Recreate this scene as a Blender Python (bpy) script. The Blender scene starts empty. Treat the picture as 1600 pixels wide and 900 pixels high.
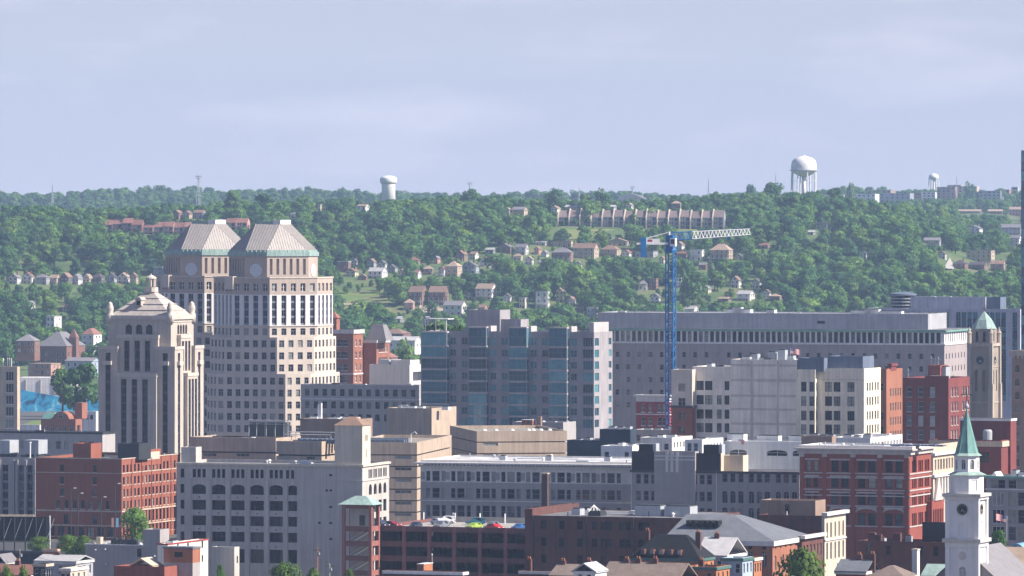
import bpy, math, random
from mathutils import Vector, Matrix, noise
R = math.radians
sc = bpy.context.scene
col = sc.collection
# ---------------------------------------------------------------- camera, sky, sun, exposure
F, HC, YH = 9600.0, 90.0, 330.0          # focal length in photo pixels, eye height in metres, row of the eye level
cam = bpy.data.objects.new('camera', bpy.data.cameras.new('camera'))
col.objects.link(cam)
cam.location = (0, 0, HC); cam.rotation_euler = (R(90), 0, 0)
cam.data.sensor_width = 36; cam.data.lens = 36 * F / 1600
cam.data.shift_y = -(450 - YH) / 1600
cam.data.clip_start = 5; cam.data.clip_end = 60000
sc.camera = cam
SUN_AZ, SUN_EL = 75.0, 40.0              # azimuth: to the right of the direction back to the viewer
sd = Vector((math.sin(R(SUN_AZ)) * math.cos(R(SUN_EL)), -math.cos(R(SUN_AZ)) * math.cos(R(SUN_EL)), math.sin(R(SUN_EL))))
sl = bpy.data.lights.new('sun', 'SUN'); sl.energy = 5.0; sl.angle = R(0.5); sl.color = (1, .92, .82)
so = bpy.data.objects.new('sun', sl); so.rotation_euler = sd.to_track_quat('Z', 'Y').to_euler(); so.location = sd * 3000
col.objects.link(so)
wd = bpy.data.worlds.new('World'); sc.world = wd; wd.use_nodes = True
nt = wd.node_tree; nt.nodes.clear()
def N(nt, typ, **k):
    n = nt.nodes.new(typ)
    for a, b in k.items(): setattr(n, a, b)
    return n
sky = N(nt, 'ShaderNodeTexSky', sky_type='NISHITA', sun_disc=False, sun_elevation=R(SUN_EL), sun_rotation=R(180 - SUN_AZ), altitude=250, air_density=1.0, dust_density=.8, ozone_density=3.0)
tc = N(nt, 'ShaderNodeTexCoord')
mp = N(nt, 'ShaderNodeMapping'); mp.inputs['Scale'].default_value = (20, 20, 105)
ns = N(nt, 'ShaderNodeTexNoise'); ns.inputs['Scale'].default_value = 1.0; ns.inputs['Detail'].default_value = 5; ns.inputs['Roughness'].default_value = .55
cr = N(nt, 'ShaderNodeMapRange'); cr.inputs[1].default_value = .5; cr.inputs[2].default_value = .78; cr.inputs[3].default_value = 0; cr.inputs[4].default_value = .5
tint = N(nt, 'ShaderNodeMix', data_type='RGBA', blend_type='MULTIPLY'); tint.inputs[0].default_value = 1; tint.inputs[7].default_value = (.92, .92, 1.2, 1)
cl = N(nt, 'ShaderNodeMix', data_type='RGBA', blend_type='MIX'); cl.inputs[7].default_value = (10.8, 9.9, 11.0, 1)
bg = N(nt, 'ShaderNodeBackground'); bg.inputs[1].default_value = .056
wo = N(nt, 'ShaderNodeOutputWorld')
L = nt.links.new
L(tc.outputs['Generated'], mp.inputs[0]); L(mp.outputs[0], ns.inputs[0]); L(ns.outputs[0], cr.inputs[0])
L(sky.outputs[0], tint.inputs[6]); L(cr.outputs[0], cl.inputs[0])
# bright milky air low over the horizon, all round
sp_ = N(nt, 'ShaderNodeSeparateXYZ'); ab = N(nt, 'ShaderNodeMath', operation='ABSOLUTE'); m1 = N(nt, 'ShaderNodeMath', operation='MULTIPLY'); m1.inputs[1].default_value = -11.0
ex_ = N(nt, 'ShaderNodeMath', operation='EXPONENT'); m2 = N(nt, 'ShaderNodeMath', operation='MULTIPLY'); m2.inputs[1].default_value = .85
hz_ = N(nt, 'ShaderNodeMix', data_type='RGBA'); hz_.inputs[7].default_value = (7.5, 7.8, 9.5, 1)
L(tc.outputs['Generated'], sp_.inputs[0]); L(sp_.outputs[2], ab.inputs[0]); L(ab.outputs[0], m1.inputs[0]); L(m1.outputs[0], ex_.inputs[0]); L(ex_.outputs[0], m2.inputs[0]); L(m2.outputs[0], hz_.inputs[0])
L(tint.outputs[2], hz_.inputs[6]); L(hz_.outputs[2], cl.inputs[6])
L(cl.outputs[2], bg.inputs[0]); L(bg.outputs[0], wo.inputs[0])
vs_ = sc.view_settings
vs_.view_transform = 'Standard'; vs_.look = 'None'; vs_.gamma = 1; vs_.exposure = 0.85; vs_.use_curve_mapping = False
sc.cycles.use_denoising = True
sc.cycles.max_bounces = 5; sc.cycles.diffuse_bounces = 2; sc.cycles.glossy_bounces = 2; sc.cycles.transmission_bounces = 2
sc.cycles.transparent_max_bounces = 4; sc.cycles.volume_bounces = 0
rnd = random.Random(7)
# ---------------------------------------------------------------- materials
def hexc(h):
    c = [int(h[i:i + 2], 16) / 255 for i in (0, 2, 4)]
    return tuple(x / 12.92 if x < .04045 else ((x + .055) / 1.055) ** 2.4 for x in c)
MATS = {}
def mat(name, c, rough=.85, var=.18, streak=.15, scale=.35, metal=0, spec=.3, rnd_amt=0.0, bump=0.0, c2=None):
    """painted or mineral surface: blotches, rain streaks, fine grain"""
    if name in MATS: return MATS[name]
    if isinstance(c, str): c = hexc(c)
    m = bpy.data.materials.new(name); m.use_nodes = True; t = m.node_tree; b = t.nodes['Principled BSDF']; l = t.links.new
    b.inputs['Roughness'].default_value = rough; b.inputs['Metallic'].default_value = metal; b.inputs['Specular IOR Level'].default_value = spec
    co = N(t, 'ShaderNodeTexCoord')
    n1 = N(t, 'ShaderNodeTexNoise'); n1.inputs['Scale'].default_value = scale; n1.inputs['Detail'].default_value = 6; n1.inputs['Roughness'].default_value = .65
    l(co.outputs['Object'], n1.inputs[0])
    ma = N(t, 'ShaderNodeMapping'); ma.inputs['Scale'].default_value = (1.3, 1.3, .07); l(co.outputs['Object'], ma.inputs[0])
    n2 = N(t, 'ShaderNodeTexNoise'); n2.inputs['Scale'].default_value = 1.0; n2.inputs['Detail'].default_value = 4; l(ma.outputs[0], n2.inputs[0])
    f1 = N(t, 'ShaderNodeMapRange'); f1.inputs[1].default_value = .3; f1.inputs[2].default_value = .7; f1.inputs[3].default_value = 1 - var; f1.inputs[4].default_value = 1 + var
    f2 = N(t, 'ShaderNodeMapRange'); f2.inputs[1].default_value = .3; f2.inputs[2].default_value = .7; f2.inputs[3].default_value = 1 - streak; f2.inputs[4].default_value = 1 + streak * .5
    l(n1.outputs[0], f1.inputs[0]); l(n2.outputs[0], f2.inputs[0])
    mu = N(t, 'ShaderNodeMath', operation='MULTIPLY'); l(f1.outputs[0], mu.inputs[0]); l(f2.outputs[0], mu.inputs[1])
    fac = mu.outputs[0]
    if rnd_amt:
        oi = N(t, 'ShaderNodeObjectInfo'); f3 = N(t, 'ShaderNodeMapRange'); f3.inputs[3].default_value = 1 - rnd_amt; f3.inputs[4].default_value = 1 + rnd_amt
        l(oi.outputs['Random'], f3.inputs[0]); m3 = N(t, 'ShaderNodeMath', operation='MULTIPLY'); l(fac, m3.inputs[0]); l(f3.outputs[0], m3.inputs[1]); fac = m3.outputs[0]
    vm = N(t, 'ShaderNodeVectorMath', operation='SCALE'); l(fac, vm.inputs['Scale'])
    if c2 is not None:
        if isinstance(c2, str): c2 = hexc(c2)
        mx = N(t, 'ShaderNodeMix', data_type='RGBA'); mx.inputs[6].default_value = (*c, 1); mx.inputs[7].default_value = (*c2, 1)
        n4 = N(t, 'ShaderNodeTexNoise'); n4.inputs['Scale'].default_value = scale * .6; n4.inputs['Detail'].default_value = 7; l(co.outputs['Object'], n4.inputs[0])
        f4 = N(t, 'ShaderNodeMapRange'); f4.inputs[1].default_value = .42; f4.inputs[2].default_value = .6; l(n4.outputs[0], f4.inputs[0]); l(f4.outputs[0], mx.inputs[0])
        l(mx.outputs[2], vm.inputs[0])
    else: vm.inputs[0].default_value = c
    l(vm.outputs[0], b.inputs['Base Color'])
    if bump:
        bp = N(t, 'ShaderNodeBump'); bp.inputs['Strength'].default_value = bump; bp.inputs['Distance'].default_value = .1
        n5 = N(t, 'ShaderNodeTexNoise'); n5.inputs['Scale'].default_value = 3; n5.inputs['Detail'].default_value = 5; l(co.outputs['Object'], n5.inputs[0])
        l(n5.outputs[0], bp.inputs['Height']); l(bp.outputs[0], b.inputs['Normal'])
    MATS[name] = m
    return m
def glassmat(name, stops, rough=.06, spec=.5):
    """window glass: each pane picks its own tone (dark room, drawn blind, curtain, reflection put into the colour) at random"""
    m = bpy.data.materials.new(name); m.use_nodes = True; t = m.node_tree; b = t.nodes['Principled BSDF']; l = t.links.new
    oi = N(t, 'ShaderNodeObjectInfo'); rp = N(t, 'ShaderNodeValToRGB'); rp.color_ramp.interpolation = 'LINEAR'
    e = rp.color_ramp.elements
    while len(e) < len(stops): e.new(.5)
    for q, (p, c) in zip(e, stops): q.position = p; q.color = (*(hexc(c) if isinstance(c, str) else c), 1)
    geo = N(t, 'ShaderNodeNewGeometry'); nz = N(t, 'ShaderNodeTexNoise'); nz.inputs['Scale'].default_value = .45; l(geo.outputs['Position'], nz.inputs[0])
    ad = N(t, 'ShaderNodeMath', operation='MULTIPLY_ADD'); ad.inputs[1].default_value = .5; ad.inputs[2].default_value = -.25; l(nz.outputs[0], ad.inputs[0])
    a2 = N(t, 'ShaderNodeMath', operation='ADD'); l(oi.outputs['Random'], a2.inputs[0]); l(ad.outputs[0], a2.inputs[1]); l(a2.outputs[0], rp.inputs[0])
    l(rp.outputs[0], b.inputs['Base Color']); b.inputs['Roughness'].default_value = rough; b.inputs['Specular IOR Level'].default_value = spec
    bp = N(t, 'ShaderNodeBump'); bp.inputs['Strength'].default_value = .06; n2 = N(t, 'ShaderNodeTexNoise'); n2.inputs['Scale'].default_value = .8; l(geo.outputs['Position'], n2.inputs[0])
    l(n2.outputs[0], bp.inputs['Height']); l(bp.outputs[0], b.inputs['Normal'])
    MATS[name] = m; return m
def leafmat(name, cols):
    m = bpy.data.materials.new(name); m.use_nodes = True; t = m.node_tree; b = t.nodes['Principled BSDF']; l = t.links.new
    oi = N(t, 'ShaderNodeObjectInfo'); rp = N(t, 'ShaderNodeValToRGB'); e = rp.color_ramp.elements
    while len(e) < len(cols): e.new(.5)
    for i, (q, c) in enumerate(zip(e, cols)): q.position = i / (len(cols) - 1); q.color = (*c, 1)
    l(oi.outputs['Random'], rp.inputs[0])
    geo = N(t, 'ShaderNodeNewGeometry'); nz = N(t, 'ShaderNodeTexNoise'); nz.inputs['Scale'].default_value = .35; nz.inputs['Detail'].default_value = 3; l(geo.outputs['Position'], nz.inputs[0])
    f = N(t, 'ShaderNodeMapRange'); f.inputs[1].default_value = .3; f.inputs[2].default_value = .7; f.inputs[3].default_value = .6; f.inputs[4].default_value = 1.4; l(nz.outputs[0], f.inputs[0])
    vm = N(t, 'ShaderNodeVectorMath', operation='SCALE'); l(rp.outputs[0], vm.inputs[0]); l(f.outputs[0], vm.inputs['Scale']); l(vm.outputs[0], b.inputs['Base Color'])
    b.inputs['Roughness'].default_value = .6; b.inputs['Specular IOR Level'].default_value = .25
    tr = N(t, 'ShaderNodeBsdfTranslucent'); l(vm.outputs[0], tr.inputs[0]); ms = N(t, 'ShaderNodeMixShader'); ms.inputs[0].default_value = .36
    l(b.outputs[0], ms.inputs[1]); l(tr.outputs[0], ms.inputs[2]); l(ms.outputs[0], t.nodes['Material Output'].inputs[0])
    MATS[name] = m; return m
glassmat('glass', [(0, (.006, .008, .014)), (.42, (.012, .015, .024)), (.62, (.035, .042, .055)), (.8, (.12, .13, .13)), (1, (.36, .35, .3))], spec=.4)  # palest tones hold blinds and also painted white reflections
glassmat('glass_dark', [(0, (.006, .007, .011)), (.7, (.014, .016, .022)), (1, (.05, .06, .07))], spec=.3)
glassmat('glass_pale', [(0, (.03, .04, .05)), (.35, (.1, .12, .13)), (.7, (.28, .31, .32)), (1, (.42, .44, .43))])
glassmat('glass_teal', [(0, (.006, .03, .05)), (.3, (.012, .075, .12)), (.6, (.02, .15, .2)), (.82, (.05, .25, .3)), (1, (.14, .36, .4))], rough=.04, spec=.9)  # brighter teal tones put the mirrored reflections into the base colour
leafmat('leaf', [(.03, .1, .03), (.09, .205, .036), (.05, .145, .04), (.125, .25, .042), (.036, .115, .034), (.1, .22, .045), (.165, .285, .048), (.07, .17, .036)])
leafmat('leaf_bright', [(.075, .14, .018), (.1, .18, .022), (.085, .16, .024)])
mat('bark', (.07, .055, .04), bump=.5)
# ---------------------------------------------------------------- mesh helpers
class MB:
    def __init__(s): s.v = []; s.f = []; s.m = []; s.n = None
    def quad(s, a, b, c, d, m=0):
        i = len(s.v); s.v += [tuple(a), tuple(b), tuple(c), tuple(d)]; s.f.append((i, i + 1, i + 2, i + 3)); s.m.append(m); return s
    def poly(s, pts, m=0):
        i = len(s.v); s.v += [tuple(p) for p in pts]; s.f.append(tuple(range(i, i + len(pts)))); s.m.append(m); return s
    def box(s, x0, x1, y0, y1, z0, z1, m=0):
        i = len(s.v)
        s.v += [(x0, y0, z0), (x1, y0, z0), (x1, y1, z0), (x0, y1, z0), (x0, y0, z1), (x1, y0, z1), (x1, y1, z1), (x0, y1, z1)]
        for f in ((0, 3, 2, 1), (4, 5, 6, 7), (0, 1, 5, 4), (1, 2, 6, 5), (2, 3, 7, 6), (3, 0, 4, 7)):
            s.f.append(tuple(i + k for k in f)); s.m.append(m)
        return s
    def bar(s, p, q, r, m=0, n=4):
        p = Vector(p); q = Vector(q); d = q - p
        if d.length < 1e-6: return s
        d.normalize(); a = d.orthogonal().normalized(); b = d.cross(a); i = len(s.v)
        for c in (p, q):
            for k in range(n):
                t = 2 * math.pi * (k + .5) / n; s.v.append(tuple(c + a * (r * math.cos(t)) + b * (r * math.sin(t))))
        for k in range(n):
            j = (k + 1) % n; s.f.append((i + k, i + j, i + n + j, i + n + k)); s.m.append(m)
        s.f.append(tuple(i + n + k for k in range(n))); s.m.append(m); s.f.append(tuple(i + k for k in reversed(range(n)))); s.m.append(m)
        return s
    def lathe(s, cx, cy, prof, n=16, m=0, cap=True):
        i = len(s.v)
        for r, z in prof:
            for k in range(n):
                t = 2 * math.pi * k / n; s.v.append((cx + r * math.cos(t), cy + r * math.sin(t), z))
        for j in range(len(prof) - 1):
            for k in range(n):
                k2 = (k + 1) % n; s.f.append((i + j * n + k, i + j * n + k2, i + (j + 1) * n + k2, i + (j + 1) * n + k)); s.m.append(m)
        if cap:
            s.f.append(tuple(i + (len(prof) - 1) * n + k for k in range(n))); s.m.append(m)
            s.f.append(tuple(i + k for k in reversed(range(n)))); s.m.append(m)
        return s
    def prism(s, poly, z0, z1, m=0, mtop=None, top=None):
        """CCW footprint; top = other footprint for a frustum"""
        n = len(poly); tp = top or poly; i = len(s.v)
        s.v += [(x, y, z0) for x, y in poly] + [(x, y, z1) for x, y in tp]
        for k in range(n):
            j = (k + 1) % n; s.f.append((i + k, i + j, i + n + j, i + n + k)); s.m.append(m)
        s.f.append(tuple(i + n + k for k in range(n))); s.m.append(m if mtop is None else mtop)
        s.f.append(tuple(i + k for k in reversed(range(n)))); s.m.append(m)
        return s
    def mesh(s, name, mats, smooth=False):
        me = bpy.data.meshes.new(name); me.from_pydata(s.v, [], s.f)
        for x in (mats if isinstance(mats, (list, tuple)) else [mats]): me.materials.append(MATS[x] if isinstance(x, str) else x)
        if any(s.m): me.polygons.foreach_set('material_index', s.m)
        if smooth: me.polygons.foreach_set('use_smooth', [True] * len(me.polygons))
        me.update()
        if s.n: me.normals_split_custom_set_from_vertices(s.n)
        return me
    def build(s, name, mats, parent=None, smooth=False, loc=None, rz=0):
        return link(name, s.mesh(name, mats, smooth), parent, loc, rz)
def link(name, me, parent=None, loc=None, rz=0):
    o = bpy.data.objects.new(name, me); col.objects.link(o); o.parent = parent
    if loc is not None: o.location = loc
    if rz: o.rotation_euler = (0, 0, rz)
    return o
def tag(o, label=None, cat=None, group=None, kind=None):
    if label: o['label'] = label
    if cat: o['category'] = cat
    if group: o['group'] = group
    if kind: o['kind'] = kind
    return o
def thing(name, label, cat, loc=(0, 0, 0), rz=0, group=None):
    o = bpy.data.objects.new(name, None); o.empty_display_size = 1; col.objects.link(o)
    o.location = loc; o.rotation_euler = (0, 0, rz)
    return tag(o, label, cat, group)
def P(x, y, D): return Vector(((x - 800) / F * D, D, HC - (y - YH) / F * D))
def PX(p): return (800 + p[0] / p[1] * F, YH + (HC - p[2]) / p[1] * F)
# ---------------------------------------------------------------- windows and walls
WC = {}
def window_mesh(w, h, style):
    """x along the wall, z up, origin lower left, y=0 the glass, frames stand towards -y"""
    key = (round(w, 2), round(h, 2), style)
    if key in WC: return WC[key]
    p = style.split(':'); kind = p[0]; fr = p[1] if len(p) > 1 else 'frame_dark'; gl = p[2] if len(p) > 2 else 'glass'
    b = MB(); t = min(.09, w * .08); y = -.07
    if kind.startswith('arch'):
        n = 8; rise = min(h * .45, w * (.5 if kind == 'arch' else .22)); zc = h - rise
        arc = [(w / 2 - w / 2 * math.cos(math.pi * k / n), zc + rise * math.sin(math.pi * k / n)) for k in range(n + 1)]
        b.poly([(0, 0, 0), (w, 0, 0)] + [(x, 0, z) for x, z in reversed(arc)], 1)
        b.box(0, t, y, 0, 0, zc, 0); b.box(w - t, w, y, 0, 0, zc, 0); b.box(w / 2 - t / 2, w / 2 + t / 2, y, 0, 0, h - t, 0); b.box(t, w - t, y, 0, zc - t, zc, 0)
    else:
        b.quad((0, 0, 0), (w, 0, 0), (w, 0, h), (0, 0, h), 1)
        if kind != 'bare':
            b.box(0, t, y, 0, 0, h, 0); b.box(w - t, w, y, 0, 0, h, 0); b.box(t, w - t, y, 0, 0, t, 0); b.box(t, w - t, y, 0, h - t, h, 0)
        if kind == 'sash': b.box(t, w - t, y, 0, h * .5 - t / 2, h * .5 + t / 2, 0)
        if kind == 'cross': b.box(t, w - t, y, 0, h * .62, h * .62 + t, 0); b.box(w / 2 - t / 2, w / 2 + t / 2, y, 0, t, h * .62, 0)
        if kind == 'pair': b.box(w / 2 - t, w / 2 + t, y, 0, t, h - t, 0); b.box(t, w / 2 - t, y, 0, h * .5, h * .5 + t, 0); b.box(w / 2 + t, w - t, y, 0, h * .5, h * .5 + t, 0)
        if kind == 'tri':
            for k in (1, 2): b.box(w * k / 3 - t / 2, w * k / 3 + t / 2, y, 0, t, h - t, 0)
        if kind.startswith('grid'):           # grid3x2
            nx, nz = map(int, kind[4:].split('x'))
            for k in range(1, nx): b.box(w * k / nx - t / 2, w * k / nx + t / 2, y, 0, t, h - t, 0)
            for k in range(1, nz): b.box(t, w - t, y * .8, 0, h * k / nz - t / 2, h * k / nz + t / 2, 0)
        if kind.startswith('strip'):          # strip with a spandrel under every floor
            nz = int(kind[5:]); sp = h / nz * .26
            for k in range(nz): b.box(t, w - t, y * 1.6, 0, h * k / nz, h * k / nz + sp, 0)
            b.box(w / 2 - t / 3, w / 2 + t / 3, y, 0, 0, h, 0)
    WC[key] = b.mesh('window', [fr, gl]); return WC[key]
for n_, c_ in (('frame_dark', (.03, .03, .035)), ('frame_white', (.7, .69, .66)), ('frame_grey', (.25, .26, .28)), ('frame_tan', (.35, .29, .22)), ('frame_green', (.08, .16, .14)), ('spandrel', (.05, .05, .06)), ('spandrel_grey', (.2, .21, .24))):
    mat(n_, c_, rough=.6, var=.08, streak=.05)
class Bld:
    """a building: x local runs left to right along its front, y goes back, origin front left corner on the ground"""
    def __init__(s, name, label, cat, xl, xc, xr, D, a=-21.0, group=None, z=0.0, w=None, d=None):
        s.a = R(a); s.ex = Vector((math.cos(s.a), math.sin(s.a), 0)); s.ey = Vector((-math.sin(s.a), math.cos(s.a), 0))
        C = Vector(((xc - 800) / F * D, D, z))
        if w is None: w = -s._run(C, s.ex, xl)
        if d is None: d = s._run(C, s.ey, xr)
        s.w, s.d, s.D, s.C, s.z0 = w, d, D, C, z
        s.o = C - s.ex * w
        s.root = thing(name, label, cat, s.o, s.a, group)
    def _run(s, p, t, x):
        k = (x - 800) / F
        return (k * p.y - p.x) / (t.x - k * t.y)
    def fx(s, x, y=0.0): return s._run(s.o + s.ey * y, s.ex, x)           # photo column -> local x on a plane parallel to the front
    def rx(s, x, xl=None): return s._run(s.o + s.ex * (s.w if xl is None else xl), s.ey, x)   # photo column -> local y on a plane parallel to the right side
    def zz(s, y, xl=None, yl=0.0):                                        # photo row -> height above the building's foot
        q = s.o + s.ex * (s.w if xl is None else xl) + s.ey * yl
        return HC - (y - YH) / F * q.y - s.z0
    def box(s, name, m, x0, x1, y0, y1, z0, z1, parent=None):
        return MB().box(x0, x1, y0, y1, z0, z1).build(name, m, parent or s.root)
    def wall(s, poly, z0, z1, m, ops=None, depth=.35, parapet=.7, roof='roof_grey', name='wall', cap=None, sill=None, parent=None):
        """closed wall ring round a footprint, real openings with reveals; a roof deck behind a parapet; one window object per opening"""
        ops = ops or {}; b = MB(); n = len(poly)
        for e in range(n):
            p = Vector((*poly[e], 0)); q = Vector((*poly[(e + 1) % n], 0)); t = q - p; ln = t.length; t.normalize(); nn = Vector((t.y, -t.x, 0))
            lst = [o for o in ops.get(e, []) if o[0] > .02 and o[1] < ln - .02 and o[2] >= z0 + .01 and o[3] < z1 - .02]
            def pt(u, v, i=0.0): return p + t * u - nn * i + Vector((0, 0, v))
            us = sorted({0.0, ln} | {round(o[k], 3) for o in lst for k in (0, 1)}); vz = sorted({z0, z1} | {round(o[k], 3) for o in lst for k in (2, 3)})
            hole = set(); ui = {u: i for i, u in enumerate(us)}; vi = {v: i for i, v in enumerate(vz)}
            for o in lst:
                for i in range(ui[round(o[0], 3)], ui[round(o[1], 3)]):
                    for j in range(vi[round(o[2], 3)], vi[round(o[3], 3)]): hole.add((i, j))
            for j in range(len(vz) - 1):                        # merge solid runs along each row
                i = 0
                while i < len(us) - 1:
                    if (i, j) in hole: i += 1; continue
                    k = i
                    while k < len(us) - 1 and (k, j) not in hole: k += 1
                    b.quad(pt(us[i], vz[j]), pt(us[k], vz[j]), pt(us[k], vz[j + 1]), pt(us[i], vz[j + 1])); i = k
            for o in lst:
                u0, u1, v0, v1, st = o[:5]; dp = o[5] if len(o) > 5 else depth
                b.quad(pt(u0, v0, dp), pt(u0, v0), pt(u0, v1), pt(u0, v1, dp)); b.quad(pt(u1, v0), pt(u1, v0, dp), pt(u1, v1, dp), pt(u1, v1))
                b.quad(pt(u0, v0), pt(u0, v0, dp), pt(u1, v0, dp), pt(u1, v0)); b.quad(pt(u0, v1, dp), pt(u0, v1), pt(u1, v1), pt(u1, v1, dp))
                if st.startswith('arch'):
                    w, h = u1 - u0, v1 - v0; k_ = 8; rise = min(h * .45, w * (.5 if st.startswith('arch:') else .22)); zc = v1 - rise
                    arc = [(u0 + w / 2 - w / 2 * math.cos(math.pi * k / k_), zc + rise * math.sin(math.pi * k / k_)) for k in range(k_ + 1)]
                    for k in range(k_):
                        (a0, b0), (a1, b1) = arc[k], arc[k + 1]
                        b.quad(pt(a0, b0), pt(a1, b1), pt(a1, v1), pt(a0, v1)); b.quad(pt(a0, b0, dp), pt(a1, b1, dp), pt(a1, b1), pt(a0, b0))
                me = window_mesh(u1 - u0, v1 - v0, st)
                wo_ = link('window', me, parent or s.root, pt(u0, v0, dp - .01), math.atan2(t.y, t.x))
                if sill: MB().box(-.12, u1 - u0 + .12, -dp - .13, -dp + .02, -.2, -.004).build('sill', sill, wo_)
        if parapet > 0:
            cx = sum(q[0] for q in poly) / n; cy = sum(q[1] for q in poly) / n
            inn = inset(poly, .35)
            for e in range(n):
                a0, a1 = poly[e], poly[(e + 1) % n]; c0, c1 = inn[e], inn[(e + 1) % n]
                b.quad((*a0, z1), (*a1, z1), (*c1, z1), (*c0, z1)); b.quad((*c0, z1), (*c1, z1), (*c1, z1 - parapet), (*c0, z1 - parapet))
            wl = b.build(name, m, parent or s.root)
            MB().poly([(*q, z1 - parapet + .01) for q in inset(poly, .3)]).build('roof', roof, parent or s.root)
        else:
            wl = b.build(name, m, parent or s.root)
        return wl
    def block(s, x0, x1, y0, y1, z0, z1, m, front=(), right=(), **k):
        if k.get('parapet', .7) > 0 and (x1 - x0) * (y1 - y0) > 110 and y1 - y0 > 5: s.clutter(x0, x1, y0, y1, z1 - k.get('parapet', .7))
        return s.wall([(x0, y0), (x1, y0), (x1, y1), (x0, y1)], z0, z1, m, {0: [(o[0] - x0, o[1] - x0, *o[2:]) for o in front], 1: [(o[0] - y0, o[1] - y0, *o[2:]) for o in right]}, **k)
    def clutter(s, x0, x1, y0, y1, z):
        """pipes, vents and hatches scattered over a flat roof"""
        rg = random.Random(int(x1 * 7 + z * 13 + s.D)); n = min(9, int((x1 - x0) * (y1 - y0) / 60))
        for k in range(n):
            x, y = rg.uniform(x0 + 1.5, x1 - 1.5), rg.uniform(y0 + 1.2, y1 - 1.5); t = rg.random()
            if t < .4: MB().bar((x, y, z), (x, y, z + rg.uniform(.5, 1.3)), .12, 0, 6).build('vent_pipe', rg.choice(['metal', 'white', 'metal_dark']), s.root)
            elif t < .7: MB().lathe(x, y, [(.3, z), (.3, z + .5), (.5, z + .55), (.35, z + .85), (.05, z + .95)], n=8).build('roof_vent', rg.choice(['metal', 'white']), s.root)
            else: a, b_ = rg.uniform(.7, 1.8), rg.uniform(.6, 1.4); MB().box(x - a, x + a, y - b_, y + b_, z, z + rg.uniform(.4, 1.3)).build('rooftop_unit', rg.choice(['metal', 'roof_white', 'roof_dark', 'metal']), s.root)
        if n > 3: xa, ya = x0 + (x1 - x0) * rg.uniform(.2, .4), y0 + (y1 - y0) * rg.uniform(.2, .6); MB().bar((xa, ya, z + .3), (xa + (x1 - x0) * .3, ya, z + .3), .13).bar((xa, ya, z), (xa, ya, z + .3), .13).build('duct', 'metal', s.root)
    def ring(s, name, m, poly, z0, z1, out, parent=None):
        """cornice or string course: a band standing proud all round a footprint"""
        b = MB(); o = inset(poly, -out); i = inset(poly, .06); n = len(poly)
        for e in range(n):
            f = (e + 1) % n
            b.quad((*o[e], z0), (*o[f], z0), (*o[f], z1), (*o[e], z1)); b.quad((*o[e], z1), (*o[f], z1), (*i[f], z1), (*i[e], z1)); b.quad((*i[e], z0), (*i[f], z0), (*o[f], z0), (*o[e], z0))
        return b.build(name, m, parent or s.root)
def rect(x0, x1, y0, y1): return [(x0, y0), (x1, y0), (x1, y1), (x0, y1)]
def inset(poly, d):
    n = len(poly); r = []
    for i in range(n):
        p0, p1, p2 = Vector(poly[i - 1]), Vector(poly[i]), Vector(poly[(i + 1) % n])
        a = (p1 - p0).normalized(); b = (p2 - p1).normalized(); na = Vector((-a.y, a.x)); nb = Vector((-b.y, b.x))
        m = (na + nb); m = m / max(.3, m.length_squared) * 2 if m.length > 1e-6 else na
        r.append((p1.x + m.x * d, p1.y + m.y * d))
    return r
def ops(us, vs, w, h, style, depth=None):
    """openings centred on us, their centres at heights vs"""
    return [(u - w / 2, u + w / 2, v - h / 2, v + h / 2, style) + ((depth,) if depth else ()) for u in us for v in vs]
def lin(a, b, n): return [a + (b - a) * i / (n - 1) for i in range(n)] if n > 1 else [a]
def lerp_table(t, x):
    if x <= t[0][0]: return t[0][1]
    for (a, p), (b, q) in zip(t, t[1:]):
        if x <= b:
            s = (x - a) / (b - a); s = s * s * (3 - 2 * s); return p + (q - p) * s
    return t[-1][1]
for a_ in (('roof_grey', (.2, .2, .21), .9, .25), ('roof_dark', (.05, .05, .055), .9, .3), ('roof_white', (.62, .62, .62), .8, .15), ('roof_tan', (.33, .29, .24), .9, .2), ('asphalt', (.06, .06, .062), .95, .2), ('concrete', (.36, .34, .31), .9, .15),
           ('metal', (.4, .42, .44), .45, .1), ('metal_dark', (.04, .045, .05), .5, .15), ('white', (.74, .73, .7), .7, .08), ('black', (.012, .012, .014), .7, .2), ('copper', (.17, .36, .3), .75, .2)):
    mat(a_[0], a_[1], rough=a_[2], var=a_[3], bump=.1, scale=.3, c2=tuple(x * .68 for x in a_[1]) if a_[0].startswith('roof') else None)
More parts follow.
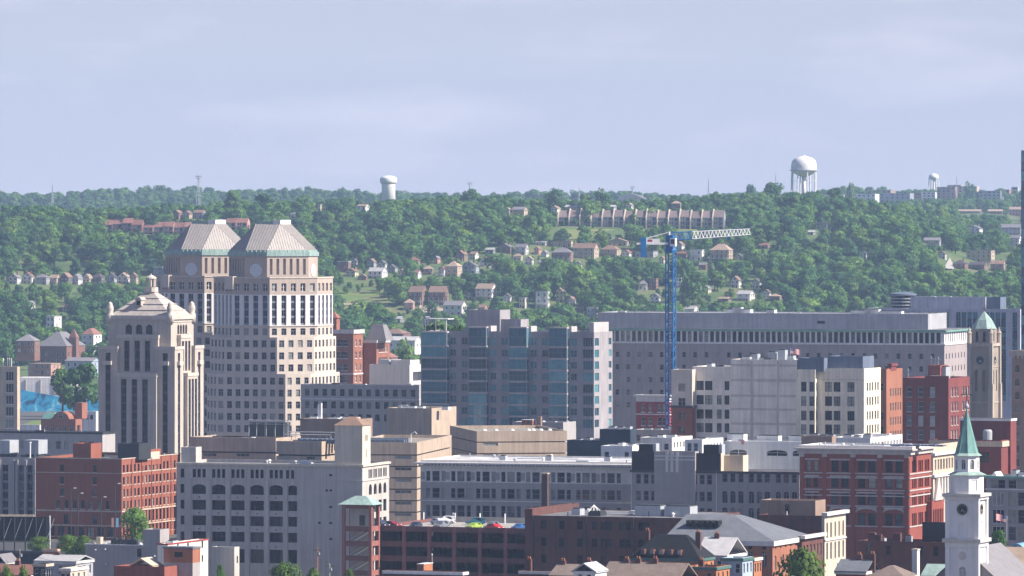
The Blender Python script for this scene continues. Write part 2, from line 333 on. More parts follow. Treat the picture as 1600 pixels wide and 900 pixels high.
# ---------------------------------------------------------------- terrain
CREST_Y = [(-300, 350), (0, 345), (150, 352), (300, 346), (420, 338), (550, 333), (700, 329), (850, 334), (1000, 335), (1150, 328), (1250, 323), (1330, 332), (1400, 350), (1460, 374), (1520, 398), (1600, 412), (1900, 420)]
CREST_D = [(0, 4350), (300, 4400), (600, 4550), (900, 4500), (1250, 4600), (1450, 4450), (1600, 4350)]
FOOT_D = [(0, 3560), (300, 3500), (600, 3450), (1000, 3480), (1600, 3400)]
FAR_Y = [(-300, 318), (60, 320), (200, 314), (450, 316), (800, 321), (1100, 322), (1350, 318), (1600, 316), (1900, 318)]
DIP = [(1350, 30), (1470, 0)]
FAR_D = 7200.0
def zpx(y, D): return HC - (y - YH) / F * D
def ground(X, Y):
    if Y < 2800: return 0.0
    x = 800 + X / Y * F; x = max(-400, min(2000, x))
    d0, dc = lerp_table(FOOT_D, x), lerp_table(CREST_D, x); zc = zpx(lerp_table(CREST_Y, x), dc); zf = zpx(lerp_table(FAR_Y, x), FAR_D); dip = lerp_table(DIP, x)
    if Y <= d0: z = 0.0
    elif Y <= dc:
        t = (Y - d0) / (dc - d0); z = zc * (t - .075 * math.sin(2 * math.pi * t) * 1.0)
    elif Y <= FAR_D:
        t = (Y - dc) / (FAR_D - dc); z = zc + (zf - zc) * t - dip * math.sin(math.pi * t)
    else: z = zf - min(40, (Y - FAR_D) * .02)
    a = max(0.0, min(1.0, (Y - d0) / 300))
    return z + a * 7 * noise.noise((X * .006, Y * .006, 3.1)) * (1 - .55 * math.exp(-((Y - dc) / 180) ** 2)) + a * 2.2 * noise.noise((X * .02, Y * .02, 8.0))
def solveD(x, y, lo=2900.0, hi=4750.0):
    D = lo
    while D < hi:
        if zpx(y, D) <= ground((x - 800) / F * D, D): return D
        D += 6
    return None
b = MB()
ysr = [-600, 0, 600, 1200, 1800, 2400, 2800] + list(range(2900, 4900, 25)) + list(range(4900, 7600, 120)) + [8000, 8600, 9400]
xs_ = [-2600, -1800, -1200] + list(range(-900, 901, 24)) + [1200, 1800, 2600]
for Y in ysr:
    for X in xs_: b.v.append((X, Y, ground(X, Y)))
nx = len(xs_)
for j in range(len(ysr) - 1):
    for i in range(nx - 1): b.f.append((j * nx + i, j * nx + i + 1, (j + 1) * nx + i + 1, (j + 1) * nx + i)); b.m.append(0)
gm = bpy.data.materials.new('ground'); gm.use_nodes = True; t = gm.node_tree; l = t.links.new; pb = t.nodes['Principled BSDF']; pb.inputs['Roughness'].default_value = .95
co = N(t, 'ShaderNodeTexCoord'); sx = N(t, 'ShaderNodeSeparateXYZ'); l(co.outputs['Object'], sx.inputs[0])
n1 = N(t, 'ShaderNodeTexNoise'); n1.inputs['Scale'].default_value = .03; n1.inputs['Detail'].default_value = 8; l(co.outputs['Object'], n1.inputs[0])
r1 = N(t, 'ShaderNodeValToRGB'); e = r1.color_ramp.elements; e[0].position = .35; e[0].color = (.05, .09, .022, 1); e[1].position = .68; e[1].color = (.15, .15, .06, 1); q = e.new(.52); q.color = (.085, .14, .03, 1)
l(n1.outputs[0], r1.inputs[0])
mr = N(t, 'ShaderNodeMapRange'); mr.inputs[1].default_value = 2750; mr.inputs[2].default_value = 3300; l(sx.outputs[1], mr.inputs[0])
mx = N(t, 'ShaderNodeMix', data_type='RGBA'); mx.inputs[6].default_value = (.09, .088, .085, 1); l(mr.outputs[0], mx.inputs[0]); l(r1.outputs[0], mx.inputs[7]); l(mx.outputs[2], pb.inputs['Base Color'])
MATS['ground'] = gm
tag(b.build('ground', 'ground', smooth=True), kind='structure')
# ---------------------------------------------------------------- trees
def crown_mb(rng, h, rad, leaf, nleaf, lobes, base=.18):
    """leaf-clump quads spread over many lobes; returns MB with the crown only"""
    b = MB(); b.n = []; cs = []
    for i in range(lobes):
        a = rng.uniform(0, 6.283); zt = base + (1 - base) * rng.random() ** .8
        wid = math.sin(math.pi * min(.97, max(.12, (zt - base) / (1 - base) * .82 + .14))) ** .7
        rr = rad * wid * rng.uniform(.25, .78); lr = rad * rng.uniform(.26, .46)
        cs.append((Vector((rr * math.cos(a), rr * math.sin(a), min(h - lr * .7, zt * h))), lr))
    cs.append((Vector((0, 0, h * (base + 1) / 2)), rad * .5)); tot = sum(r * r for _, r in cs)
    for c, r in cs:
        for _ in range(max(4, int(nleaf * r * r / tot))):
            d = Vector((rng.gauss(0, 1), rng.gauss(0, 1), rng.gauss(.25, 1))).normalized()
            p = c + Vector((d.x, d.y, d.z * .8)) * r * rng.uniform(.72, 1.08)
            n = (d + Vector((rng.gauss(0, .45), rng.gauss(0, .45), rng.gauss(.15, .45)))).normalized()
            u = n.orthogonal().normalized(); w = n.cross(u); th = rng.uniform(0, 6.283); u, w = u * math.cos(th) + w * math.sin(th), w * math.cos(th) - u * math.sin(th)
            s = leaf * rng.uniform(.6, 1.3); k = s * rng.uniform(.5, .85)
            b.quad(p - u * s, p - w * k + n * s * .12, p + u * s, p + w * k - n * s * .1)
            q = (d * .8 + n * .35 + Vector((p.x, p.y, (p.z - h * .4))).normalized() * .45).normalized(); b.n += [tuple(q)] * 4
    return b
def trunk_mb(rng, h, rad, m=0):
    b = MB(); r0 = .035 * h
    b.lathe(0, 0, [(r0 * 1.35, -.5), (r0, h * .05), (r0 * .8, h * .3), (r0 * .5, h * .55), (r0 * .2, h * .8)], n=7, m=m)
    for k in range(5):
        a = k * 1.3 + rng.random(); z = h * rng.uniform(.25, .5); b.bar((0, 0, z), (rad * .6 * math.cos(a), rad * .6 * math.sin(a), z + h * rng.uniform(.15, .3)), r0 * .3, m, 5)
    return b
TREES = []                                # prototypes: (crown mesh, trunk mesh) of height 12
for k in range(6):
    rg = random.Random(40 + k); rad = rg.uniform(5.2, 7.2)
    TREES.append((crown_mb(rg, 12, rad, .64, 960, 13 + k).mesh('crown', 'leaf'), trunk_mb(rg, 12, rad).mesh('trunk', 'bark'), rad))
FINE = []
for k in range(3):
    rg = random.Random(90 + k)
    FINE.append((crown_mb(rg, 12, 6.0, .32, 4200, 24).mesh('crown', 'leaf_bright' if k != 1 else 'leaf'), trunk_mb(rg, 12, 5.4).mesh('trunk', 'bark'), 6.0))
def tree(x, ybase, ytop, wpx, label, D=None, fine=None, group=None, k=None):
    if D is None: D = solveD(x, ybase) or lerp_table(CREST_D, x)
    X = (x - 800) / F * D; z = min(zpx(ybase, D), ground(X, D)) if D > 2800 else 0.0
    h = max(3, zpx(ytop, D) - z); pr = (FINE[fine] if fine is not None else TREES[(k if k is not None else rnd.randrange(6))])
    sx = wpx / F * D / (2 * pr[2]); sz = h / 12
    r = thing('tree', label, 'tree', (X, D, z), rnd.uniform(0, 6.28), group)
    for nm, me in (('trunk', pr[1]), ('crown', pr[0])): o = link(nm, me, r); o.scale = (sx, sx, sz)
    return r
# ---------------------------------------------------------------- hillside houses
for n_, c_ in (('h_white', (.66, .64, .61)), ('h_cream', (.58, .5, .37)), ('h_tan', (.44, .35, .26)), ('h_brick', (.22, .11, .085)), ('h_brown', (.2, .13, .095)), ('h_grey', (.33, .33, .35)), ('h_blue', (.36, .43, .5)), ('h_yellow', (.62, .5, .25)), ('h_dark', (.1, .085, .085)), ('h_pink', (.47, .27, .22))):
    mat(n_, c_, var=.1, streak=.12, rnd_amt=.12)
for n_, c_ in (('r_grey', (.2, .19, .2)), ('r_dark', (.085, .075, .08)), ('r_brown', (.23, .15, .11)), ('r_red', (.24, .115, .09)), ('r_light', (.42, .41, .41)), ('r_tan', (.36, .27, .2)), ('r_mauve', (.2, .15, .14))):
    mat(n_, c_, var=.14, streak=.1, rnd_amt=.15)
HOUSE_BOX = [(1316, 1598, 318, 7000, 290), (1234, 1279, 304, 4740, 243), (595, 619, 302, 5190, 275), (1450, 1468, 292, 7290, 271), (305, 315, 300, 5590, 274)]                            # photo boxes kept free of trees in front
def roof_on(b, kind, w, d, z, rh, o=.4):
    if kind == 'gf':      # gable to the front
        A = [(-o, -o), (w + o, -o), (w + o, d + o), (-o, d + o)]; R0, R1 = (w / 2, -o, z + rh), (w / 2, d + o, z + rh)
        b.quad((*A[0], z), R0, R1, (*A[3], z)); b.quad((*A[1], z), (*A[2], z), R1, R0); b.quad((*A[0], z - .25), (*A[0], z), (*A[3], z), (*A[3], z - .25))
        b.quad((-o, -o, z - .25), (w / 2, -o, z + rh - .25), R0, (-o, -o, z)); b.quad((w / 2, -o, z + rh - .25), (w + o, -o, z - .25), (w + o, -o, z), R0)
        b.quad((-o, -o, z - .25), (-o, d + o, z - .25), (w / 2, d + o, z + rh - .25), (w / 2, -o, z + rh - .25)); b.quad((w + o, d + o, z - .25), (w + o, -o, z - .25), (w / 2, -o, z + rh - .25), (w / 2, d + o, z + rh - .25))
    elif kind == 'gs':
        R0, R1 = (-o, d / 2, z + rh), (w + o, d / 2, z + rh)
        b.quad((-o, -o, z), (w + o, -o, z), R1, R0); b.quad((w + o, d + o, z), (-o, d + o, z), R0, R1); b.quad((-o, -o, z - .25), (w + o, -o, z - .25), (w + o, -o, z), (-o, -o, z))
        b.poly([(w + o, -o, z - .25), (w + o, d / 2, z + rh - .3), (w + o, d + o, z - .25), (w + o, d + o, z), R1, (w + o, -o, z)])
        b.quad((-o, -o, z - .25), (-o, d + o, z - .25), (w + o, d + o, z - .25), (w + o, -o, z - .25))
    elif kind == 'hip':
        i = min(w, d) / 2 * .9
        A = [(-o, -o, z), (w + o, -o, z), (w + o, d + o, z), (-o, d + o, z)]
        T = [(i, min(i, d * .48), z + rh), (w - i, min(i, d * .48), z + rh), (w - i, max(d - i, d * .52), z + rh), (i, max(d - i, d * .52), z + rh)]
        for k in range(4): b.quad(A[k], A[(k + 1) % 4], T[(k + 1) % 4], T[k])
        b.quad(*T); b.quad(A[3], A[2], A[1], A[0])
    elif kind == 'gam':
        pr = [(-o, z - .2), (w * .14, z + rh * .62), (w / 2, z + rh), (w * .86, z + rh * .62), (w + o, z - .2)]
        for (x0, z0), (x1, z1) in zip(pr, pr[1:]):
            b.quad((x0, -o, z0), (x1, -o, z1), (x1, d + o, z1), (x0, d + o, z0)); b.quad((x0, -o, z0), (x0, -o, z0 - .25), (x1, -o, z1 - .25), (x1, -o, z1))
    elif kind == 'flat': b.box(-.25, w + .25, -.25, d + .25, z, z + .45)
def house(x0, x1, ytop, yb, kind, wm, rm, fl, label, porch=0, D=None, a=None, trim='frame_white', cat='house', name='house', chim=True, group=None, rf=None, wd=None):
    xm = (x0 + x1) / 2; yb2 = yb
    if D is None: D = solveD(xm, yb) or lerp_table(CREST_D, xm)
    a = rnd.uniform(-24, -8) if a is None else a
    wp = (x1 - x0) / F * D; ca, sa = math.cos(R(a)), abs(math.sin(R(a)))
    d = wd or max(6.0, min(10.0, wp * .8)); w = (wp - d * sa) / ca
    if w < wp * .55: d *= .6; w = (wp - d * sa) / ca
    X = (x0 - 800) / F * D; z = zpx(yb, D); ht = zpx(ytop, D) - z
    rh = 0 if kind == 'flat' else (rf or {'gf': .36, 'gs': .3, 'hip': .32, 'gam': .5}[kind]) * ht
    rh = min(rh, w * (.75 if kind == 'gam' else .6)); wh = ht - rh - (.45 if kind == 'flat' else 0)
    r = thing(name, label, cat, (X, D + w * sa, z), R(a), group); HOUSE_BOX.append((x0 - 1, x1 + 1, yb, D, ytop))
    fh = wh / fl; b = MB(); dn = 4.0
    b.prism(rect(0, w, 0, d), -dn, wh)
    if kind == 'gf': b.poly([(0, 0, wh), (w, 0, wh), (w / 2, 0, wh + rh * .93)])
    if kind == 'gs': b.poly([(w, 0, wh), (w, d, wh), (w, d / 2, wh + rh * .93)])
    if kind == 'gam': b.poly([(0, 0, wh), (w, 0, wh), (w * .85, 0, wh + rh * .58), (w / 2, 0, wh + rh * .95), (w * .15, 0, wh + rh * .58)])
    b.build('wall', wm, r)
    rb = MB(); roof_on(rb, kind, w, d, wh, rh); ro = rb.build('roof', rm, r)
    if chim and kind != 'flat' and w > 6: MB().box(w * .68, w * .68 + .8, d * .5, d * .5 + .7, wh + rh * .4, wh + rh + 1.0).build('chimney', 'h_brick', ro)
    nw = max(2, int(w / 3.1)); ww = min(1.3, w / nw * .48); hh = min(1.7, fh * .55)
    me = window_mesh(ww, hh, 'sash:' + trim)
    for f in range(fl):
        for k in range(nw):
            if f == 0 and k == nw // 2: continue
            link('window', me, r, ((k + .5) * w / nw - ww / 2, -.05, f * fh + fh * .3))
        link('window', me, r, (w + .05, d * .3, f * fh + fh * .3), R(90)); link('window', me, r, (w + .05, d * .68, f * fh + fh * .3), R(90))
    if kind in ('gf', 'gam'): link('window', me, r, (w / 2 - ww / 2, -.05, wh + rh * .12))
    k = nw // 2; u = (k + .5) * w / nw; MB().box(u - .55, u + .55, -.09, .01, 0, min(2.2, fh * .8)).build('door', 'h_dark' if rnd.random() < .6 else 'h_brick', r)
    for f in range(min(porch, fl)):
        b = MB(); z0 = f * fh; b.box(.2, w - .2, -1.9, -.02, z0 - .15, z0); n = max(3, int(w / 2.6))
        for k in range(n):
            x = .3 + (w - .6) * k / (n - 1); b.box(x - .09, x + .09, -1.88, -1.7, z0, z0 + fh - .2)
        b.box(.2, w - .2, -1.86, -1.78, z0 + .85, z0 + .95)
        for k in range(int(w / .5)): b.box(.25 + k * .5, .29 + k * .5, -1.84, -1.8, z0, z0 + .86)
        if f == 0: b.box(.25, .6, -1.85, -1.5, -dn, z0 - .16); b.box(w - .6, w - .25, -1.85, -1.5, -dn, z0 - .16)
        b.build('porch', 'frame_white' if trim == 'frame_white' else 'frame_grey', r)
        if f == min(porch, fl) - 1: MB().box(0, w, -2.1, -.03, z0 + fh - .2, z0 + fh - .04).build('porch_roof', rm, r)
    return r
G = 'houses on the far hillside'
RG = 'row of houses along the left hillside street'
for h in [
 # the row on the left
 (13, 32, 427, 445, 'gf', 'h_white', 'r_grey', 2, 'white gable-fronted house at the left end of the hillside row', 1),
 (35, 53, 425, 445, 'gf', 'h_white', 'r_brown', 2, 'white house with brown gable, second from the left in the hillside row', 1),
 (55, 77, 428, 445, 'hip', 'h_grey', 'r_grey', 2, 'grey house with broad grey hip roof, third in the hillside row', 0),
 (77, 94, 429, 446, 'gs', 'h_tan', 'r_tan', 2, 'tan house with tan side-gabled roof in the hillside row', 1),
 (94, 112, 426, 446, 'gf', 'h_dark', 'r_brown', 2, 'dark brown house with brown gable in the hillside row', 1),
 (113, 128, 428, 446, 'gam', 'h_white', 'r_grey', 2, 'white house with grey gambrel roof in the hillside row', 1),
 (129, 144, 428, 446, 'gam', 'h_cream', 'r_tan', 2, 'cream house with tan gambrel roof in the hillside row', 1),
 (145, 163, 427, 446, 'hip', 'h_dark', 'r_dark', 2, 'dark house with dark hip roof in the hillside row', 1),
 (166, 182, 426, 446, 'gf', 'h_grey', 'r_dark', 2, 'grey house with dark steep gable in the hillside row', 1),
 (183, 203, 426, 445, 'gf', 'h_white', 'r_tan', 2, 'bright white gabled house near the right end of the hillside row', 1),
 (203, 215, 426, 445, 'gf', 'h_tan', 'r_brown', 2, 'narrow tan house at the right end of the hillside row', 1)]:
    house(*h, group=RG)
for h in [
 (239, 256, 417, 434, 'flat', 'h_grey', 'r_light', 3, 'grey-brown flat-roofed block just left of the twin towers', 0),
 (271, 284, 328, 342, 'gf', 'h_brick', 'r_brown', 2, 'brick house with brown gable at the left, above the brick condominiums', 0),
 (286, 300, 329, 342, 'gf', 'h_tan', 'r_brown', 2, 'tan gabled house beside the brick one above the condominiums', 0),
 (302, 322, 328, 342, 'gs', 'h_grey', 'r_brown', 2, 'grey house with long brown roof above the brick condominiums', 0),
 (450, 463, 331, 342, 'gs', 'h_white', 'r_light', 1, 'small white house on the wooded ridge above the right twin tower', 0),
 (496, 504, 319, 330, 'flat', 'h_cream', 'r_light', 2, 'tiny cream block among trees on the ridge right of the twin towers', 0),
 (558, 577, 319, 328, 'gs', 'h_white', 'r_tan', 1, 'low house with pale pink roof on the ridge left of the drum-shaped tank', 0),
 (526, 548, 408, 426, 'flat', 'h_brick', 'r_light', 3, 'red brick flat-roofed house right beside the twin towers', 0),
 (540, 560, 419, 433, 'gf', 'h_cream', 'r_brown', 2, 'cream gabled house in front of the flat-roofed red brick one', 0),
 (574, 588, 404, 419, 'gf', 'h_grey', 'r_brown', 2, 'small grey house with brown roof above the long white house', 0),
 (590, 605, 407, 420, 'gf', 'h_white', 'r_grey', 2, 'small white gabled house behind the long white house', 0),
 (575, 605, 418, 438, 'gs', 'h_white', 'r_light', 2, 'long white two-storey house with pale roof and porch', 1),
 (605, 621, 413, 427, 'gf', 'h_grey', 'r_grey', 2, 'grey gabled house to the right of the long white house', 0),
 (637, 656, 402, 416, 'hip', 'h_brown', 'r_red', 1, 'house with red hip roof half hidden by trees', 0),
 (661, 677, 415, 431, 'hip', 'h_brown', 'r_tan', 2, 'dark brown house with tan hip roof among trees', 1),
 (686, 698, 416, 433, 'gf', 'h_white', 'r_red', 3, 'narrow white house with red roof and stacked porches', 2),
 (697, 722, 408, 433, 'hip', 'h_tan', 'r_tan', 3, 'tan three-storey house with tan hip roof and balcony', 1),
 (712, 731, 391, 409, 'gf', 'h_brown', 'r_brown', 2, 'brown house with steep brown gable, uphill of the tan three-storey house', 1),
 (722, 748, 408, 429, 'gf', 'h_blue', 'r_grey', 2, 'pale blue gabled house with two porch levels', 2),
 (750, 768, 401, 418, 'gf', 'h_white', 'r_brown', 2, 'bright white gabled house beside a large dark tree', 0),
 (758, 774, 387, 397, 'gs', 'h_grey', 'r_light', 1, 'low grey house with light roof uphill of the white gabled one', 0),
 (778, 802, 380, 397, 'gf', 'h_brown', 'r_grey', 2, 'brown house with wide grey gable trimmed in white', 0),
 (801, 817, 396, 409, 'hip', 'h_cream', 'r_tan', 1, 'small cream house with tan hip roof below the grey gables', 0),
 (805, 826, 381, 399, 'gs', 'h_white', 'r_grey', 2, 'white house with grey roof and dormer-like upper storey', 1),
 (638, 669, 447, 479, 'gs', 'h_brown', 'r_brown', 3, 'left one of two matching brown houses with balconies', 2),
 (670, 701, 447, 479, 'gs', 'h_brown', 'r_brown', 3, 'right one of two matching brown houses with balconies', 2),
 (631, 648, 467, 486, 'hip', 'h_pink', 'r_tan', 2, 'small pink house in front of the matching brown houses', 1),
 (693, 729, 470, 494, 'gs', 'h_white', 'r_grey', 2, 'big white house with grey roof below the matching brown houses', 0),
 (729, 740, 455, 468, 'gf', 'h_white', 'r_brown', 2, 'little white house left of the three-storey white one', 0),
 (743, 777, 443, 470, 'gs', 'h_white', 'r_tan', 3, 'white three-storey house with tan roof standing alone above trees', 1),
 (619, 631, 494, 507, 'gs', 'h_grey', 'r_light', 1, 'tiny shed-like house with white roof by the grassy slope', 0),
 (835, 847, 385, 400, 'gf', 'h_pink', 'r_brown', 2, 'narrow pinkish gabled house with white porch', 1),
 (846, 858, 391, 404, 'gf', 'h_white', 'r_grey', 2, 'narrow white gabled house next to the pinkish one', 0),
 (828, 861, 375, 386, 'gs', 'h_white', 'r_light', 1, 'long low white house behind the narrow gabled ones', 0),
 (864, 898, 376, 388, 'flat', 'h_tan', 'r_brown', 1, 'long low tan building with brown flat roof on the upper street', 0),
 (862, 896, 387, 410, 'hip', 'h_brick', 'r_grey', 3, 'red brick house with stacked white porches', 2),
 (896, 936, 380, 406, 'gs', 'h_tan', 'r_brown', 3, 'large tan house with wide brown roof and twin front gables', 0),
 (938, 971, 383, 404, 'hip', 'h_tan', 'r_brown', 2, 'large tan house with brown hip roof, right of the twin-gabled one', 1),
 (950, 983, 372, 386, 'gf', 'h_tan', 'r_tan', 1, 'tan house with broad orange-tan gable uphill behind the hip-roofed one', 0),
 (993, 1029, 392, 404, 'flat', 'h_grey', 'r_grey', 1, 'long flat grey building just left of the crane mast', 0),
 (1056, 1070, 377, 392, 'gf', 'h_white', 'r_brown', 2, 'white house directly right of the crane head', 0),
 (1056, 1076, 392, 405, 'hip', 'h_brown', 'r_red', 1, 'brown house with dark red roof right of the crane mast', 0),
 (1079, 1105, 390, 408, 'flat', 'h_white', 'r_light', 2, 'white flat-roofed two-storey house under the crane jib', 1),
 (1110, 1146, 381, 411, 'hip', 'h_tan', 'r_tan', 3, 'big tan three-storey house with flat hip roof under the jib', 2),
 (998, 1013, 438, 455, 'hip', 'h_white', 'r_grey', 1, 'small white pavilion-like house with pointed grey roof', 1),
 (1014, 1029, 435, 454, 'flat', 'h_brick', 'r_brown', 3, 'tall red brick house close left of the crane mast', 0),
 (1016, 1033, 458, 476, 'gf', 'h_white', 'r_grey', 2, 'white A-shaped house on the slope left of the crane mast', 1),
 (1056, 1066, 433, 452, 'flat', 'h_white', 'r_grey', 3, 'narrow white house close right of the crane mast', 1),
 (837, 859, 455, 485, 'flat', 'h_white', 'r_light', 3, 'tall white flat-topped house above the glass apartment block', 1),
 (869, 884, 449, 473, 'gf', 'h_yellow', 'r_tan', 3, 'narrow yellow gabled house among trees', 0),
 (887, 900, 463, 478, 'gf', 'h_white', 'r_brown', 2, 'small white gabled house right of the yellow one', 0),
 (811, 826, 465, 483, 'flat', 'h_cream', 'r_light', 2, 'cream flat house left of the tall white flat-topped one', 0),
 (917, 934, 480, 500, 'flat', 'h_white', 'r_light', 2, 'white house with porch peeping over the courthouse corner', 1),
 (1142, 1159, 431, 451, 'gf', 'h_white', 'r_brown', 2, 'white and brown gabled house on the slope right of the crane', 1),
 (1176, 1191, 435, 451, 'gf', 'h_white', 'r_dark', 2, 'small white house with dark gable, farthest right under the jib', 0),
 (1152, 1180, 454, 472, 'gs', 'h_white', 'r_light', 2, 'wide white house lower on the slope right of the crane', 1),
 (1068, 1092, 478, 494, 'gs', 'h_white', 'r_light', 1, 'white house just showing above the courthouse roof', 0),
 (1202, 1222, 459, 471, 'hip', 'h_brown', 'r_tan', 1, 'brown bungalow with tan roof in the trees right of the crane', 0),
 (1122, 1143, 464, 473, 'gs', 'h_brown', 'r_tan', 1, 'low house showing only its tan roof among trees', 0),
 (1186, 1204, 379, 392, 'hip', 'h_brown', 'r_red', 2, 'house with reddish roof beyond the end of the jib', 0),
 (1220, 1232, 380, 393, 'gf', 'h_pink', 'r_brown', 2, 'small pink gabled house alone in the woods', 0),
 (1274, 1297, 347, 360, 'flat', 'h_grey', 'r_light', 2, 'grey flat building in the woods below the legged water tower', 0),
 (1260, 1276, 360, 368, 'gs', 'h_grey', 'r_light', 1, 'light grey roof in the woods left of the grey flat building', 0),
 (800, 825, 323, 338, 'gs', 'h_tan', 'r_grey', 2, 'house with grey roof at the left of the long terrace', 0),
 (790, 798, 324, 337, 'gf', 'h_tan', 'r_tan', 2, 'narrow tan gable beside the grey-roofed ridge house', 0),
 (861, 876, 321, 334, 'gf', 'h_white', 'r_tan', 2, 'white gabled house at the foot of a round dark tree', 0),
 (883, 906, 320, 331, 'gs', 'h_tan', 'r_light', 1, 'pale-roofed house just above the left of the terrace', 0),
 (942, 964, 320, 330, 'gs', 'h_grey', 'r_light', 1, 'pale grey roof above the middle of the terrace', 0),
 (978, 990, 317, 327, 'gf', 'h_white', 'r_tan', 1, 'little pale gable above the terrace, right of its middle', 0),
 (1049, 1065, 314, 326, 'hip', 'h_brown', 'r_tan', 2, 'brown hip-roofed house above the right part of the terrace', 0),
 # right hand slope
 (1489, 1514, 406, 425, 'hip', 'h_brick', 'r_dark', 2, 'red brick house at the left of the cluster on the right slope', 0),
 (1514, 1546, 409, 425, 'gs', 'h_brown', 'r_dark', 2, 'dark brown house in the middle of the right-slope cluster', 1),
 (1548, 1573, 407, 425, 'gs', 'h_tan', 'r_brown', 2, 'tan house with white porch at the right of the slope cluster', 1),
 (1511, 1556, 391, 409, 'flat', 'h_tan', 'r_tan', 3, 'tan apartment block with orange roof edge behind the slope cluster', 0),
 (1444, 1472, 371, 386, 'gs', 'h_grey', 'r_grey', 2, 'grey house left of the road on the right slope', 0),
 (549, 560, 404, 416, 'gf', 'h_white', 'r_grey', 2, 'small white gable right behind the flat-roofed red brick house', 0),
 (622, 634, 420, 434, 'gf', 'h_cream', 'r_brown', 2, 'cream gabled house among trees right of the grey gabled one', 1),
 (646, 658, 422, 436, 'gs', 'h_white', 'r_red', 2, 'small white house with red roof left of the dark brown hip-roofed one', 0),
 (678, 688, 400, 413, 'gf', 'h_pink', 'r_grey', 2, 'little pink gable uphill of the narrow white porch house', 0),
 (734, 748, 393, 406, 'gs', 'h_white', 'r_brown', 2, 'white house with brown roof uphill of the pale blue one', 0),
 (768, 780, 412, 425, 'gf', 'h_tan', 'r_dark', 2, 'tan gabled house in the trees right of the bright white gable', 0),
 (820, 834, 400, 414, 'gf', 'h_white', 'r_tan', 2, 'white house with tan gable below the grey-roofed pair', 1),
 (842, 856, 406, 419, 'gs', 'h_cream', 'r_grey', 2, 'cream house below the narrow white gabled one', 0),
 (898, 910, 408, 421, 'gf', 'h_white', 'r_grey', 2, 'white gable just below the large twin-gabled tan house', 0),
 (972, 988, 390, 404, 'gf', 'h_white', 'r_red', 2, 'white house with red gable left of the long flat grey building', 0),
 (1030, 1040, 400, 413, 'gf', 'h_cream', 'r_brown', 2, 'narrow cream gable touching the crane mast on its left', 0),
 (1092, 1106, 410, 423, 'gs', 'h_brick', 'r_grey', 2, 'brick house downhill of the white flat-roofed one under the jib', 0),
 (1148, 1162, 396, 409, 'gf', 'h_white', 'r_grey', 2, 'white gable right of the big tan three-storey house', 0),
 (1192, 1206, 452, 466, 'gf', 'h_white', 'r_brown', 2, 'white gable between the dark-gabled house and the brown bungalow', 0),
 (1098, 1112, 446, 460, 'gf', 'h_cream', 'r_grey', 2, 'cream gabled house in the trees halfway below the jib', 0),
 (786, 800, 458, 473, 'gf', 'h_white', 'r_grey', 2, 'white gabled house right of the lone three-storey white one', 0),
 (902, 914, 478, 492, 'gs', 'h_brick', 'r_brown', 2, 'brick house left of the white one at the courthouse corner', 0),
 (660, 674, 494, 508, 'gf', 'h_cream', 'r_grey', 2, 'cream gable below the bare slope of the brown twin houses', 0),
 (746, 762, 476, 490, 'gs', 'h_pink', 'r_brown', 2, 'pinkish house just above the apartment penthouse', 0),
 (560, 574, 428, 441, 'gf', 'h_brick', 'r_brown', 2, 'brick gable right below the cream gabled house', 0),
 (1344, 1358, 392, 404, 'gf', 'h_white', 'r_grey', 2, 'lone white gable in the woods of the right hill', 0),
 (1466, 1480, 392, 404, 'gf', 'h_white', 'r_brown', 2, 'white gable beside the road on the right slope', 0),
 (40, 54, 470, 484, 'gf', 'h_white', 'r_grey', 2, 'white gable in the trees below the hillside row, left', 0),
 (98, 112, 476, 490, 'gs', 'h_white', 'r_brown', 2, 'white house with brown roof below the hillside row, middle', 0)]:
    house(*h, group=G)
for h, D in [((1511, 1537, 352, 366, 'gf', 'h_white', 'r_grey', 2, 'white twin-gabled house on the distant right slope', 1), 5000), ((1564, 1597, 350, 368, 'gs', 'h_grey', 'r_grey', 3, 'grey condominium at the right edge, upper one', 1), 5000),
             ((1577, 1598, 367, 384, 'gs', 'h_white', 'r_grey', 3, 'white condominium with arcades at the right edge, lower one', 2), 4850), ((1496, 1536, 327, 337, 'gs', 'h_brown', 'r_tan', 2, 'long tan-roofed house below the distant hospital', 0), 6200),
             ((1544, 1568, 327, 337, 'gs', 'h_brown', 'r_tan', 2, 'tan-roofed house right of the long one below the hospital', 0), 6200), ((1577, 1600, 323, 337, 'gs', 'h_pink', 'r_tan', 2, 'pinkish-tan roofed house at the right edge below the hospital', 0), 6200)]:
    house(*h, D=D, group='houses on the distant right slope', wd=9)
VG = 'old buildings in the valley behind downtown'
for h, D in [((72, 94, 494, 512, 'flat', 'h_white', 'r_light', 2, 'white flat-roofed house above the dark red institution', 0), 3700),
             ((25, 60, 523, 553, 'hip', 'h_brick', 'r_grey', 2, 'red brick wing with grey hip roof left of the institution', 0), 3480), ((127, 157, 513, 542, 'hip', 'h_white', 'r_red', 2, 'white building with dark red roof left of the pyramid-roofed tower', 0), 3600),
             ((43, 92, 568, 586, 'flat', 'h_pink', 'r_tan', 2, 'long low pink-tan building in front of the institution', 0), 3150), ((101, 156, 559, 576, 'gs', 'h_blue', 'r_grey', 1, 'low blue shed with grey roof left of the pyramid-roofed tower', 0), 3050),
             ((594, 642, 514, 537, 'hip', 'h_brick', 'r_brown', 2, 'brick terrace with brown mansard right of the twin towers', 0), 3450), ((606, 659, 526, 546, 'gs', 'h_white', 'r_light', 1, 'low hall with wide pale metal roof left of the glass apartments', 0), 3300),
             ((588, 621, 551, 575, 'hip', 'h_brick', 'r_red', 2, 'dark red hip-roofed building right of the ornate brick block', 0), 2800)]:
    house(*h, D=D, group=VG, wd=12, chim=False)
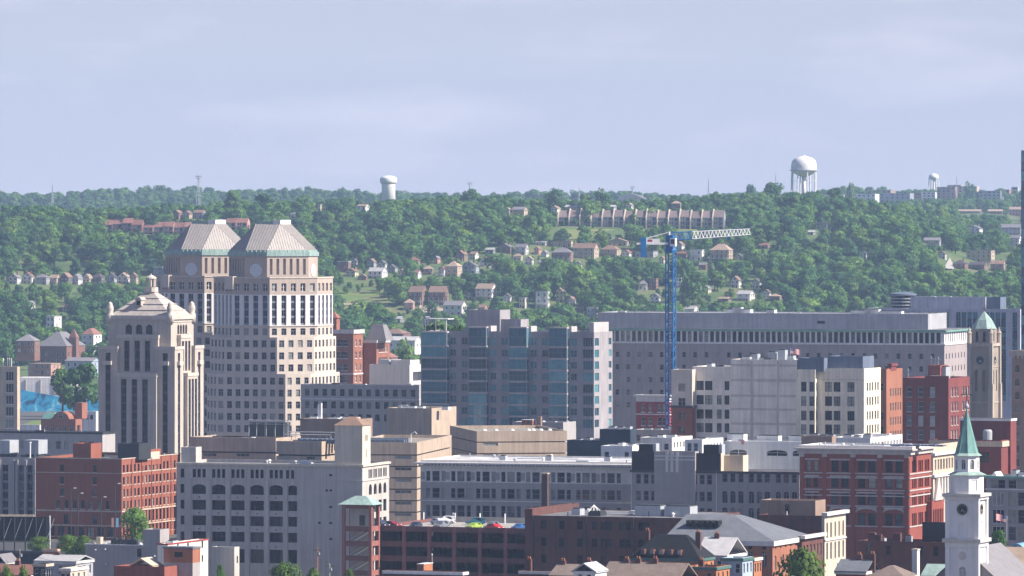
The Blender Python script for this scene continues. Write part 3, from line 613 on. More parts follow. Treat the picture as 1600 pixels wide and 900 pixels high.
# dark red institution with slate hip roof and cross gable
B = Bld('institution', 'dark red brick institution with grey slate hip roof in the valley at left', 'building', 58, 104, 133, 3560, a=-20)
zt = B.zz(541)
B.block(0, B.w, 0, B.d, -2, zt, 'h_brick', front=ops(lin(2.5, B.w - 2.5, 5), [zt * .25, zt * .6], 1.2, 2.4, 'sash:frame_white'), right=ops(lin(3, B.d - 3, 5), [zt * .25, zt * .6], 1.3, 2.4, 'sash:frame_white'), parapet=0)
rb = MB(); roof_on(rb, 'hip', B.w, B.d, zt + .02, B.zz(519) - zt); rb.build('roof', 'r_grey', B.root)
MB().prism(rect(B.w - 2, B.w + 2.5, 8, 12), 0, zt + 5).prism(rect(B.w - 2.2, B.w + 2.7, 7.8, 12.2), zt + 5, zt + 10, top=rect(B.w + .2, B.w + .3, 9.9, 10.1)).build('turret', 'h_brick', B.root)
HOUSE_BOX.append((56, 134, 572, 3560, 519))
# brick condominium rows, top left: unit after unit
def condo_row(label, x0, x1, yt, yb, n, wm, rm, D=None, fin=False, step=0.0, group=None, name='condominium_row', arches=True, slope=0):
    D = D or solveD((x0 + x1) / 2, yb) or lerp_table(CREST_D, (x0 + x1) / 2)
    B = Bld(name, label, 'townhouses', x0, x1, x1 + 6, D, a=-9, d=11, z=zpx(yb, D), group=group); w = B.w / n; H = zpx(yt, D) - B.z0; HOUSE_BOX.append((x0 - 2, x1 + 6, yb, D, yt))
    for k in range(n):
        x = k * w; dz = (k % 3 - 1) * step + slope * k; b = MB(); wh = H * .66; yo = (k % 2) * (1.4 if not fin else .6)
        b.prism(rect(x + .02, x + w - .02, yo, 11), -5, wh + dz); b.poly([(x + w - .02, yo, wh + dz), (x + w - .02, 11, wh + dz), (x + w - .02, 6, H + dz - .15)]); b.poly([(x + .02, 11, wh + dz), (x + .02, yo, wh + dz), (x + .02, 6, H + dz - .15)])
        u = b.build('unit', wm, B.root)
        MB().quad((x, yo - .5, wh + dz - .2), (x + w, yo - .5, wh + dz - .2), (x + w, 6, H + dz), (x, 6, H + dz)).quad((x + w, 11.4, wh + dz), (x, 11.4, wh + dz), (x, 6, H + dz), (x + w, 6, H + dz)).build('roof', rm, u)
        if fin: MB().poly([(x - .3, yo - 2.2, wh * .9 + dz), (x - .3, yo - 2.2, -5), (x - .3, 11, -5), (x - .3, 11, H + dz), (x - .3, 5, H + dz + 1.2)]).poly([(x + .3, yo - 2.2, wh * .9 + dz), (x + .3, 5, H + dz + 1.2), (x + .3, 11, H + dz), (x + .3, 11, -5), (x + .3, yo - 2.2, -5)]).quad((x - .3, yo - 2.2, -5), (x + .3, yo - 2.2, -5), (x + .3, yo - 2.2, wh * .9 + dz), (x - .3, yo - 2.2, wh * .9 + dz)).quad((x - .3, yo - 2.2, wh * .9 + dz), (x + .3, yo - 2.2, wh * .9 + dz), (x + .3, 5, H + dz + 1.2), (x - .3, 5, H + dz + 1.2)).build('fin_wall', 'h_cream', u)
        nf = 3 if fin else 2
        for f in range(nf):
            z = f * wh / nf + dz
            link('window', window_mesh(w * .34, wh / nf * .6, 'pair:frame_white'), u, (x + w * .1, yo - .04, z + wh / nf * .2)); link('window', window_mesh(w * .3, wh / nf * .72, 'bare:frame_dark:glass_dark'), u, (x + w * .58, yo - .04, z + .1))
            if f or fin: MB().box(x + .4, x + w - .4, yo - 1.6, yo - .02, z - .12, z + .02).box(x + .4, x + w - .4, yo - 1.6, yo - 1.52, z + .8, z + .9).build('balcony', 'frame_grey', u)
condo_row('row of red brick condominiums with red roofs, left one on the ridge', 161, 221, 342, 364, 4, 'h_brick', 'r_red', group='brick condominiums on the left ridge', step=.6)
condo_row('row of tan brick condominiums with red roofs behind the left twin roof', 224, 302, 347, 368, 5, 'h_pink', 'r_red', group='brick condominiums on the left ridge', step=.3)
condo_row('short tan brick condominium block between the two twin roofs', 352, 386, 341, 360, 2, 'h_pink', 'r_red', group='brick condominiums on the left ridge')
condo_row('long pale terrace with tan fin walls and brown roofs on the ridge', 872, 1131, 328, 358, 15, 'h_grey', 'r_mauve', fin=True, step=.35, name='ridge_terrace', slope=-.05)
# low retaining wall and little road patches on the slopes
def patch(name, pts, m, label=None, dz=.15, kind='structure'):
    """thin sheet following the terrain inside a photo quad given by its corner points"""
    (x0, y0), (x1, y1), (x2, y2), (x3, y3) = pts; b = MB(); n = 12; vv = []
    for j in range(n + 1):
        for i in range(n + 1):
            s, t_ = i / n, j / n; x = (x0 * (1 - s) + x1 * s) * (1 - t_) + (x3 * (1 - s) + x2 * s) * t_; y = (y0 * (1 - s) + y1 * s) * (1 - t_) + (y3 * (1 - s) + y2 * s) * t_
            D = solveD(x, y) or 4500; X = (x - 800) / F * D; b.v.append((X, D, ground(X, D) + dz))
    for j in range(n):
        for i in range(n): k = j * (n + 1) + i; b.f.append((k, k + 1, k + n + 2, k + n + 1)); b.m.append(0)
    return tag(b.build(name, m), label, kind=kind)
mat('grass', (.13, .2, .045), var=.25, streak=0, scale=.08, c2=(.19, .2, .07)); mat('dirt', (.4, .33, .24), var=.15, streak=0)
patch('meadow', [(522, 512), (612, 512), (612, 458), (522, 458)], 'grass'); patch('path', [(522, 478), (606, 480), (606, 477), (522, 475)], 'dirt', dz=.5)
patch('lawn', [(872, 374), (1150, 374), (1150, 359), (872, 359)], 'grass')
patch('verge', [(1470, 434), (1585, 434), (1585, 425), (1470, 425)], 'grass'); patch('road', [(1474, 421), (1490, 422), (1500, 400), (1486, 400)], 'concrete', dz=.5); patch('bare_slope', [(655, 492), (692, 494), (692, 480), (655, 478)], 'dirt', dz=.4)
CLEAR = [(524, 610, 460, 510), (868, 1152, 357, 375), (1472, 1582, 398, 433), (652, 694, 476, 496), (0, 160, 575, 690), (1575, 1605, 330, 380), (30, 95, 500, 515)]
# ---------------------------------------------------------------- the wood on the hills: one mass
pts = []; rg = random.Random(3)
def keep(X, D, z, h, r):
    x, yb = PX((X, D, z)); yt = YH + (HC - z - h) / D * F; rp = r / D * F
    for a, b_, c, d in CLEAR:
        if a < x < b_ and c < yb < d: return False
    for x0, x1, hb, hD, ht in HOUSE_BOX:
        if D < hD + 6 and D > hD - 900 and x + rp * .6 > x0 and x - rp * .6 < x1 and yt < hb - (hb - ht) * .3 and yb > ht: return False
    return True
D = 2950.0
while D < 7700:
    st = 12 if D < 4700 else 17; half = .097 * D
    X = -half
    while X < half:
        px, pd = X + rg.uniform(-.45, .45) * st, D + rg.uniform(-.45, .45) * st
        dens = 1.0 if pd > lerp_table(FOOT_D, 800 + px / pd * F) + 30 else .28
        if noise.noise((px * .008, pd * .008, 0)) < -.42: dens *= .35
        if rg.random() < dens:
            z = ground(px, pd); h = rg.uniform(8, 16.5) * (1 + .35 * noise.noise((px * .012, pd * .012, 5))) * (1 - .3 * math.exp(-((pd - lerp_table(CREST_D, 800 + px / pd * F)) / 130) ** 2))
            if not keep(px, pd, z, h, h * .42): h *= rg.uniform(.25, .45)
            if keep(px, pd, z, h, h * .42): pts.append((px, pd, z - .3, h / 12 * rg.uniform(.85, 1.2), h / 12, rg.uniform(0, 6.28)))
        X += st
    D += st * .9
me = bpy.data.meshes.new('forest'); me.from_pydata([p[:3] for p in pts], [], [])
at = me.attributes.new('tsize', 'FLOAT_VECTOR', 'POINT'); at.data.foreach_set('vector', [c for p in pts for c in (p[3], p[3], p[4])])
at = me.attributes.new('trot', 'FLOAT_VECTOR', 'POINT'); at.data.foreach_set('vector', [c for p in pts for c in (0, 0, p[5])])
forest = link('forest', me); tag(forest, 'dense green broadleaf wood covering the hills', 'wood', kind='stuff')
ng = bpy.data.node_groups.new('forest_nodes', 'GeometryNodeTree')
ng.interface.new_socket('Geometry', in_out='INPUT', socket_type='NodeSocketGeometry'); ng.interface.new_socket('Geometry', in_out='OUTPUT', socket_type='NodeSocketGeometry')
gi, go = N(ng, 'NodeGroupInput'), N(ng, 'NodeGroupOutput'); ip = N(ng, 'GeometryNodeInstanceOnPoints'); jn = N(ng, 'GeometryNodeJoinGeometry'); l = ng.links.new
for cm, tm, _ in TREES:
    mm = MB(); mm.n = [tuple(x.vector) for x in cm.corner_normals]; mm.v = [tuple(v.co) for v in cm.vertices]; mm.f = [tuple(p.vertices) for p in cm.polygons]; mm.m = [0] * len(mm.f); k0 = len(mm.v)
    mm.v += [tuple(v.co) for v in tm.vertices]; mm.f += [tuple(k0 + q for q in p.vertices) for p in tm.polygons]; mm.m += [1] * len(tm.polygons); mm.n += [tuple(v.normal) for v in tm.vertices]
    po = bpy.data.objects.new('forest_tree', mm.mesh('forest_tree', ['leaf', 'bark']))
    oi = N(ng, 'GeometryNodeObjectInfo'); oi.inputs[0].default_value = po; g2 = N(ng, 'GeometryNodeGeometryToInstance'); l(oi.outputs['Geometry'], g2.inputs[0]); l(g2.outputs[0], jn.inputs[0])
na = N(ng, 'GeometryNodeInputNamedAttribute', data_type='FLOAT_VECTOR'); na.inputs[0].default_value = 'tsize'
nr = N(ng, 'GeometryNodeInputNamedAttribute', data_type='FLOAT_VECTOR'); nr.inputs[0].default_value = 'trot'
e2 = N(ng, 'FunctionNodeEulerToRotation')
rv = N(ng, 'FunctionNodeRandomValue', data_type='INT'); rv.inputs[4].default_value = 0; rv.inputs[5].default_value = 5
l(gi.outputs[0], ip.inputs['Points']); l(jn.outputs[0], ip.inputs['Instance']); ip.inputs['Pick Instance'].default_value = True; l(rv.outputs[2], ip.inputs['Instance Index'])
l(nr.outputs[0], e2.inputs[0]); l(e2.outputs[0], ip.inputs['Rotation']); l(na.outputs[0], ip.inputs['Scale']); l(ip.outputs[0], go.inputs[0])
md = forest.modifiers.new('wood', 'NODES'); md.node_group = ng
print('forest trees', len(pts))
# trees that stand out one by one
for x, yb, yt, w, lab in [
 (365, 342, 299, 42, 'dark rounded tree on the skyline above the gap between the twin roofs'), (412, 344, 303, 40, 'broad dark tree on the skyline above the right twin roof'), (470, 342, 305, 44, 'wide dark tree on the ridge right of the twin roofs'),
 (734, 326, 296, 34, 'rounded tree on the skyline midway between tank and terrace'), (866, 332, 296, 40, 'large round dark tree on the ridge left of the terrace'), (939, 328, 295, 34, 'tall dark tree rising over the middle of the terrace'), (914, 328, 304, 26, 'smaller dark tree left of the tall one over the terrace'),
 (1208, 322, 286, 50, 'big dark tree on the skyline left of the legged water tower'), (1120, 324, 300, 26, 'pointed dark conifer-like tree above the right end of the terrace'), (1305, 320, 294, 34, 'bushy tree right of the legged water tower'), (1262, 320, 300, 30, 'tree crown at the feet of the legged water tower'),
 (775, 432, 398, 44, 'large dark tree right of the pale blue house'), (905, 470, 415, 60, 'broad tree below the tan hillside houses'), (860, 455, 405, 52, 'broad tree left of the yellow house'), (640, 450, 405, 34, 'dark leafy tree below the red-roofed house'), (1230, 430, 372, 60, 'large crown on the slope beyond the jib'),
 (300, 405, 372, 44, 'light green round tree on the slope behind the left twin tower'), (85, 418, 388, 38, 'light green rounded tree above the hillside row'), (165, 420, 390, 40, 'rounded bright tree above the middle of the hillside row')]:
    tree(x, yb, yt, w, lab, group='trees standing out on the hills')
for x, yb, yt, w, D, lab in [(132, 632, 570, 66, 2650, 'big dark green tree right of the concrete mural wall'), (98, 625, 578, 54, 2690, 'dark tree behind the concrete mural wall'), (632, 575, 531, 44, 3000, 'round tree left of the glass apartment block'), (600, 590, 556, 26, 2700, 'small tree right of the ornate brick block'),
                             (1515, 322, 284, 20, 7000, 'round distant tree beside the hospital roofs'), (533, 312, 293, 15, 6800, 'thin tall tree on the skyline left of the drum-shaped tank'), (1172, 318, 290, 22, 6200, 'hazy round tree on the skyline above the jib end'), (1328, 316, 288, 22, 6400, 'hazy tree on the skyline right of the legged water tower')]:
    tree(x, yb, yt, w, lab, D=D, group='trees in the valley and on the far skyline')
# ================================================================ far landmarks
mat('tank_white', (.78, .77, .74), rough=.55, var=.05, streak=.12, scale=.1)
def dome_pts(r, z0, z1, n=7): return [(r * math.cos(math.pi / 2 * k / n), z0 + (z1 - z0) * math.sin(math.pi / 2 * k / n)) for k in range(n)] + [(.05, z1)]
# drum-shaped tank on a wide stem
D = 5200; c = P(607, 330, D); r = thing('water_tower', 'cream drum-shaped water tank on a wide stem on the skyline', 'water tower', (c.x, D, zpx(332, D)))
s = D / F; zb = zpx(332, D); zz = lambda y: zpx(y, D) - zb
MB().lathe(0, 0, [(11.2 * s, 0), (10.6 * s, zz(290)), (11.0 * s, zz(287))], n=40).build('stem', 'tank_white', r, True)
MB().lathe(0, 0, [(10.9 * s, zz(288)), (13 * s, zz(285)), (13.3 * s, zz(284)), (13.3 * s, zz(279)), (12 * s, zz(277)), (7 * s, zz(275)), (1, zz(274.3))], n=40).build('tank', 'tank_white', r, True)
# legged tower with central riser
D = 4750; zb = zpx(318, D); c = P(1256, 318, D); s = D / F; r = thing('water_tower', 'large white water tower with round tank on slim legs beside a dark tree', 'water tower', (c.x, D, zb))
zz = lambda y: zpx(y, D) - zb
MB().lathe(0, 0, [(5 * s, zz(276)), (14 * s, zz(272)), (19.5 * s, zz(267)), (20 * s, zz(263)), (20 * s, zz(258)), (18.3 * s, zz(251)), (13 * s, zz(246.4)), (5 * s, zz(244.2)), (1, zz(243.8))], n=40).build('tank', 'tank_white', r, True)
MB().lathe(0, 0, [(3.4 * s, 0), (3.2 * s, zz(274))], n=20).build('riser', 'tank_white', r, True)
MB().lathe(0, 0, [(20.3 * s, zz(266.8)), (22.3 * s, zz(266.6)), (22.3 * s, zz(265.2)), (20.2 * s, zz(265.0))], n=40).build('walkway', 'metal', r)
for k in range(8):
    a = 2 * math.pi * (k + .3) / 8; MB().bar((21 * s * math.cos(a), 21 * s * math.sin(a), -3), (19.3 * s * math.cos(a), 19.3 * s * math.sin(a), zz(264)), .55, 0, 8).build('leg', 'tank_white', r)
b = MB()
for zf in (.34, .68):
    for k in range(8):
        a, a2 = [2 * math.pi * (q + .3) / 8 for q in (k, k + 1)]; rr = 20.4 * s; z = zz(266) * zf; b.bar((rr * math.cos(a), rr * math.sin(a), z), (rr * math.cos(a2), rr * math.sin(a2), z), .12)
b.build('bracing', 'tank_white', r)
MB().lathe(0, 0, [(3 * s, zz(244.6)), (3 * s, zz(243)), (1, zz(242.6))], n=16).build('hatch', 'tank_white', r)
# small far tower
D = 7300; zb = zpx(300, D); c = P(1459, 300, D); s = D / F; r = thing('water_tower', 'small pale far water tower with ball tank behind the hospital', 'water tower', (c.x, D, zb)); zz = lambda y: zpx(y, D) - zb
MB().lathe(0, 0, [(1, zz(282)), (5.5 * s, zz(281)), (7.9 * s, zz(278)), (7.9 * s, zz(275.5)), (5.5 * s, zz(272.3)), (1, zz(271))], n=28).build('tank', 'tank_white', r, True)
for k in range(6): a = k * 1.047; MB().bar((8.3 * s * math.cos(a), 8.3 * s * math.sin(a), -4), (7.3 * s * math.cos(a), 7.3 * s * math.sin(a), zz(278)), .6).build('leg', 'tank_white', r)
MB().lathe(0, 0, [(1.6 * s, -4), (1.5 * s, zz(281))], n=12).build('riser', 'tank_white', r)
def mast(x, yb, yt, D, w, label, arms=0):
    c = P(x, yb, D); h = zpx(yt, D) - c.z; r = thing('antenna_mast', label, 'mast', (c.x, D, c.z)); b = MB()
    for sx, sy in ((-1, -1), (1, -1), (0, 1)): b.bar((sx * w, sy * w, 0), (sx * w * .25, sy * w * .25, h), .22)
    n = int(h / (w * 2.4)) + 1
    for k in range(n):
        f0, f1 = 1 - .75 * k / n, 1 - .75 * (k + 1) / n; z0, z1 = h * k / n, h * (k + 1) / n
        b.bar((-w * f0, -w * f0, z0), (w * f1, -w * f1, z1), .14); b.bar((w * f0, -w * f0, z0), (0, w * f1, z1), .14)
    b.build('lattice', 'metal', r); MB().bar((0, 0, h), (0, 0, h + 3), .15).build('antenna', 'metal', r)
    if arms: MB().box(-3, 3, -.3, .3, h - 1.2, h - .4).box(-2.4, 2.4, -.3, .3, h - 3, h - 2.4).build('aerial_arms', 'metal', r)
for a_ in ((310, 322, 274, 5600, 1.9, 'thick lattice radio mast on the skyline above the left twin tower', 1), (82, 318, 290, 6600, 1.0, 'thin lattice mast on the far left skyline', 0), (734, 318, 285, 6500, .9, 'thin mast with aerials right of the drum-shaped tank', 1), (905, 320, 294, 6500, .8, 'thin mast on the skyline above the left terrace end', 0),
           (988, 322, 291, 6500, .9, 'mast with wide aerial arms above the terrace middle', 1), (1107, 322, 282, 6400, .9, 'thin lattice mast on the skyline above the terrace right end', 0), (1212, 318, 274, 6600, .7, 'needle-thin mast left of the legged water tower', 0), (1495, 312, 277, 7300, .8, 'needle-thin mast right of the small far water tower', 0)): mast(*a_)
# stadium-like low roof and hospital on the far ridge
for n_, c_ in (('f_white', (.6, .6, .58)), ('f_grey', (.3, .31, .35)), ('f_brown', (.3, .22, .18)), ('f_tan', (.5, .42, .33)), ('f_red', (.36, .2, .16))): mat(n_, c_, var=.08, rnd_amt=.08)
HG = 'hospital buildings on the far right ridge'
for x0, x1, yt, yb, m, D, fl, lab in [
 (1318, 1374, 303, 314, 'f_white', 7000, 2, 'long low white hospital wing at the left of the far ridge'), (1330, 1400, 297, 312, 'f_brown', 7200, 3, 'long brownish hospital wing behind the low white one'), (1375, 1428, 302, 321, 'f_grey', 6900, 4, 'long grey-blue hospital block on the far ridge'), (1428, 1442, 301, 319, 'f_brown', 6880, 4, 'narrow brown link block between grey and white hospital blocks'),
 (1441, 1464, 300, 317, 'f_white', 6850, 4, 'white hospital block with rows of windows on the far ridge'), (1464, 1496, 292, 314, 'f_brown', 7000, 5, 'tall brownish hospital block right of the small far water tower'), (1480, 1505, 289, 302, 'f_tan', 7250, 3, 'tan hospital block rising behind the brownish one'), (1497, 1530, 291, 306, 'f_tan', 7150, 3, 'tan stepped hospital wing right of centre'),
 (1529, 1568, 298, 318, 'f_grey', 7000, 4, 'grey wide hospital wing toward the right edge'), (1580, 1592, 292, 303, 'f_white', 7200, 2, 'bright white block near the right end of the far ridge'), (1452, 1480, 316, 326, 'f_red', 6600, 2, 'low reddish house row in front of the white hospital block'), (1555, 1580, 296, 308, 'f_red', 7250, 2, 'reddish building behind the grey wide hospital wing'), (1280, 1320, 305, 318, 'f_tan', 6400, 1, 'low tan building right behind the legged water tower')]:
    B = Bld('hospital_block', lab, 'building', x0, x1 - (x1 - x0) * .12, x1, D, a=-14, z=zpx(yb + 8, D), group=HG); zt = B.zz(yt); fh = (zt - B.zz(yb)) / fl
    n = max(3, int(B.w / 5)); B.block(0, B.w, 0, B.d, 0, zt, m, front=ops(lin(2.5, B.w - 2.5, n), [B.zz(yb) + fh * (k + .5) for k in range(fl)], 2.2, fh * .45, 'bare:frame_dark:glass'), roof='roof_grey')
D = 5600; B = Bld('stadium_roof', 'low dark curved hall roof on the skyline behind the terrace', 'hall', 966, 1005, 1012, D, a=-8, z=zpx(330, D), d=30)
n = 10; b = MB(); q = [(B.w * k / n, B.zz(310) + (B.zz(303) - B.zz(310)) * math.sin(math.pi * k / n)) for k in range(n + 1)]
for (x0, z0), (x1, z1) in zip(q, q[1:]): b.quad((x0, 0, z0), (x1, 0, z1), (x1, 30, z1), (x0, 30, z0))
b.build('roof', 'r_grey', B.root); MB().poly([(0, 0, 0), (B.w, 0, 0)] + [(x, 0, z - .02) for x, z in reversed(q)]).poly([(B.w, 0, 0), (B.w, 30, 0), (B.w, 30, q[-1][1]), (B.w, 0, q[-1][1])]).build('wall', 'f_grey', B.root)
# ================================================================ twin towers
mat('pg_stone', (.58, .5, .42), var=.07, streak=.1, scale=.2); mat('pg_pink', (.44, .36, .3), var=.08, streak=.1, scale=.2); mat('pg_white', (.72, .69, .66), var=.05, streak=.08, scale=.2)
mat('pg_roof', (.36, .33, .305), rough=.5, var=.08, streak=.1, scale=.3, metal=.2); mat('pg_rib', (.42, .385, .355), rough=.5); mat('pg_copper', (.29, .4, .36), rough=.6, var=.15, streak=.25); mat('clock_face', (.6, .62, .66), var=.03, streak=0, rough=.5)
def octo(W, c, cx=0, cy=0):
    """chamfered square, edges: 0 front, 1 right chamfer, 2 right, 3 back chamfer, 4 back, 5, 6 left, 7 left chamfer"""
    h = W / 2; k = c / math.sqrt(2); p = [(-h + k, -h), (h - k, -h), (h, -h + k), (h, h - k), (h - k, h), (-h + k, h), (-h, h - k), (-h, -h + k)]
    return [(x + cx, y + cy) for x, y in p]
def elen(poly, e): a, b_ = Vector(poly[e]), Vector(poly[(e + 1) % len(poly)]); return (b_ - a).length
def twin(label, xc, D):
    B = Bld('office_tower', label, 'tower', xc, xc + 1, xc + 2, D, w=.001, d=.001, group='matching twin office towers'); Z = lambda y: HC - (y - YH) / F * 2000
    def rows(p, zs, w, h, st, cnt):
        return {e: ops([elen(p, e) * (k + .5) / n for k in range(n)], zs, ww, h, st) for e, n, ww in cnt}
    # stage 1 (widest front), stage 2, shaft: the same square with growing chamfers
    p1 = octo(37, 8.9); fl = [Z(584) - 3.9 * (k + .6) for k in range(9)]
    B.wall(p1, 0, Z(584), 'pg_stone', rows(p1, fl, 0, 2.4, '', ()) | {0: ops([elen(p1, 0) * (k + .5) / 8 for k in range(8)], fl, 1.75, 2.3, 'cross:frame_grey'), 1: ops([elen(p1, 1) * (k + .5) / 3 for k in range(3)], fl, 1.5, 2.3, 'cross:frame_grey'), 2: ops([elen(p1, 2) * (k + .5) / 8 for k in range(8)], fl, 1.6, 2.3, 'cross:frame_grey'), 7: ops([elen(p1, 7) * (k + .5) / 3 for k in range(3)], fl, 1.5, 2.3, 'cross:frame_grey')}, depth=.3, parapet=.3)
    p2 = octo(37 - .06, 13.05); fl = [Z(584) + 1.9 + 3.93 * k for k in range(3)]
    B.wall(p2, Z(584) - .29, Z(527), 'pg_stone', {0: ops([elen(p2, 0) * (k + .5) / 6 for k in range(6)], fl, 1.75, 2.3, 'cross:frame_grey'), 1: ops([elen(p2, 1) * (k + .5) / 4 for k in range(4)], fl, 1.75, 2.3, 'cross:frame_grey'), 2: ops([elen(p2, 2) * (k + .5) / 6 for k in range(6)], fl, 1.6, 2.3, 'cross:frame_grey'), 7: ops([elen(p2, 7) * (k + .5) / 4 for k in range(4)], fl, 1.75, 2.3, 'cross:frame_grey')}, depth=.3, parapet=.3)
    p3 = octo(37 - .12, 16.7); W5 = {0: 4, 1: 5, 2: 4, 7: 5}
    B.wall(p3, Z(527) - .29, Z(509), 'pg_stone', {e: ops([elen(p3, e) * (k + .5) / n for k in range(n)], [Z(518.5)], 1.75, 2.2, 'cross:frame_grey') for e, n in W5.items()}, depth=.3, parapet=0)
    B.wall(p3, Z(509), Z(460.5), 'pg_white', {e: ops([elen(p3, e) * (k + .5) / n for k in range(n)], [Z(485)], 1.75, Z(461.5) - Z(508), 'strip4:spandrel_grey:glass_dark') for e, n in W5.items()}, depth=.55, parapet=0, name='pilaster_wall')
    B.ring('string_course', 'pg_stone', p3, Z(510), Z(508.6), .25)
    B.wall(p3, Z(460.5), Z(433.5), 'pg_pink', {e: ops([elen(p3, e) * (k + .5) / n for k in range(n)], [Z(449)], 1.75, 2.6, 'pair:frame_white') for e, n in W5.items()}, depth=.5, parapet=.4, name='attic_wall')
    B.ring('coping', 'pg_stone', p3, Z(433.5) - .3, Z(433.5) + .12, .2)
    # corner notches: bright stub piers on the left chamfer of the front
    cq = p3[0]; MB().box(cq[0] - 2.2, cq[0] + .6, cq[1] - .9, cq[1] + 2, Z(452), Z(433.5) + .3).build('corner_block', 'pg_stone', B.root)
    p4 = octo(28.4, 14.6)
    B.wall(p4, Z(433.5) - .5, Z(400.5), 'pg_pink', {e: ops([elen(p4, e) * (k + .62) / 6.24 for k in range(6)], [Z(417)], 1.0, 5.2, 'bare:spandrel:pg_pink', .7) for e in (1, 7)}, depth=.7, parapet=0, name='drum_wall')
    for e in (0, 2):
        q, q2 = Vector(p4[e]), Vector(p4[(e + 1) % 8]); m_ = (q + q2) / 2; t = (q2 - q).normalized(); nn = Vector((t.y, -t.x)); cf = MB(); n = 32
        an = math.atan2(t.y, t.x); cz = Z(422.5)
        MB().poly([(2.15 * math.cos(2 * math.pi * k / n), -.12, 2.15 * math.sin(2 * math.pi * k / n)) for k in range(n)]).build('clock_face', 'clock_face', B.root, loc=(m_.x + nn.x * .02, m_.y + nn.y * .02, cz), rz=an)
        g = MB()
        for v in (-1.2, -.4, .4, 1.2):
            ln = math.sqrt(2.15 ** 2 - v * v); g.box(v - .04, v + .04, -.17, -.125, -ln, ln); g.box(-ln, ln, -.165, -.128, v - .04, v + .04)
        g.build('clock_grid', 'metal', B.root, loc=(m_.x, m_.y, cz), rz=an)
    # green copper gutter with its little acroteria, roof from octagon to square
    g = MB(); g.prism(octo(29.2, 15), Z(400.5), Z(394)); g.prism(octo(28.2, 14.5), Z(394), Z(391.2)); cp = g.build('copper_gutter', 'pg_copper', B.root)
    k8 = octo(28.2, 14.5)
    for e in (0, 1, 2, 7):
        for f in range(5):
            q = Vector(k8[e]).lerp(Vector(k8[(e + 1) % 8]), (f + .5) / 5); MB().lathe(q.x, q.y, [(.32, Z(394)), (.2, Z(392.5)), (.05, Z(390.6))], n=6).build('finial', 'pg_copper', cp)
    base = octo(27.6, 14.2); tw = 8.6; top = [(-tw / 2, -tw / 2), (tw / 2, -tw / 2), (tw / 2, -tw / 2), (tw / 2, tw / 2), (tw / 2, tw / 2), (-tw / 2, tw / 2), (-tw / 2, tw / 2), (-tw / 2, -tw / 2)]
    zb, zt = Z(391.2) + .01, Z(350); rb = MB(); ribs = MB()
    for e in range(8):
        f = (e + 1) % 8; A, A2, T, T2 = Vector((*base[e], zb)), Vector((*base[f], zb)), Vector((*top[e], zt)), Vector((*top[f], zt))
        (rb.poly([A, A2, T]) if (T - T2).length < .01 else rb.quad(A, A2, T2, T))
        t = (A2 - A).normalized(); nn = (A2 - A).cross(T - A).normalized(); ln = (A2 - A).length; n = int(ln / .85)
        for k in range(n + 1):
            s_ = k / n; q0 = A.lerp(A2, s_)
            if (T - T2).length < .01:
                # ribs run straight up the slope until they meet a hip
                mid = A.lerp(A2, .5); up = T - mid; hgt = 1 - abs(s_ - .5) * 2; q1 = q0 + up * hgt
            else: q1 = T.lerp(T2, s_)
            if (q1 - q0).length > .5: ribs.bar(q0 + nn * .06, q1 + nn * .06, .07)
    ro = rb.build('roof', 'pg_roof', B.root); ribs.build('roof_ribs', 'pg_rib', ro)
    MB().box(-tw / 2, tw / 2 - 2.6, -tw / 2, tw / 2, zt - .1, zt + .9).build('roof_crest', 'pg_copper', ro); MB().box(tw / 2 - 2.55, tw / 2 + .1, -tw / 2 - .1, tw / 2, zt - .1, zt + 1.3).build('roof_hatch', 'white', ro)
    return B
twin('right twin tower with ribbed pyramid roof, white pilasters and green gutter', 426, 2018)
twin('left twin tower with ribbed pyramid roof, partly behind the right one', 325, 2062)
# annexes at the foot of the twin towers
mat('annex', (.4, .38, .37), var=.08); mat('annex_lt', (.6, .58, .56), var=.06)
B = Bld('office_annex', 'low stone office annex right of the twin towers with a row of windows', 'building', 470, 655, 668, 1960); zt = B.zz(602)
B.block(0, B.w, 0, B.d, 0, zt, 'annex', front=ops(lin(2.2, B.w - 2.2, 13), [zt - 2.6, zt - 6.6, zt - 10.6], 1.6, 2.2, 'cross:frame_dark'))
B.ring('string_course', 'annex_lt', rect(0, B.w, 0, B.d), zt - 4.9, zt - 4.4, .15)
B = Bld('office_annex', 'pale flat-roofed block right of the ornate brick building', 'building', 577, 640, 663, 2080); zt = B.zz(570)
B.block(0, B.w, 0, B.d, 0, zt, 'annex_lt', right=ops(lin(4, B.d - 4, 6), [zt - 4], 2.2, 3, 'cross:frame_grey'))
B.block(B.w * .45, B.w - 1, 3, B.d - 2, zt - .6, B.zz(563), 'annex_lt'); MB().box(2, 6, 3, 8, zt - .6, zt + 1.6).build('rooftop_unit', 'metal', B.root)
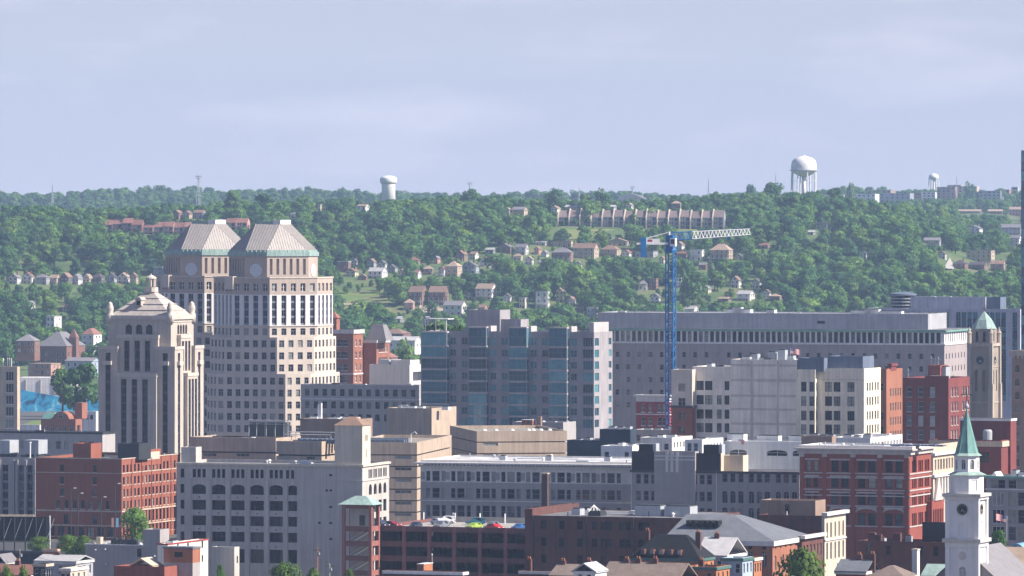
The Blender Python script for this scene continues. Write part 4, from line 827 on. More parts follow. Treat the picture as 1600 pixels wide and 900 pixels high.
# ornate brick building with mansard turret
mat('orn_brick', (.3, .125, .085), var=.15, streak=.12)
B = Bld('brick_building', 'ornate red brick building with stone trim right beside the twin towers', 'building', 500, 552, 578, 2140); zt = B.zz(516)
fr = ops(lin(3, B.w - 3, 6), [zt - 4.5 - 4.2 * k for k in range(7)], 1.6, 2.3, 'sash:frame_white')
B.block(0, B.w, 0, 9, 0, zt, 'orn_brick', front=fr, right=ops([2.5, 6.2], [zt - 4.5 - 4.2 * k for k in range(7)], 1.5, 2.3, 'sash:frame_white'), sill='annex_lt')
B.ring('cornice', 'annex_lt', rect(0, B.w, 0, 9), zt - 1.2, zt + .15, .4); B.ring('string_course', 'annex_lt', rect(0, B.w, 0, 9), zt - 15.5, zt - 15, .2)
z2 = B.zz(533); B.block(.5, B.w + 5, 9.02, B.d + 6, 0, z2, 'orn_brick', right=ops(lin(12, B.d + 3, 4), [z2 - 3 - 4 * k for k in range(5)], 1.5, 2.2, 'sash:frame_white'), sill='annex_lt'); B.ring('cornice', 'annex_lt', rect(.5, B.w + 5, 9.02, B.d + 6), z2 - .8, z2 + .12, .3)
MB().prism(rect(2, 5, 3, 6), zt - .6, zt + 4.2).prism(rect(1.6, 5.4, 2.6, 6.4), zt + 4.2, zt + 6.4, top=rect(3.4, 3.6, 4.4, 4.6)).build('belvedere', 'orn_brick', B.root)
MB().prism(rect(B.w + .5, B.w + 8.5, 9.5, 17), z2, z2 + 5.6, top=rect(B.w + 2.6, B.w + 6.4, 11.5, 15)).build('mansard_roof', 'r_grey', B.root)
# ================================================================ pyramid-roofed tower
mat('lime', (.47, .41, .35), var=.1, streak=.16, scale=.15); mat('lime_lt', (.54, .48, .41), var=.1, streak=.15); mat('lime_roof', (.45, .4, .35), var=.14, streak=.2, scale=.25)
B = Bld('stone_tower', 'limestone art deco tower with stepped pyramid roof and corner urns', 'tower', 153.5, 273, 318, 1850); Z = B.zz; w, d = B.w, B.d
zp, zu, zl, ze = Z(542), Z(524.5), Z(584), Z(494); i0 = 2.3; pw = 6.4
core = rect(i0, w - i0, i0, d - i0); c_ = [B.fx(x, i0) for x in (201, 217, 233)]
B.wall(core, 0, ze, 'lime', {0: [(u - i0 - 1.1, u - i0 + 1.1, Z(523), Z(507.5), 'arch:frame_dark:glass_dark') for u in c_], 1: [(u - .75, u + .75, Z(523), Z(508), 'arch:frame_dark:glass_dark') for u in lin(5.5, d - 2 * i0 - 5.5, 4)]}, depth=.7, parapet=0)
for n_, x0, y0 in (('a', 0, 0), ('b', w - pw, 0), ('c', w - pw, d - pw), ('d', 0, d - pw)):
    st = ops([pw / 2], [(Z(552) + 4) / 2], 1.7, Z(552) - 4, 'strip14:spandrel:glass_dark')
    B.wall(rect(x0, x0 + pw, y0, y0 + pw), 0, zp, 'lime', {0: st if y0 == 0 else [], 1: st if x0 > 0 else []}, depth=.5, parapet=.3, name='corner_pier', roof='lime_roof')
    B.ring('pier_coping', 'lime_lt', rect(x0, x0 + pw, y0, y0 + pw), zp - .9, zp + .1, .18)
    if y0 == 0: B.box('balcony', 'lime_lt', x0 + pw / 2 - 1.4, x0 + pw / 2 + 1.4, -.9, -.01, Z(571), Z(565))
    if x0 > 0: B.box('balcony', 'lime_lt', w + .01, w + .9, y0 + pw / 2 - 1.4, y0 + pw / 2 + 1.4, Z(571), Z(565))
# front bays: lower one stands forward, upper one behind it
xa, xb = B.fx(179, -1.2), B.fx(244, -1.2); st = [(B.fx(x, -1.2) - xa - .95, B.fx(x, -1.2) - xa + .95, 4, Z(593), 'strip14:spandrel:glass_dark') for x in (193, 209.7, 226.3)]
B.wall(rect(xa, xb, -1.2, 3), 0, zl, 'lime', {0: st}, depth=.6, parapet=.3, name='lower_bay', roof='lime_roof'); B.ring('bay_coping', 'lime_lt', rect(xa, xb, -1.2, 3), zl - 1, zl + .1, .18)
xa, xb = B.fx(183, 1.0), B.fx(247, 1.0); st = [(B.fx(x, 1.0) - xa - .9, B.fx(x, 1.0) - xa + .9, zl + .6, Z(533), 'strip3:spandrel:glass_dark') for x in (198, 214.3, 230.3)]
B.wall(rect(xa, xb, 1.0, 5), zl - .8, zu, 'lime', {0: st}, depth=.6, parapet=.3, name='upper_bay', roof='lime_roof'); B.ring('bay_coping', 'lime_lt', rect(xa, xb, 1.0, 5), zu - .9, zu + .1, .18)
# the same on the sunlit side
for z0, z1, off, m0 in ((0, zl, 1.2, 4), (zl - .8, zu, -1.0, zl + .6)):
    ya, yb = pw + .4, d - pw - .4; L3 = yb - ya
    B.wall(rect(w - 4, w + off, ya, yb), z0, z1, 'lime', {1: [(L3 * f - .8, L3 * f + .8, m0, z1 - 1.8, ('strip14' if z0 == 0 else 'strip3') + ':spandrel:glass_dark') for f in (.2, .5, .8)]}, depth=.6, parapet=.3, name='side_bay', roof='lime_roof'); B.ring('bay_coping', 'lime_lt', rect(w - 4, w + off, ya, yb), z1 - .9, z1 + .1, .18)
B.ring('cornice', 'lime_lt', core, ze - 1.1, ze + .1, .5); B.ring('frieze', 'lime_lt', core, Z(504), Z(502.5), .2)
# stepped pyramid roof in courses
cx, cy = w / 2, d / 2; hw, hd = w / 2 - i0 - .1, d / 2 - i0 - .1; steps = 4; zc = Z(456, cx, cy)
for k in range(steps):
    f0, f1 = 1 - k * .215, 1 - (k + 1) * .215; za, zb_ = ze + (zc - ze) * k / steps, ze + (zc - ze) * (k + 1) / steps
    MB().prism(rect(cx - hw * f0, cx + hw * f0, cy - hd * f0, cy + hd * f0), za, zb_ - .25, top=rect(cx - hw * (f1 + .02), cx + hw * (f1 + .02), cy - hd * (f1 + .02), cy + hd * (f1 + .02))).prism(rect(cx - hw * (f1 + .035), cx + hw * (f1 + .035), cy - hd * (f1 + .035), cy + hd * (f1 + .035)), zb_ - .24, zb_).build('roof_course', 'lime_roof', B.root)
q = MB(); q.prism(octo(3.8, 1.2, cx, cy), zc, zc + 1.4); lt = q.build('lantern_base', 'lime_lt', B.root)
q = MB()
for k in range(8): a = k * math.pi / 4 + .39; q.bar((cx + 1.25 * math.cos(a), cy + 1.25 * math.sin(a), zc + 1.6), (cx + 1.25 * math.cos(a), cy + 1.25 * math.sin(a), zc + 4.1), .28, 0, 6)
q.build('lantern_columns', 'lime_lt', lt); MB().lathe(cx, cy, [(1.7, zc + 4.0), (1.6, zc + 4.4), (.8, zc + 4.9), (.2, zc + 5.2), (.1, zc + 5.6)], n=12).build('lantern_cap', 'lime_lt', lt)
for x, y in ((i0 + .4, i0 + .4), (w - i0 - .4, i0 + .4), (w - i0 - .4, d - i0 - .4), (i0 + .4, d - i0 - .4)):
    MB().lathe(x, y, [(1.15, ze - 2.2), (1.15, ze + .5), (.8, ze + .8), (1.1, ze + 1.8), (1.05, ze + 2.6), (.7, ze + 3.3), (.75, ze + 3.6), (.15, ze + 4.2)], n=12).build('urn', 'lime_lt', B.root, True)
for s_, yy, zz_ in ((-1, 0, 0),):
    y0 = cy - hd * .62; z0 = ze + (zc - ze) * .42
    MB().box(cx - 2.2, cx - .4, y0 - 1.3, y0 + 2, z0, z0 + 1.7).prism(rect(cx - 2.5, cx - .1, y0 - 1.6, y0 + 2), z0 + 1.7, z0 + 2.6, top=rect(cx - 1.8, cx - .8, y0 - 1.5, y0 + 2)).build('dormer', 'lime_roof', B.root)
    MB().box(cx - 1.9, cx - .7, y0 - 1.33, y0 - 1.31, z0 + .2, z0 + 1.5).build('dormer_opening', 'black', B.root)
# ================================================================ downtown behind
for a_ in (('court_wall', (.36, .31, .3)), ('court_white', (.72, .7, .67)), ('court_top', (.38, .38, .4)), ('apt_wall', (.33, .31, .32)), ('apt_lt', (.5, .46, .44)), ('cream', (.8, .72, .56)), ('cream_lt', (.8, .74, .64)), ('cream_grid', (.6, .53, .45)),
           ('brown_brick', (.3, .21, .16)), ('red_brick', (.27, .085, .06)), ('red_dark', (.2, .055, .05)), ('orange_brick', (.34, .14, .085)), ('slate_metal', (.13, .16, .22)), ('off_frame', (.48, .48, .53)), ('goth', (.31, .26, .21)), ('goth_lt', (.42, .355, .29)), ('tan_lt', (.55, .45, .34)), ('tan_conc', (.45, .355, .27)), ('navy', (.03, .045, .07)), ('crimson', (.34, .06, .06))):
    mat(a_[0], a_[1], var=.14, streak=.2, scale=.22)
def units(B, lst, z, m='metal'):
    """rooftop plant: each box with a louvred top"""
    for x0, x1, y0, y1, h in lst:
        o = MB().box(x0, x1, y0, y1, z, z + h).build('rooftop_unit', m, B.root); MB().box(x0 + .25, x1 - .25, y0 + .25, y1 - .25, z + h + .004, z + h + .25).build('vent_grille', 'metal_dark', o)
# long courthouse with a colonnaded attic
B = Bld('courthouse', 'long courthouse with columned top floor and blank grey attic', 'courthouse', 930, 1475.5, 1514.5, 2150, a=-17); w, d = B.w, B.d; Z = B.zz; ze, zl0 = Z(518), Z(538)
n = int((1462 - 947) / 8.6); fu = [B.fx(947) + (B.fx(1466) - B.fx(947)) * k / n for k in range(n + 1)]
lo = ops([u for u in fu[::2]], [Z(y) for y in (557, 577, 597, 617, 637)], 1.35, 1.9, 'sash:frame_grey')
B.block(0, w, 0, d, 0, zl0, 'court_wall', front=lo, right=ops(lin(3, d - 3, 8), [Z(y) for y in (557, 577, 597, 617, 637)], 1.3, 1.9, 'sash:frame_grey'), parapet=0)
hh = ze - zl0 - .7
B.block(0, w, 0, d, zl0, ze, 'court_white', front=[(u - .74, u + .74, zl0 + .3, zl0 + .3 + hh, 'sash:frame_dark:glass') for u in fu], right=[(u - .68, u + .68, zl0 + .45, zl0 + .45 + hh, 'sash:spandrel_grey') for u in lin(2.5, d - 2, 11)], depth=.8, parapet=0, name='colonnade')
B.ring('string_course', 'court_white', rect(0, w, 0, d), zl0 - .35, zl0 + .25, .3); MB().box(-.3, w + .3, -.3, d + .3, ze + .26, ze + .55).build('roof', 'roof_grey', B.root); B.ring('eaves', 'copper', rect(0, w, 0, d), ze - .25, ze + .25, .9)
x1 = B.fx(1450, 4); d1 = B.rx(1479, x1); B.block(0, x1, 4, max(14, d1), ze + .56, Z(490.5, x1, 4), 'court_top', roof='roof_white', parapet=.4, name='attic_wall'); B.box('louvre', 'metal_dark', B.fx(1277, 4), B.fx(1289, 4), 3.9, 3.98, Z(507, x1), Z(502.5, x1))
units(B, [(B.fx(x, 8), B.fx(x, 8) + wd_, 7, 11, h) for x, wd_, h in ((1135, 9, 1.6), (1146, 3, 2.3), (1198, 3, 1.5), (1330, 7, 1.4), (1352, 5, 1.8), (1375, 8, 1.2))], Z(490.5, x1, 4) - .4, 'roof_white')
# office block behind with penthouse and round stair
B = Bld('office_block', 'grey framed glass office block with penthouse behind the clock tower', 'building', 1352, 1594, 1612, 2380); w, d = B.w, B.d; Z = B.zz; zt = Z(483)
gx = [B.fx(x) for x in lin(1360, 1590, 27)]; rowsz = [Z(y) for y in lin(495, 620, 14)]
B.block(0, w, 0, d, 0, zt, 'off_frame', front=[(a + .18, b_ - .18, r_ - 1.7, r_ + 1.7, 'grid2x1:frame_grey:glass_teal') for k, (a, b_) in enumerate(zip(gx, gx[1:])) if k % 5 != 4 for r_ in rowsz], depth=.5)
B.block(B.fx(1413, 3), B.fx(1540, 3), 3, d - 3, zt - .6, Z(464.5, None, 3), 'off_frame', roof='roof_white', name='penthouse_wall'); B.block(B.fx(1541, 4), B.fx(1563, 4), 4, d - 4, zt - .6, Z(464.5, None, 3), 'slate_metal', name='plant_wall')
cx = B.fx(1411, 6); MB().lathe(cx, 6, [(4.9, zt - .6), (4.9, Z(462, None, 6))], n=28).build('round_stair', 'glass_dark', B.root); q = MB()
for z in lin(zt, Z(462, None, 6), 5): q.lathe(cx, 6, [(5.05, z - .25), (5.05, z + .15)], n=28)
q.build('stair_bands', 'metal', B.root); MB().lathe(cx, 6, [(5.4, Z(462, None, 6)), (5.3, Z(460, None, 6)), (2, Z(457, None, 6)), (.2, Z(456.6, None, 6))], n=28).build('dome', 'slate_metal', B.root)
# glass tower at the edge
B = Bld('glass_tower', 'dark teal glass tower cut off by the right edge', 'tower', 1595.5, 1690, 1720, 2250, a=-21); Z = B.zz
n = 18; u_ = lin(0, B.w, n + 1); zt = Z(235, 0); B.block(0, B.w, 0, B.d, 0, zt, 'slate_metal', front=[(a + .12, b_ - .12, z_, z_ + 3.4, 'bare:frame_dark:glass_teal') for a, b_ in zip(u_[:6], u_[1:7]) for z_ in lin(20, zt - 4, 26)], depth=.15)
# clock tower with copper cap
B = Bld('clock_tower', 'brown stone clock tower with pale green copper cap and pinnacles', 'tower', 1514.5, 1548.5, 1561, 1985); w, d = B.w, B.d; Z = B.zz; zt = Z(538)
bel = [(w * f - .55, w * f + .55, Z(612), Z(578), 'arch:frame_dark:brown_brick') for f in (.32, .68)]; br = [(d * f - .5, d * f + .5, Z(612), Z(578), 'arch:frame_dark:brown_brick') for f in (.32, .68)]
B.block(0, w, 0, d, 0, zt, 'goth', front=bel, right=br, depth=.5, parapet=0); B.ring('cornice', 'goth_lt', rect(0, w, 0, d), zt - .7, zt + .3, .5); B.ring('string_course', 'goth_lt', rect(0, w, 0, d), Z(630), Z(628), .25); B.ring('string_course', 'goth_lt', rect(0, w, 0, d), Z(574), Z(573), .2)
for x, y in ((0, 0), (w, 0), (w, d), (0, d)):
    MB().box(x - .8, x + .8, y - .8, y + .8, 0, Z(600)).box(x - .6, x + .6, y - .6, y + .6, Z(600), zt + .3).build('buttress', 'goth_lt', B.root)
    MB().lathe(x, y, [(.75, zt + .31), (.75, zt + 3.4), (.95, zt + 3.5), (.5, zt + 4.2), (.05, zt + 5.6)], n=8).build('pinnacle', 'goth_lt', B.root)
q = rect(.5, w - .5, .5, d - .5); B.wall(q, zt + .31, Z(514), 'goth', {e: [((w - 1) * f - .5, (w - 1) * f + .5, zt + .8, Z(518), 'arch:frame_dark:glass_dark') for f in (.3, .7)] for e in (0, 1)}, parapet=0, name='lantern_wall')
MB().prism(octo(w - .2, 2.2, w / 2, d / 2), Z(514), Z(500), top=octo(w * .62, 1.4, w / 2, d / 2)).prism(octo(w * .62, 1.4, w / 2, d / 2), Z(500) + .003, Z(487), top=octo(.4, .1, w / 2, d / 2)).build('copper_cap', 'pg_copper', B.root); MB().bar((w / 2, d / 2, Z(488)), (w / 2, d / 2, Z(479)), .12).box(w / 2 - .6, w / 2 + .6, d / 2 - .06, d / 2 + .06, Z(482.4), Z(481.8)).build('cross', 'metal_dark', B.root)
def clock(B, u, z, r, right=False, face='black', hand='white', xw=None):
    loc, rz = ((u, -.01, z), 0) if not right else ((B.w + .01 if xw is None else xw, u, z), R(90)); n = 28
    f = MB().poly([(r * math.cos(2 * math.pi * k / n), -.06, r * math.sin(2 * math.pi * k / n)) for k in range(n)]).build('clock_face', face, B.root, loc=loc, rz=rz); g = MB()
    for k in range(12): a = k * math.pi / 6; g.bar((r * .75 * math.sin(a), -.09, r * .75 * math.cos(a)), (r * .93 * math.sin(a), -.09, r * .93 * math.cos(a)), r * .04)
    g.bar((0, -.11, 0), (r * .72 * math.sin(2.4), -.11, r * .72 * math.cos(2.4)), r * .045); g.bar((0, -.11, 0), (r * .5 * math.sin(3.6), -.11, r * .5 * math.cos(3.6)), r * .06); g.build('clock_hands', hand, f)
    q = MB()
    for k in range(n):
        a, a2 = 2 * math.pi * k / n, 2 * math.pi * (k + 1) / n; q.quad((r * math.cos(a), -.1, r * math.sin(a)), (r * math.cos(a2), -.1, r * math.sin(a2)), (r * 1.12 * math.cos(a2), -.1, r * 1.12 * math.sin(a2)), (r * 1.12 * math.cos(a), -.1, r * 1.12 * math.sin(a)))
    q.build('clock_rim', 'goth_lt', f)
clock(B, w * .5, Z(563), 1.5); clock(B, d * .5, Z(563), 1.4, True)
# brown building at the right edge
B = Bld('brown_building', 'brown stone building with arcaded cornice at the right edge', 'building', 1581, 1640, 1660, 1780); zt = B.zz(549, 0); Z = B.zz
B.block(0, B.w, 0, B.d, 0, zt, 'brown_brick', front=ops(lin(1.6, 10, 4), [zt - 5 - 3.9 * k for k in range(8)], 1.3, 2.2, 'arch:frame_dark'), sill='goth_lt'); B.ring('cornice', 'goth_lt', rect(0, B.w, 0, B.d), zt - 1.3, zt + .2, .6)
for k in range(8): B.box('corbel', 'goth_lt', .4 + k * 1.3, 1.0 + k * 1.3, -.55, -.02, zt - 2.1, zt - 1.31)
# glass-bayed apartment block
B = Bld('apartment_block', 'grey apartment block with stacks of blue-green glass bays', 'building', 657.5, 928, 957, 1900); w, d = B.w, B.d; Z = B.zz; zt = Z(519); fh = 18.2 / F * 1900
fz = [zt - 3.1 - fh * k for k in range(8)]; cols = [B.fx(x) for x in (708, 726, 770.7, 788.6, 833.7, 852, 896.7)]
fr = ops(cols, fz, 2.0, 2.1, 'pair:frame_grey:glass_teal') + ops([B.fx(918.5)], fz, 3.3, 2.7, 'grid4x1:frame_grey:glass_teal'); fr = [(a, b_, v0, v1, s_) for a, b_, v0, v1, s_ in fr]
B.block(0, w, 0, d, 0, zt, 'apt_wall', front=fr, right=ops([2.6], fz, 3.8, 2.4, 'grid2x1:frame_grey:glass_teal') + ops([d - 2.2], fz, 2.6, 2.1, 'grid2x1:frame_grey:glass_teal'), depth=.25, roof='roof_grey')
def bay(x0, x1, ytop, out, n, name='glass_bay', zb=3.0):
    a, b_ = B.fx(x0, -out), B.fx(x1, -out); z1 = Z(ytop); g = MB().box(a, b_, -out, -.01, 0, z1).build(name, 'apt_lt', B.root)
    k = 0; zf = zt - 4.75
    lv = [(z1 - .35, zt - .85 - 3.6)] + [(zt - .85 - 3.6 - .5 - fh * j, zt - .85 - 3.6 - fh * (j + 1)) for j in range(7)]
    for top, bot in lv:
        if bot < 1: break
        link('window', window_mesh(b_ - a - .16, top - bot, 'grid%dx2:frame_grey:glass_teal' % n), g, (a + .08, -out - .02, bot)); link('window', window_mesh(out - .2, top - bot, 'grid1x2:frame_grey:glass_teal'), g, (b_ + .02, -out + .1, bot), R(90))
for x0, x1 in ((732, 760), (795, 823), (857.5, 886)): bay(x0, x1, 511.5, 1.7, 4)
bay(658.5, 698, 519.5, 2.0, 5)
for x0, x1 in ((760.5, 767), (823.5, 830), (886.5, 893)): B.box('bay_parapet', 'apt_lt', B.fx(x0), B.fx(x1), .02, 5, zt, zt + 1.7)
B.block(B.fx(920, .03), w - .03, .03, d * .8, zt - .6, Z(504), 'apt_lt', name='corner_wall'); y_ = 9
B.block(B.fx(729, y_), B.fx(781, y_), y_, y_ + 9, zt - .6, Z(484.5, w / 2, y_), 'apt_wall', name='penthouse_wall'); B.block(B.fx(781.3, y_), B.fx(812, y_), y_ + 1, y_ + 8, zt - .6, Z(499, w / 2, y_), 'apt_wall', name='penthouse_wall')
b = MB()
for x in (665, 681, 697):
    for y in (1, 6): b.box(B.fx(x, y) - .12, B.fx(x, y) + .12, y - .12, y + .12, zt, zt + 3.6)
b.box(B.fx(664), B.fx(698), .9, 6.2, zt + 3.6, zt + 3.85); b.build('pergola', 'white', B.root)
for x in (668, 676, 684, 692, 703, 712, 720): q = crown_mb(random.Random(x), 1.8, 1.3, .3, 120, 4, 0); o = q.build('planter_shrub', 'leaf', B.root, loc=(B.fx(x, 3), 3, zt + .1))
units(B, [(B.fx(x, 5), B.fx(x, 5) + 2.6, 5, 8, 1.2) for x in (850, 899, 907)], zt - .6)
# blue tower crane
mat('crane_blue', (.015, .14, .36), rough=.45, var=.1, streak=.1); mat('crane_white', (.75, .75, .76), rough=.5, var=.05)
D = 1800; c = P(1048, 660, D); r = thing('tower_crane', 'blue lattice tower crane with white jib pointing right', 'crane', (c.x, D, 0), R(-21)); zt = zpx(395, D); hw = 1.15; sh = 2.8; n = int(zt / sh)
for k in range(n):
    b = MB(); z0, z1 = zt * k / n, zt * (k + 1) / n
    for sx, sy in ((-1, -1), (1, -1), (1, 1), (-1, 1)): b.bar((sx * hw, sy * hw, z0), (sx * hw, sy * hw, z1), .19)
    for i in range(4):
        p_, q_ = [((-1, -1), (1, -1), (1, 1), (-1, 1))[(i + j) % 4] for j in (0, 1)]
        b.bar((p_[0] * hw, p_[1] * hw, z1), (q_[0] * hw, q_[1] * hw, z1), .09)
        zm = (z0 + z1) / 2; b.bar((p_[0] * hw, p_[1] * hw, z0), (q_[0] * hw, q_[1] * hw, zm), .09); b.bar((q_[0] * hw, q_[1] * hw, zm), (p_[0] * hw, p_[1] * hw, z1), .09)
    b.build('mast_section', 'crane_blue', r)
MB().lathe(0, 0, [(1.7, zt), (1.9, zt + .8), (1.4, zt + 1.6)], n=12).build('slewing_ring', 'crane_blue', r)
MB().box(-1.1, 1.1, -1.1, 1.1, zt + 1.6, zt + 5.2).build('tower_head', 'crane_blue', r); cb = MB().box(.6, 2.2, -2.4, -.9, zt + 1.9, zt + 4.3).build('cab', 'crane_white', r); MB().box(.8, 2.0, -2.43, -2.41, zt + 2.6, zt + 4.0).build('cab_window', 'glass_dark', cb)
ja = R(21)                                     # jib and counter-jib turned square to the view
def J(u, v, z): return (u * math.cos(ja) - v * math.sin(ja), u * math.sin(ja) + v * math.cos(ja), z)
b1, b2 = MB(), MB(); L_, h0, h1 = 23.3, 2.3, 1.6; zj = zt + 3.6; rise = .075; ns_ = 22
def jz(u): return zj + u * rise
for k in range(ns_):
    u0, u1 = L_ * k / ns_, L_ * (k + 1) / ns_; b = b1 if u0 < 5.6 else b2; ha, hb = h0 + (h1 - h0) * u0 / L_, h0 + (h1 - h0) * u1 / L_; um = (u0 + u1) / 2; hm_ = (ha + hb) / 2
    for v in (-.8, .8):
        b.bar(J(u0, v, jz(u0)), J(u1, v, jz(u1)), .13); b.bar(J(u0, v, jz(u0)), J(um, 0, jz(um) + hm_), .08); b.bar(J(um, 0, jz(um) + hm_), J(u1, v, jz(u1)), .08)
    b.bar(J(u0, -.8, jz(u0)), J(u0, .8, jz(u0)), .07); b.bar(J(u0, 0, jz(u0) + ha), J(u1, 0, jz(u1) + hb), .14)
b1.build('jib_root', 'crane_blue', r); b2.build('jib', 'crane_white', r)
MB().box(-.5, .5, -.4, .4, 0, .9).build('trolley', 'crane_blue', r, loc=J(17, 0, jz(17) - 1.1), rz=ja)
cj = MB(); cj.box(-10, -.8, -.9, .9, zt + 2.4, zt + 3.0); cj.box(-8.4, -3.2, -.8, .8, zt + 3.0, zt + 4.1); cj.build('counter_jib', 'crane_white', r, rz=ja)
MB().box(-8.8, -7.2, -1, 1, zt - 1.2, zt + 4.5).build('counterweight', 'crane_blue', r, rz=ja); MB().bar((-7.6, 0, zt + 4.1), (-.6, 0, zt + 6.0), .1).bar((-.4, 0, zt + 5.2), (-.4, 0, zt + 6.2), .25).build('tie_bar', 'crane_white', r, rz=ja); MB().box(-6.8, -5.4, -.82, -.8, zt + 3.2, zt + 3.9).build('name_plate', 'crimson', r, rz=ja)
# red house with white cornice behind the crane
B = Bld('red_house', 'crimson flat-fronted house with white bracketed cornice at the crane foot', 'building', 994, 1046, 1056, 1830); zt = B.zz(628); B.block(0, B.w, 0, B.d, 0, zt, 'crimson', front=ops([B.fx(x) for x in (1005, 1016, 1030, 1038)], [zt - 1.9, zt - 5.9], 1.2, 2.4, 'sash:frame_white'), right=ops(lin(2, B.d - 2, 3), [zt - 1.9, zt - 5.9], 1.2, 2.3, 'sash:frame_white'), parapet=0, sill='white')
B.block(-.03, B.w + .03, -.03, B.d, zt, B.zz(618), 'court_white', roof='roof_white', parapet=.3, name='cornice_wall'); B.ring('cornice', 'court_white', rect(-.03, B.w + .03, -.03, B.d), B.zz(620), B.zz(617.5), .6); B.ring('string_course', 'white', rect(0, B.w, 0, B.d), zt - 3.9, zt - 3.6, .12)
# cream mixed-use complex: three blocks and a brick corner
CG = 'joined blocks of the cream complex'
B = Bld('cream_complex', 'cream complex with blank panelled centre and grey penthouses', 'building', 1082, 1350, 1376, 1720); w, d = B.w, B.d; Z = B.zz; fh = 22 / F * 1720
xa, xb, xc_ = B.fx(1144), B.fx(1247.5), B.fx(1277); zf = [Z(y) for y in (605, 627.5, 650, 671.5, 694)]
fr = [o for y in zf for o in ((B.fx(1088) , B.fx(1099.5), y - 1.3, y + 1.3, 'pair:frame_dark'), (B.fx(1101.5), B.fx(1113), y - 1.3, y + 1.3, 'pair:frame_dark'), (B.fx(1132), B.fx(1139.5), y - 1.3, y + 1.3, 'sash:frame_dark')) ] + [(B.fx(1120), B.fx(1127.5), y - 1.3, y + 1.3, 'sash:frame_dark') for y in zf[1:]]
B.block(0, xa, 0, d, 0, Z(575), 'cream_lt', front=fr, depth=.3, roof='roof_white'); units(B, [(B.fx(1104, 4), B.fx(1112, 4), 4, 7, 1.4)], Z(575) - .7)
B.block(xa + .02, xb, -1.2, d * .7, 0, Z(563), 'cream_lt', depth=.3, roof='roof_white', name='panel_wall')
for c0, c1 in ((1145.5, 1172.5), (1177.5, 1213.5), (1218, 1245)):
    for y0, y1 in ((574, 591.5), (599, 618), (622, 639.5), (643, 662), (666, 684), (688, 706)): B.box('wall_panel', 'cream_lt', B.fx(c0, -1.2), B.fx(c1, -1.2), -1.3, -1.19, Z(y1), Z(y0))
q = MB()
for y in (572, 595.5, 620, 641.5, 664, 686): q.box(xa + .1, xb - .1, -1.28, -1.19, Z(y) - .35, Z(y) + .3)
for x in (1175, 1215.7): q.box(B.fx(x, -1.2) - .3, B.fx(x, -1.2) + .3, -1.275, -1.19, 2, Z(563) - .5)
q.build('panel_grid', 'cream_grid', B.root)
B.block(xb + .02, xc_, -2.0, d * .8, 0, Z(578), 'cream', front=[o for y in zf for o in ((B.fx(1251.5, -2), B.fx(1260, -2), y - 1.35, y + 1.35, 'sash:frame_dark'), (B.fx(1264.5, -2), B.fx(1272, -2), y - 1.35, y + 1.35, 'sash:frame_dark'))], right=ops([-.6], zf, 1.0, 2.4, 'sash:frame_dark'), roof='roof_white')
B.block(xb + .4, xc_ + 2.4, -1.4, d * .5, Z(578) - .6, Z(560), 'slate_metal', name='penthouse_wall')
B.block(xc_ + .02, w, 0, d, 0, Z(576), 'cream', front=[o for y in zf for o in ((B.fx(1289), B.fx(1300), y - 1.35, y + 1.35, 'pair:frame_dark'), (B.fx(1302.5), B.fx(1313), y - 1.35, y + 1.35, 'pair:frame_dark'), (B.fx(1324), B.fx(1335), y - 1.35, y + 1.35, 'pair:frame_dark'))], right=ops([d * f for f in (.2, .36, .52, .68, .84)], zf, 1.35, 2.4, 'sash:frame_dark'), roof='roof_white')
B.block(xc_ + 2.5, w - 1, 2, d - 3, Z(576) - .6, Z(557, w, 2), 'slate_metal', name='penthouse_wall', roof='roof_white'); B.ring('string_course', 'cream_grid', rect(xc_ + .02, w, 0, d), Z(594), Z(593), .12)
for x, y, h in ((1160, 6, 1.2), (1172, 8, 2.0), (1186, 6, 1.0), (1200, 7, 2.6), (1215, 6, 3.2), (1228, 8, 1.6)): units(B, [(B.fx(x, y), B.fx(x, y) + 2.2, y, y + 2.5, h)], Z(563) - .7)
def flag(x, ytop, ybase, D, label, w=2.6, h=1.6):
    c = P(x, ybase, D); H = zpx(ytop, D) - c.z; r = thing('flag', label, 'flag', c); MB().bar((0, 0, 0), (0, 0, H), .08, 0, 6).build('pole', 'metal', r)
    me = MB(); n = 10
    for i in range(13):
        for k in range(n):
            if i >= 6 and k < 4: m_ = 2
            else: m_ = i % 2 == 1
            z0, z1 = H - h + h * i / 13, H - h + h * (i + 1) / 13; u0, u1 = w * k / n, w * (k + 1) / n; f = lambda u: .18 * math.sin(u * 3.3) * u / w
            dz = lambda u: -.22 * u
            me.quad((u0 + .08, f(u0), z0 + dz(u0)), (u1 + .08, f(u1), z0 + dz(u1)), (u1 + .08, f(u1), z1 + dz(u1)), (u0 + .08, f(u0), z1 + dz(u0)), int(m_))
    mat('flag_red', (.55, .03, .04)); mat('flag_blue', (.03, .05, .2)); cl_ = me.build('cloth', ['flag_red', 'white', 'flag_blue'], r); rg_ = random.Random(2); st = MB()
    for i in range(5):
        for k in range(6): u, z = .2 + k * w * .058, H - h * .08 - i * h * .1 - .22 * (.2 + k * w * .058); st.box(u, u + .06, -.03 + .18 * math.sin(u * 3.3) * u / w, -.01 + .18 * math.sin(u * 3.3) * u / w, z - .06, z)
    st.build('stars', 'white', cl_)
flag(1235, 543, 562, 1722, 'striped flag flying from the roof of the cream complex')
B = Bld('brick_corner', 'narrow block, tan above and red brick below, left of the cream complex', 'building', 1049, 1081.5, 1092, 1735); Z = B.zz
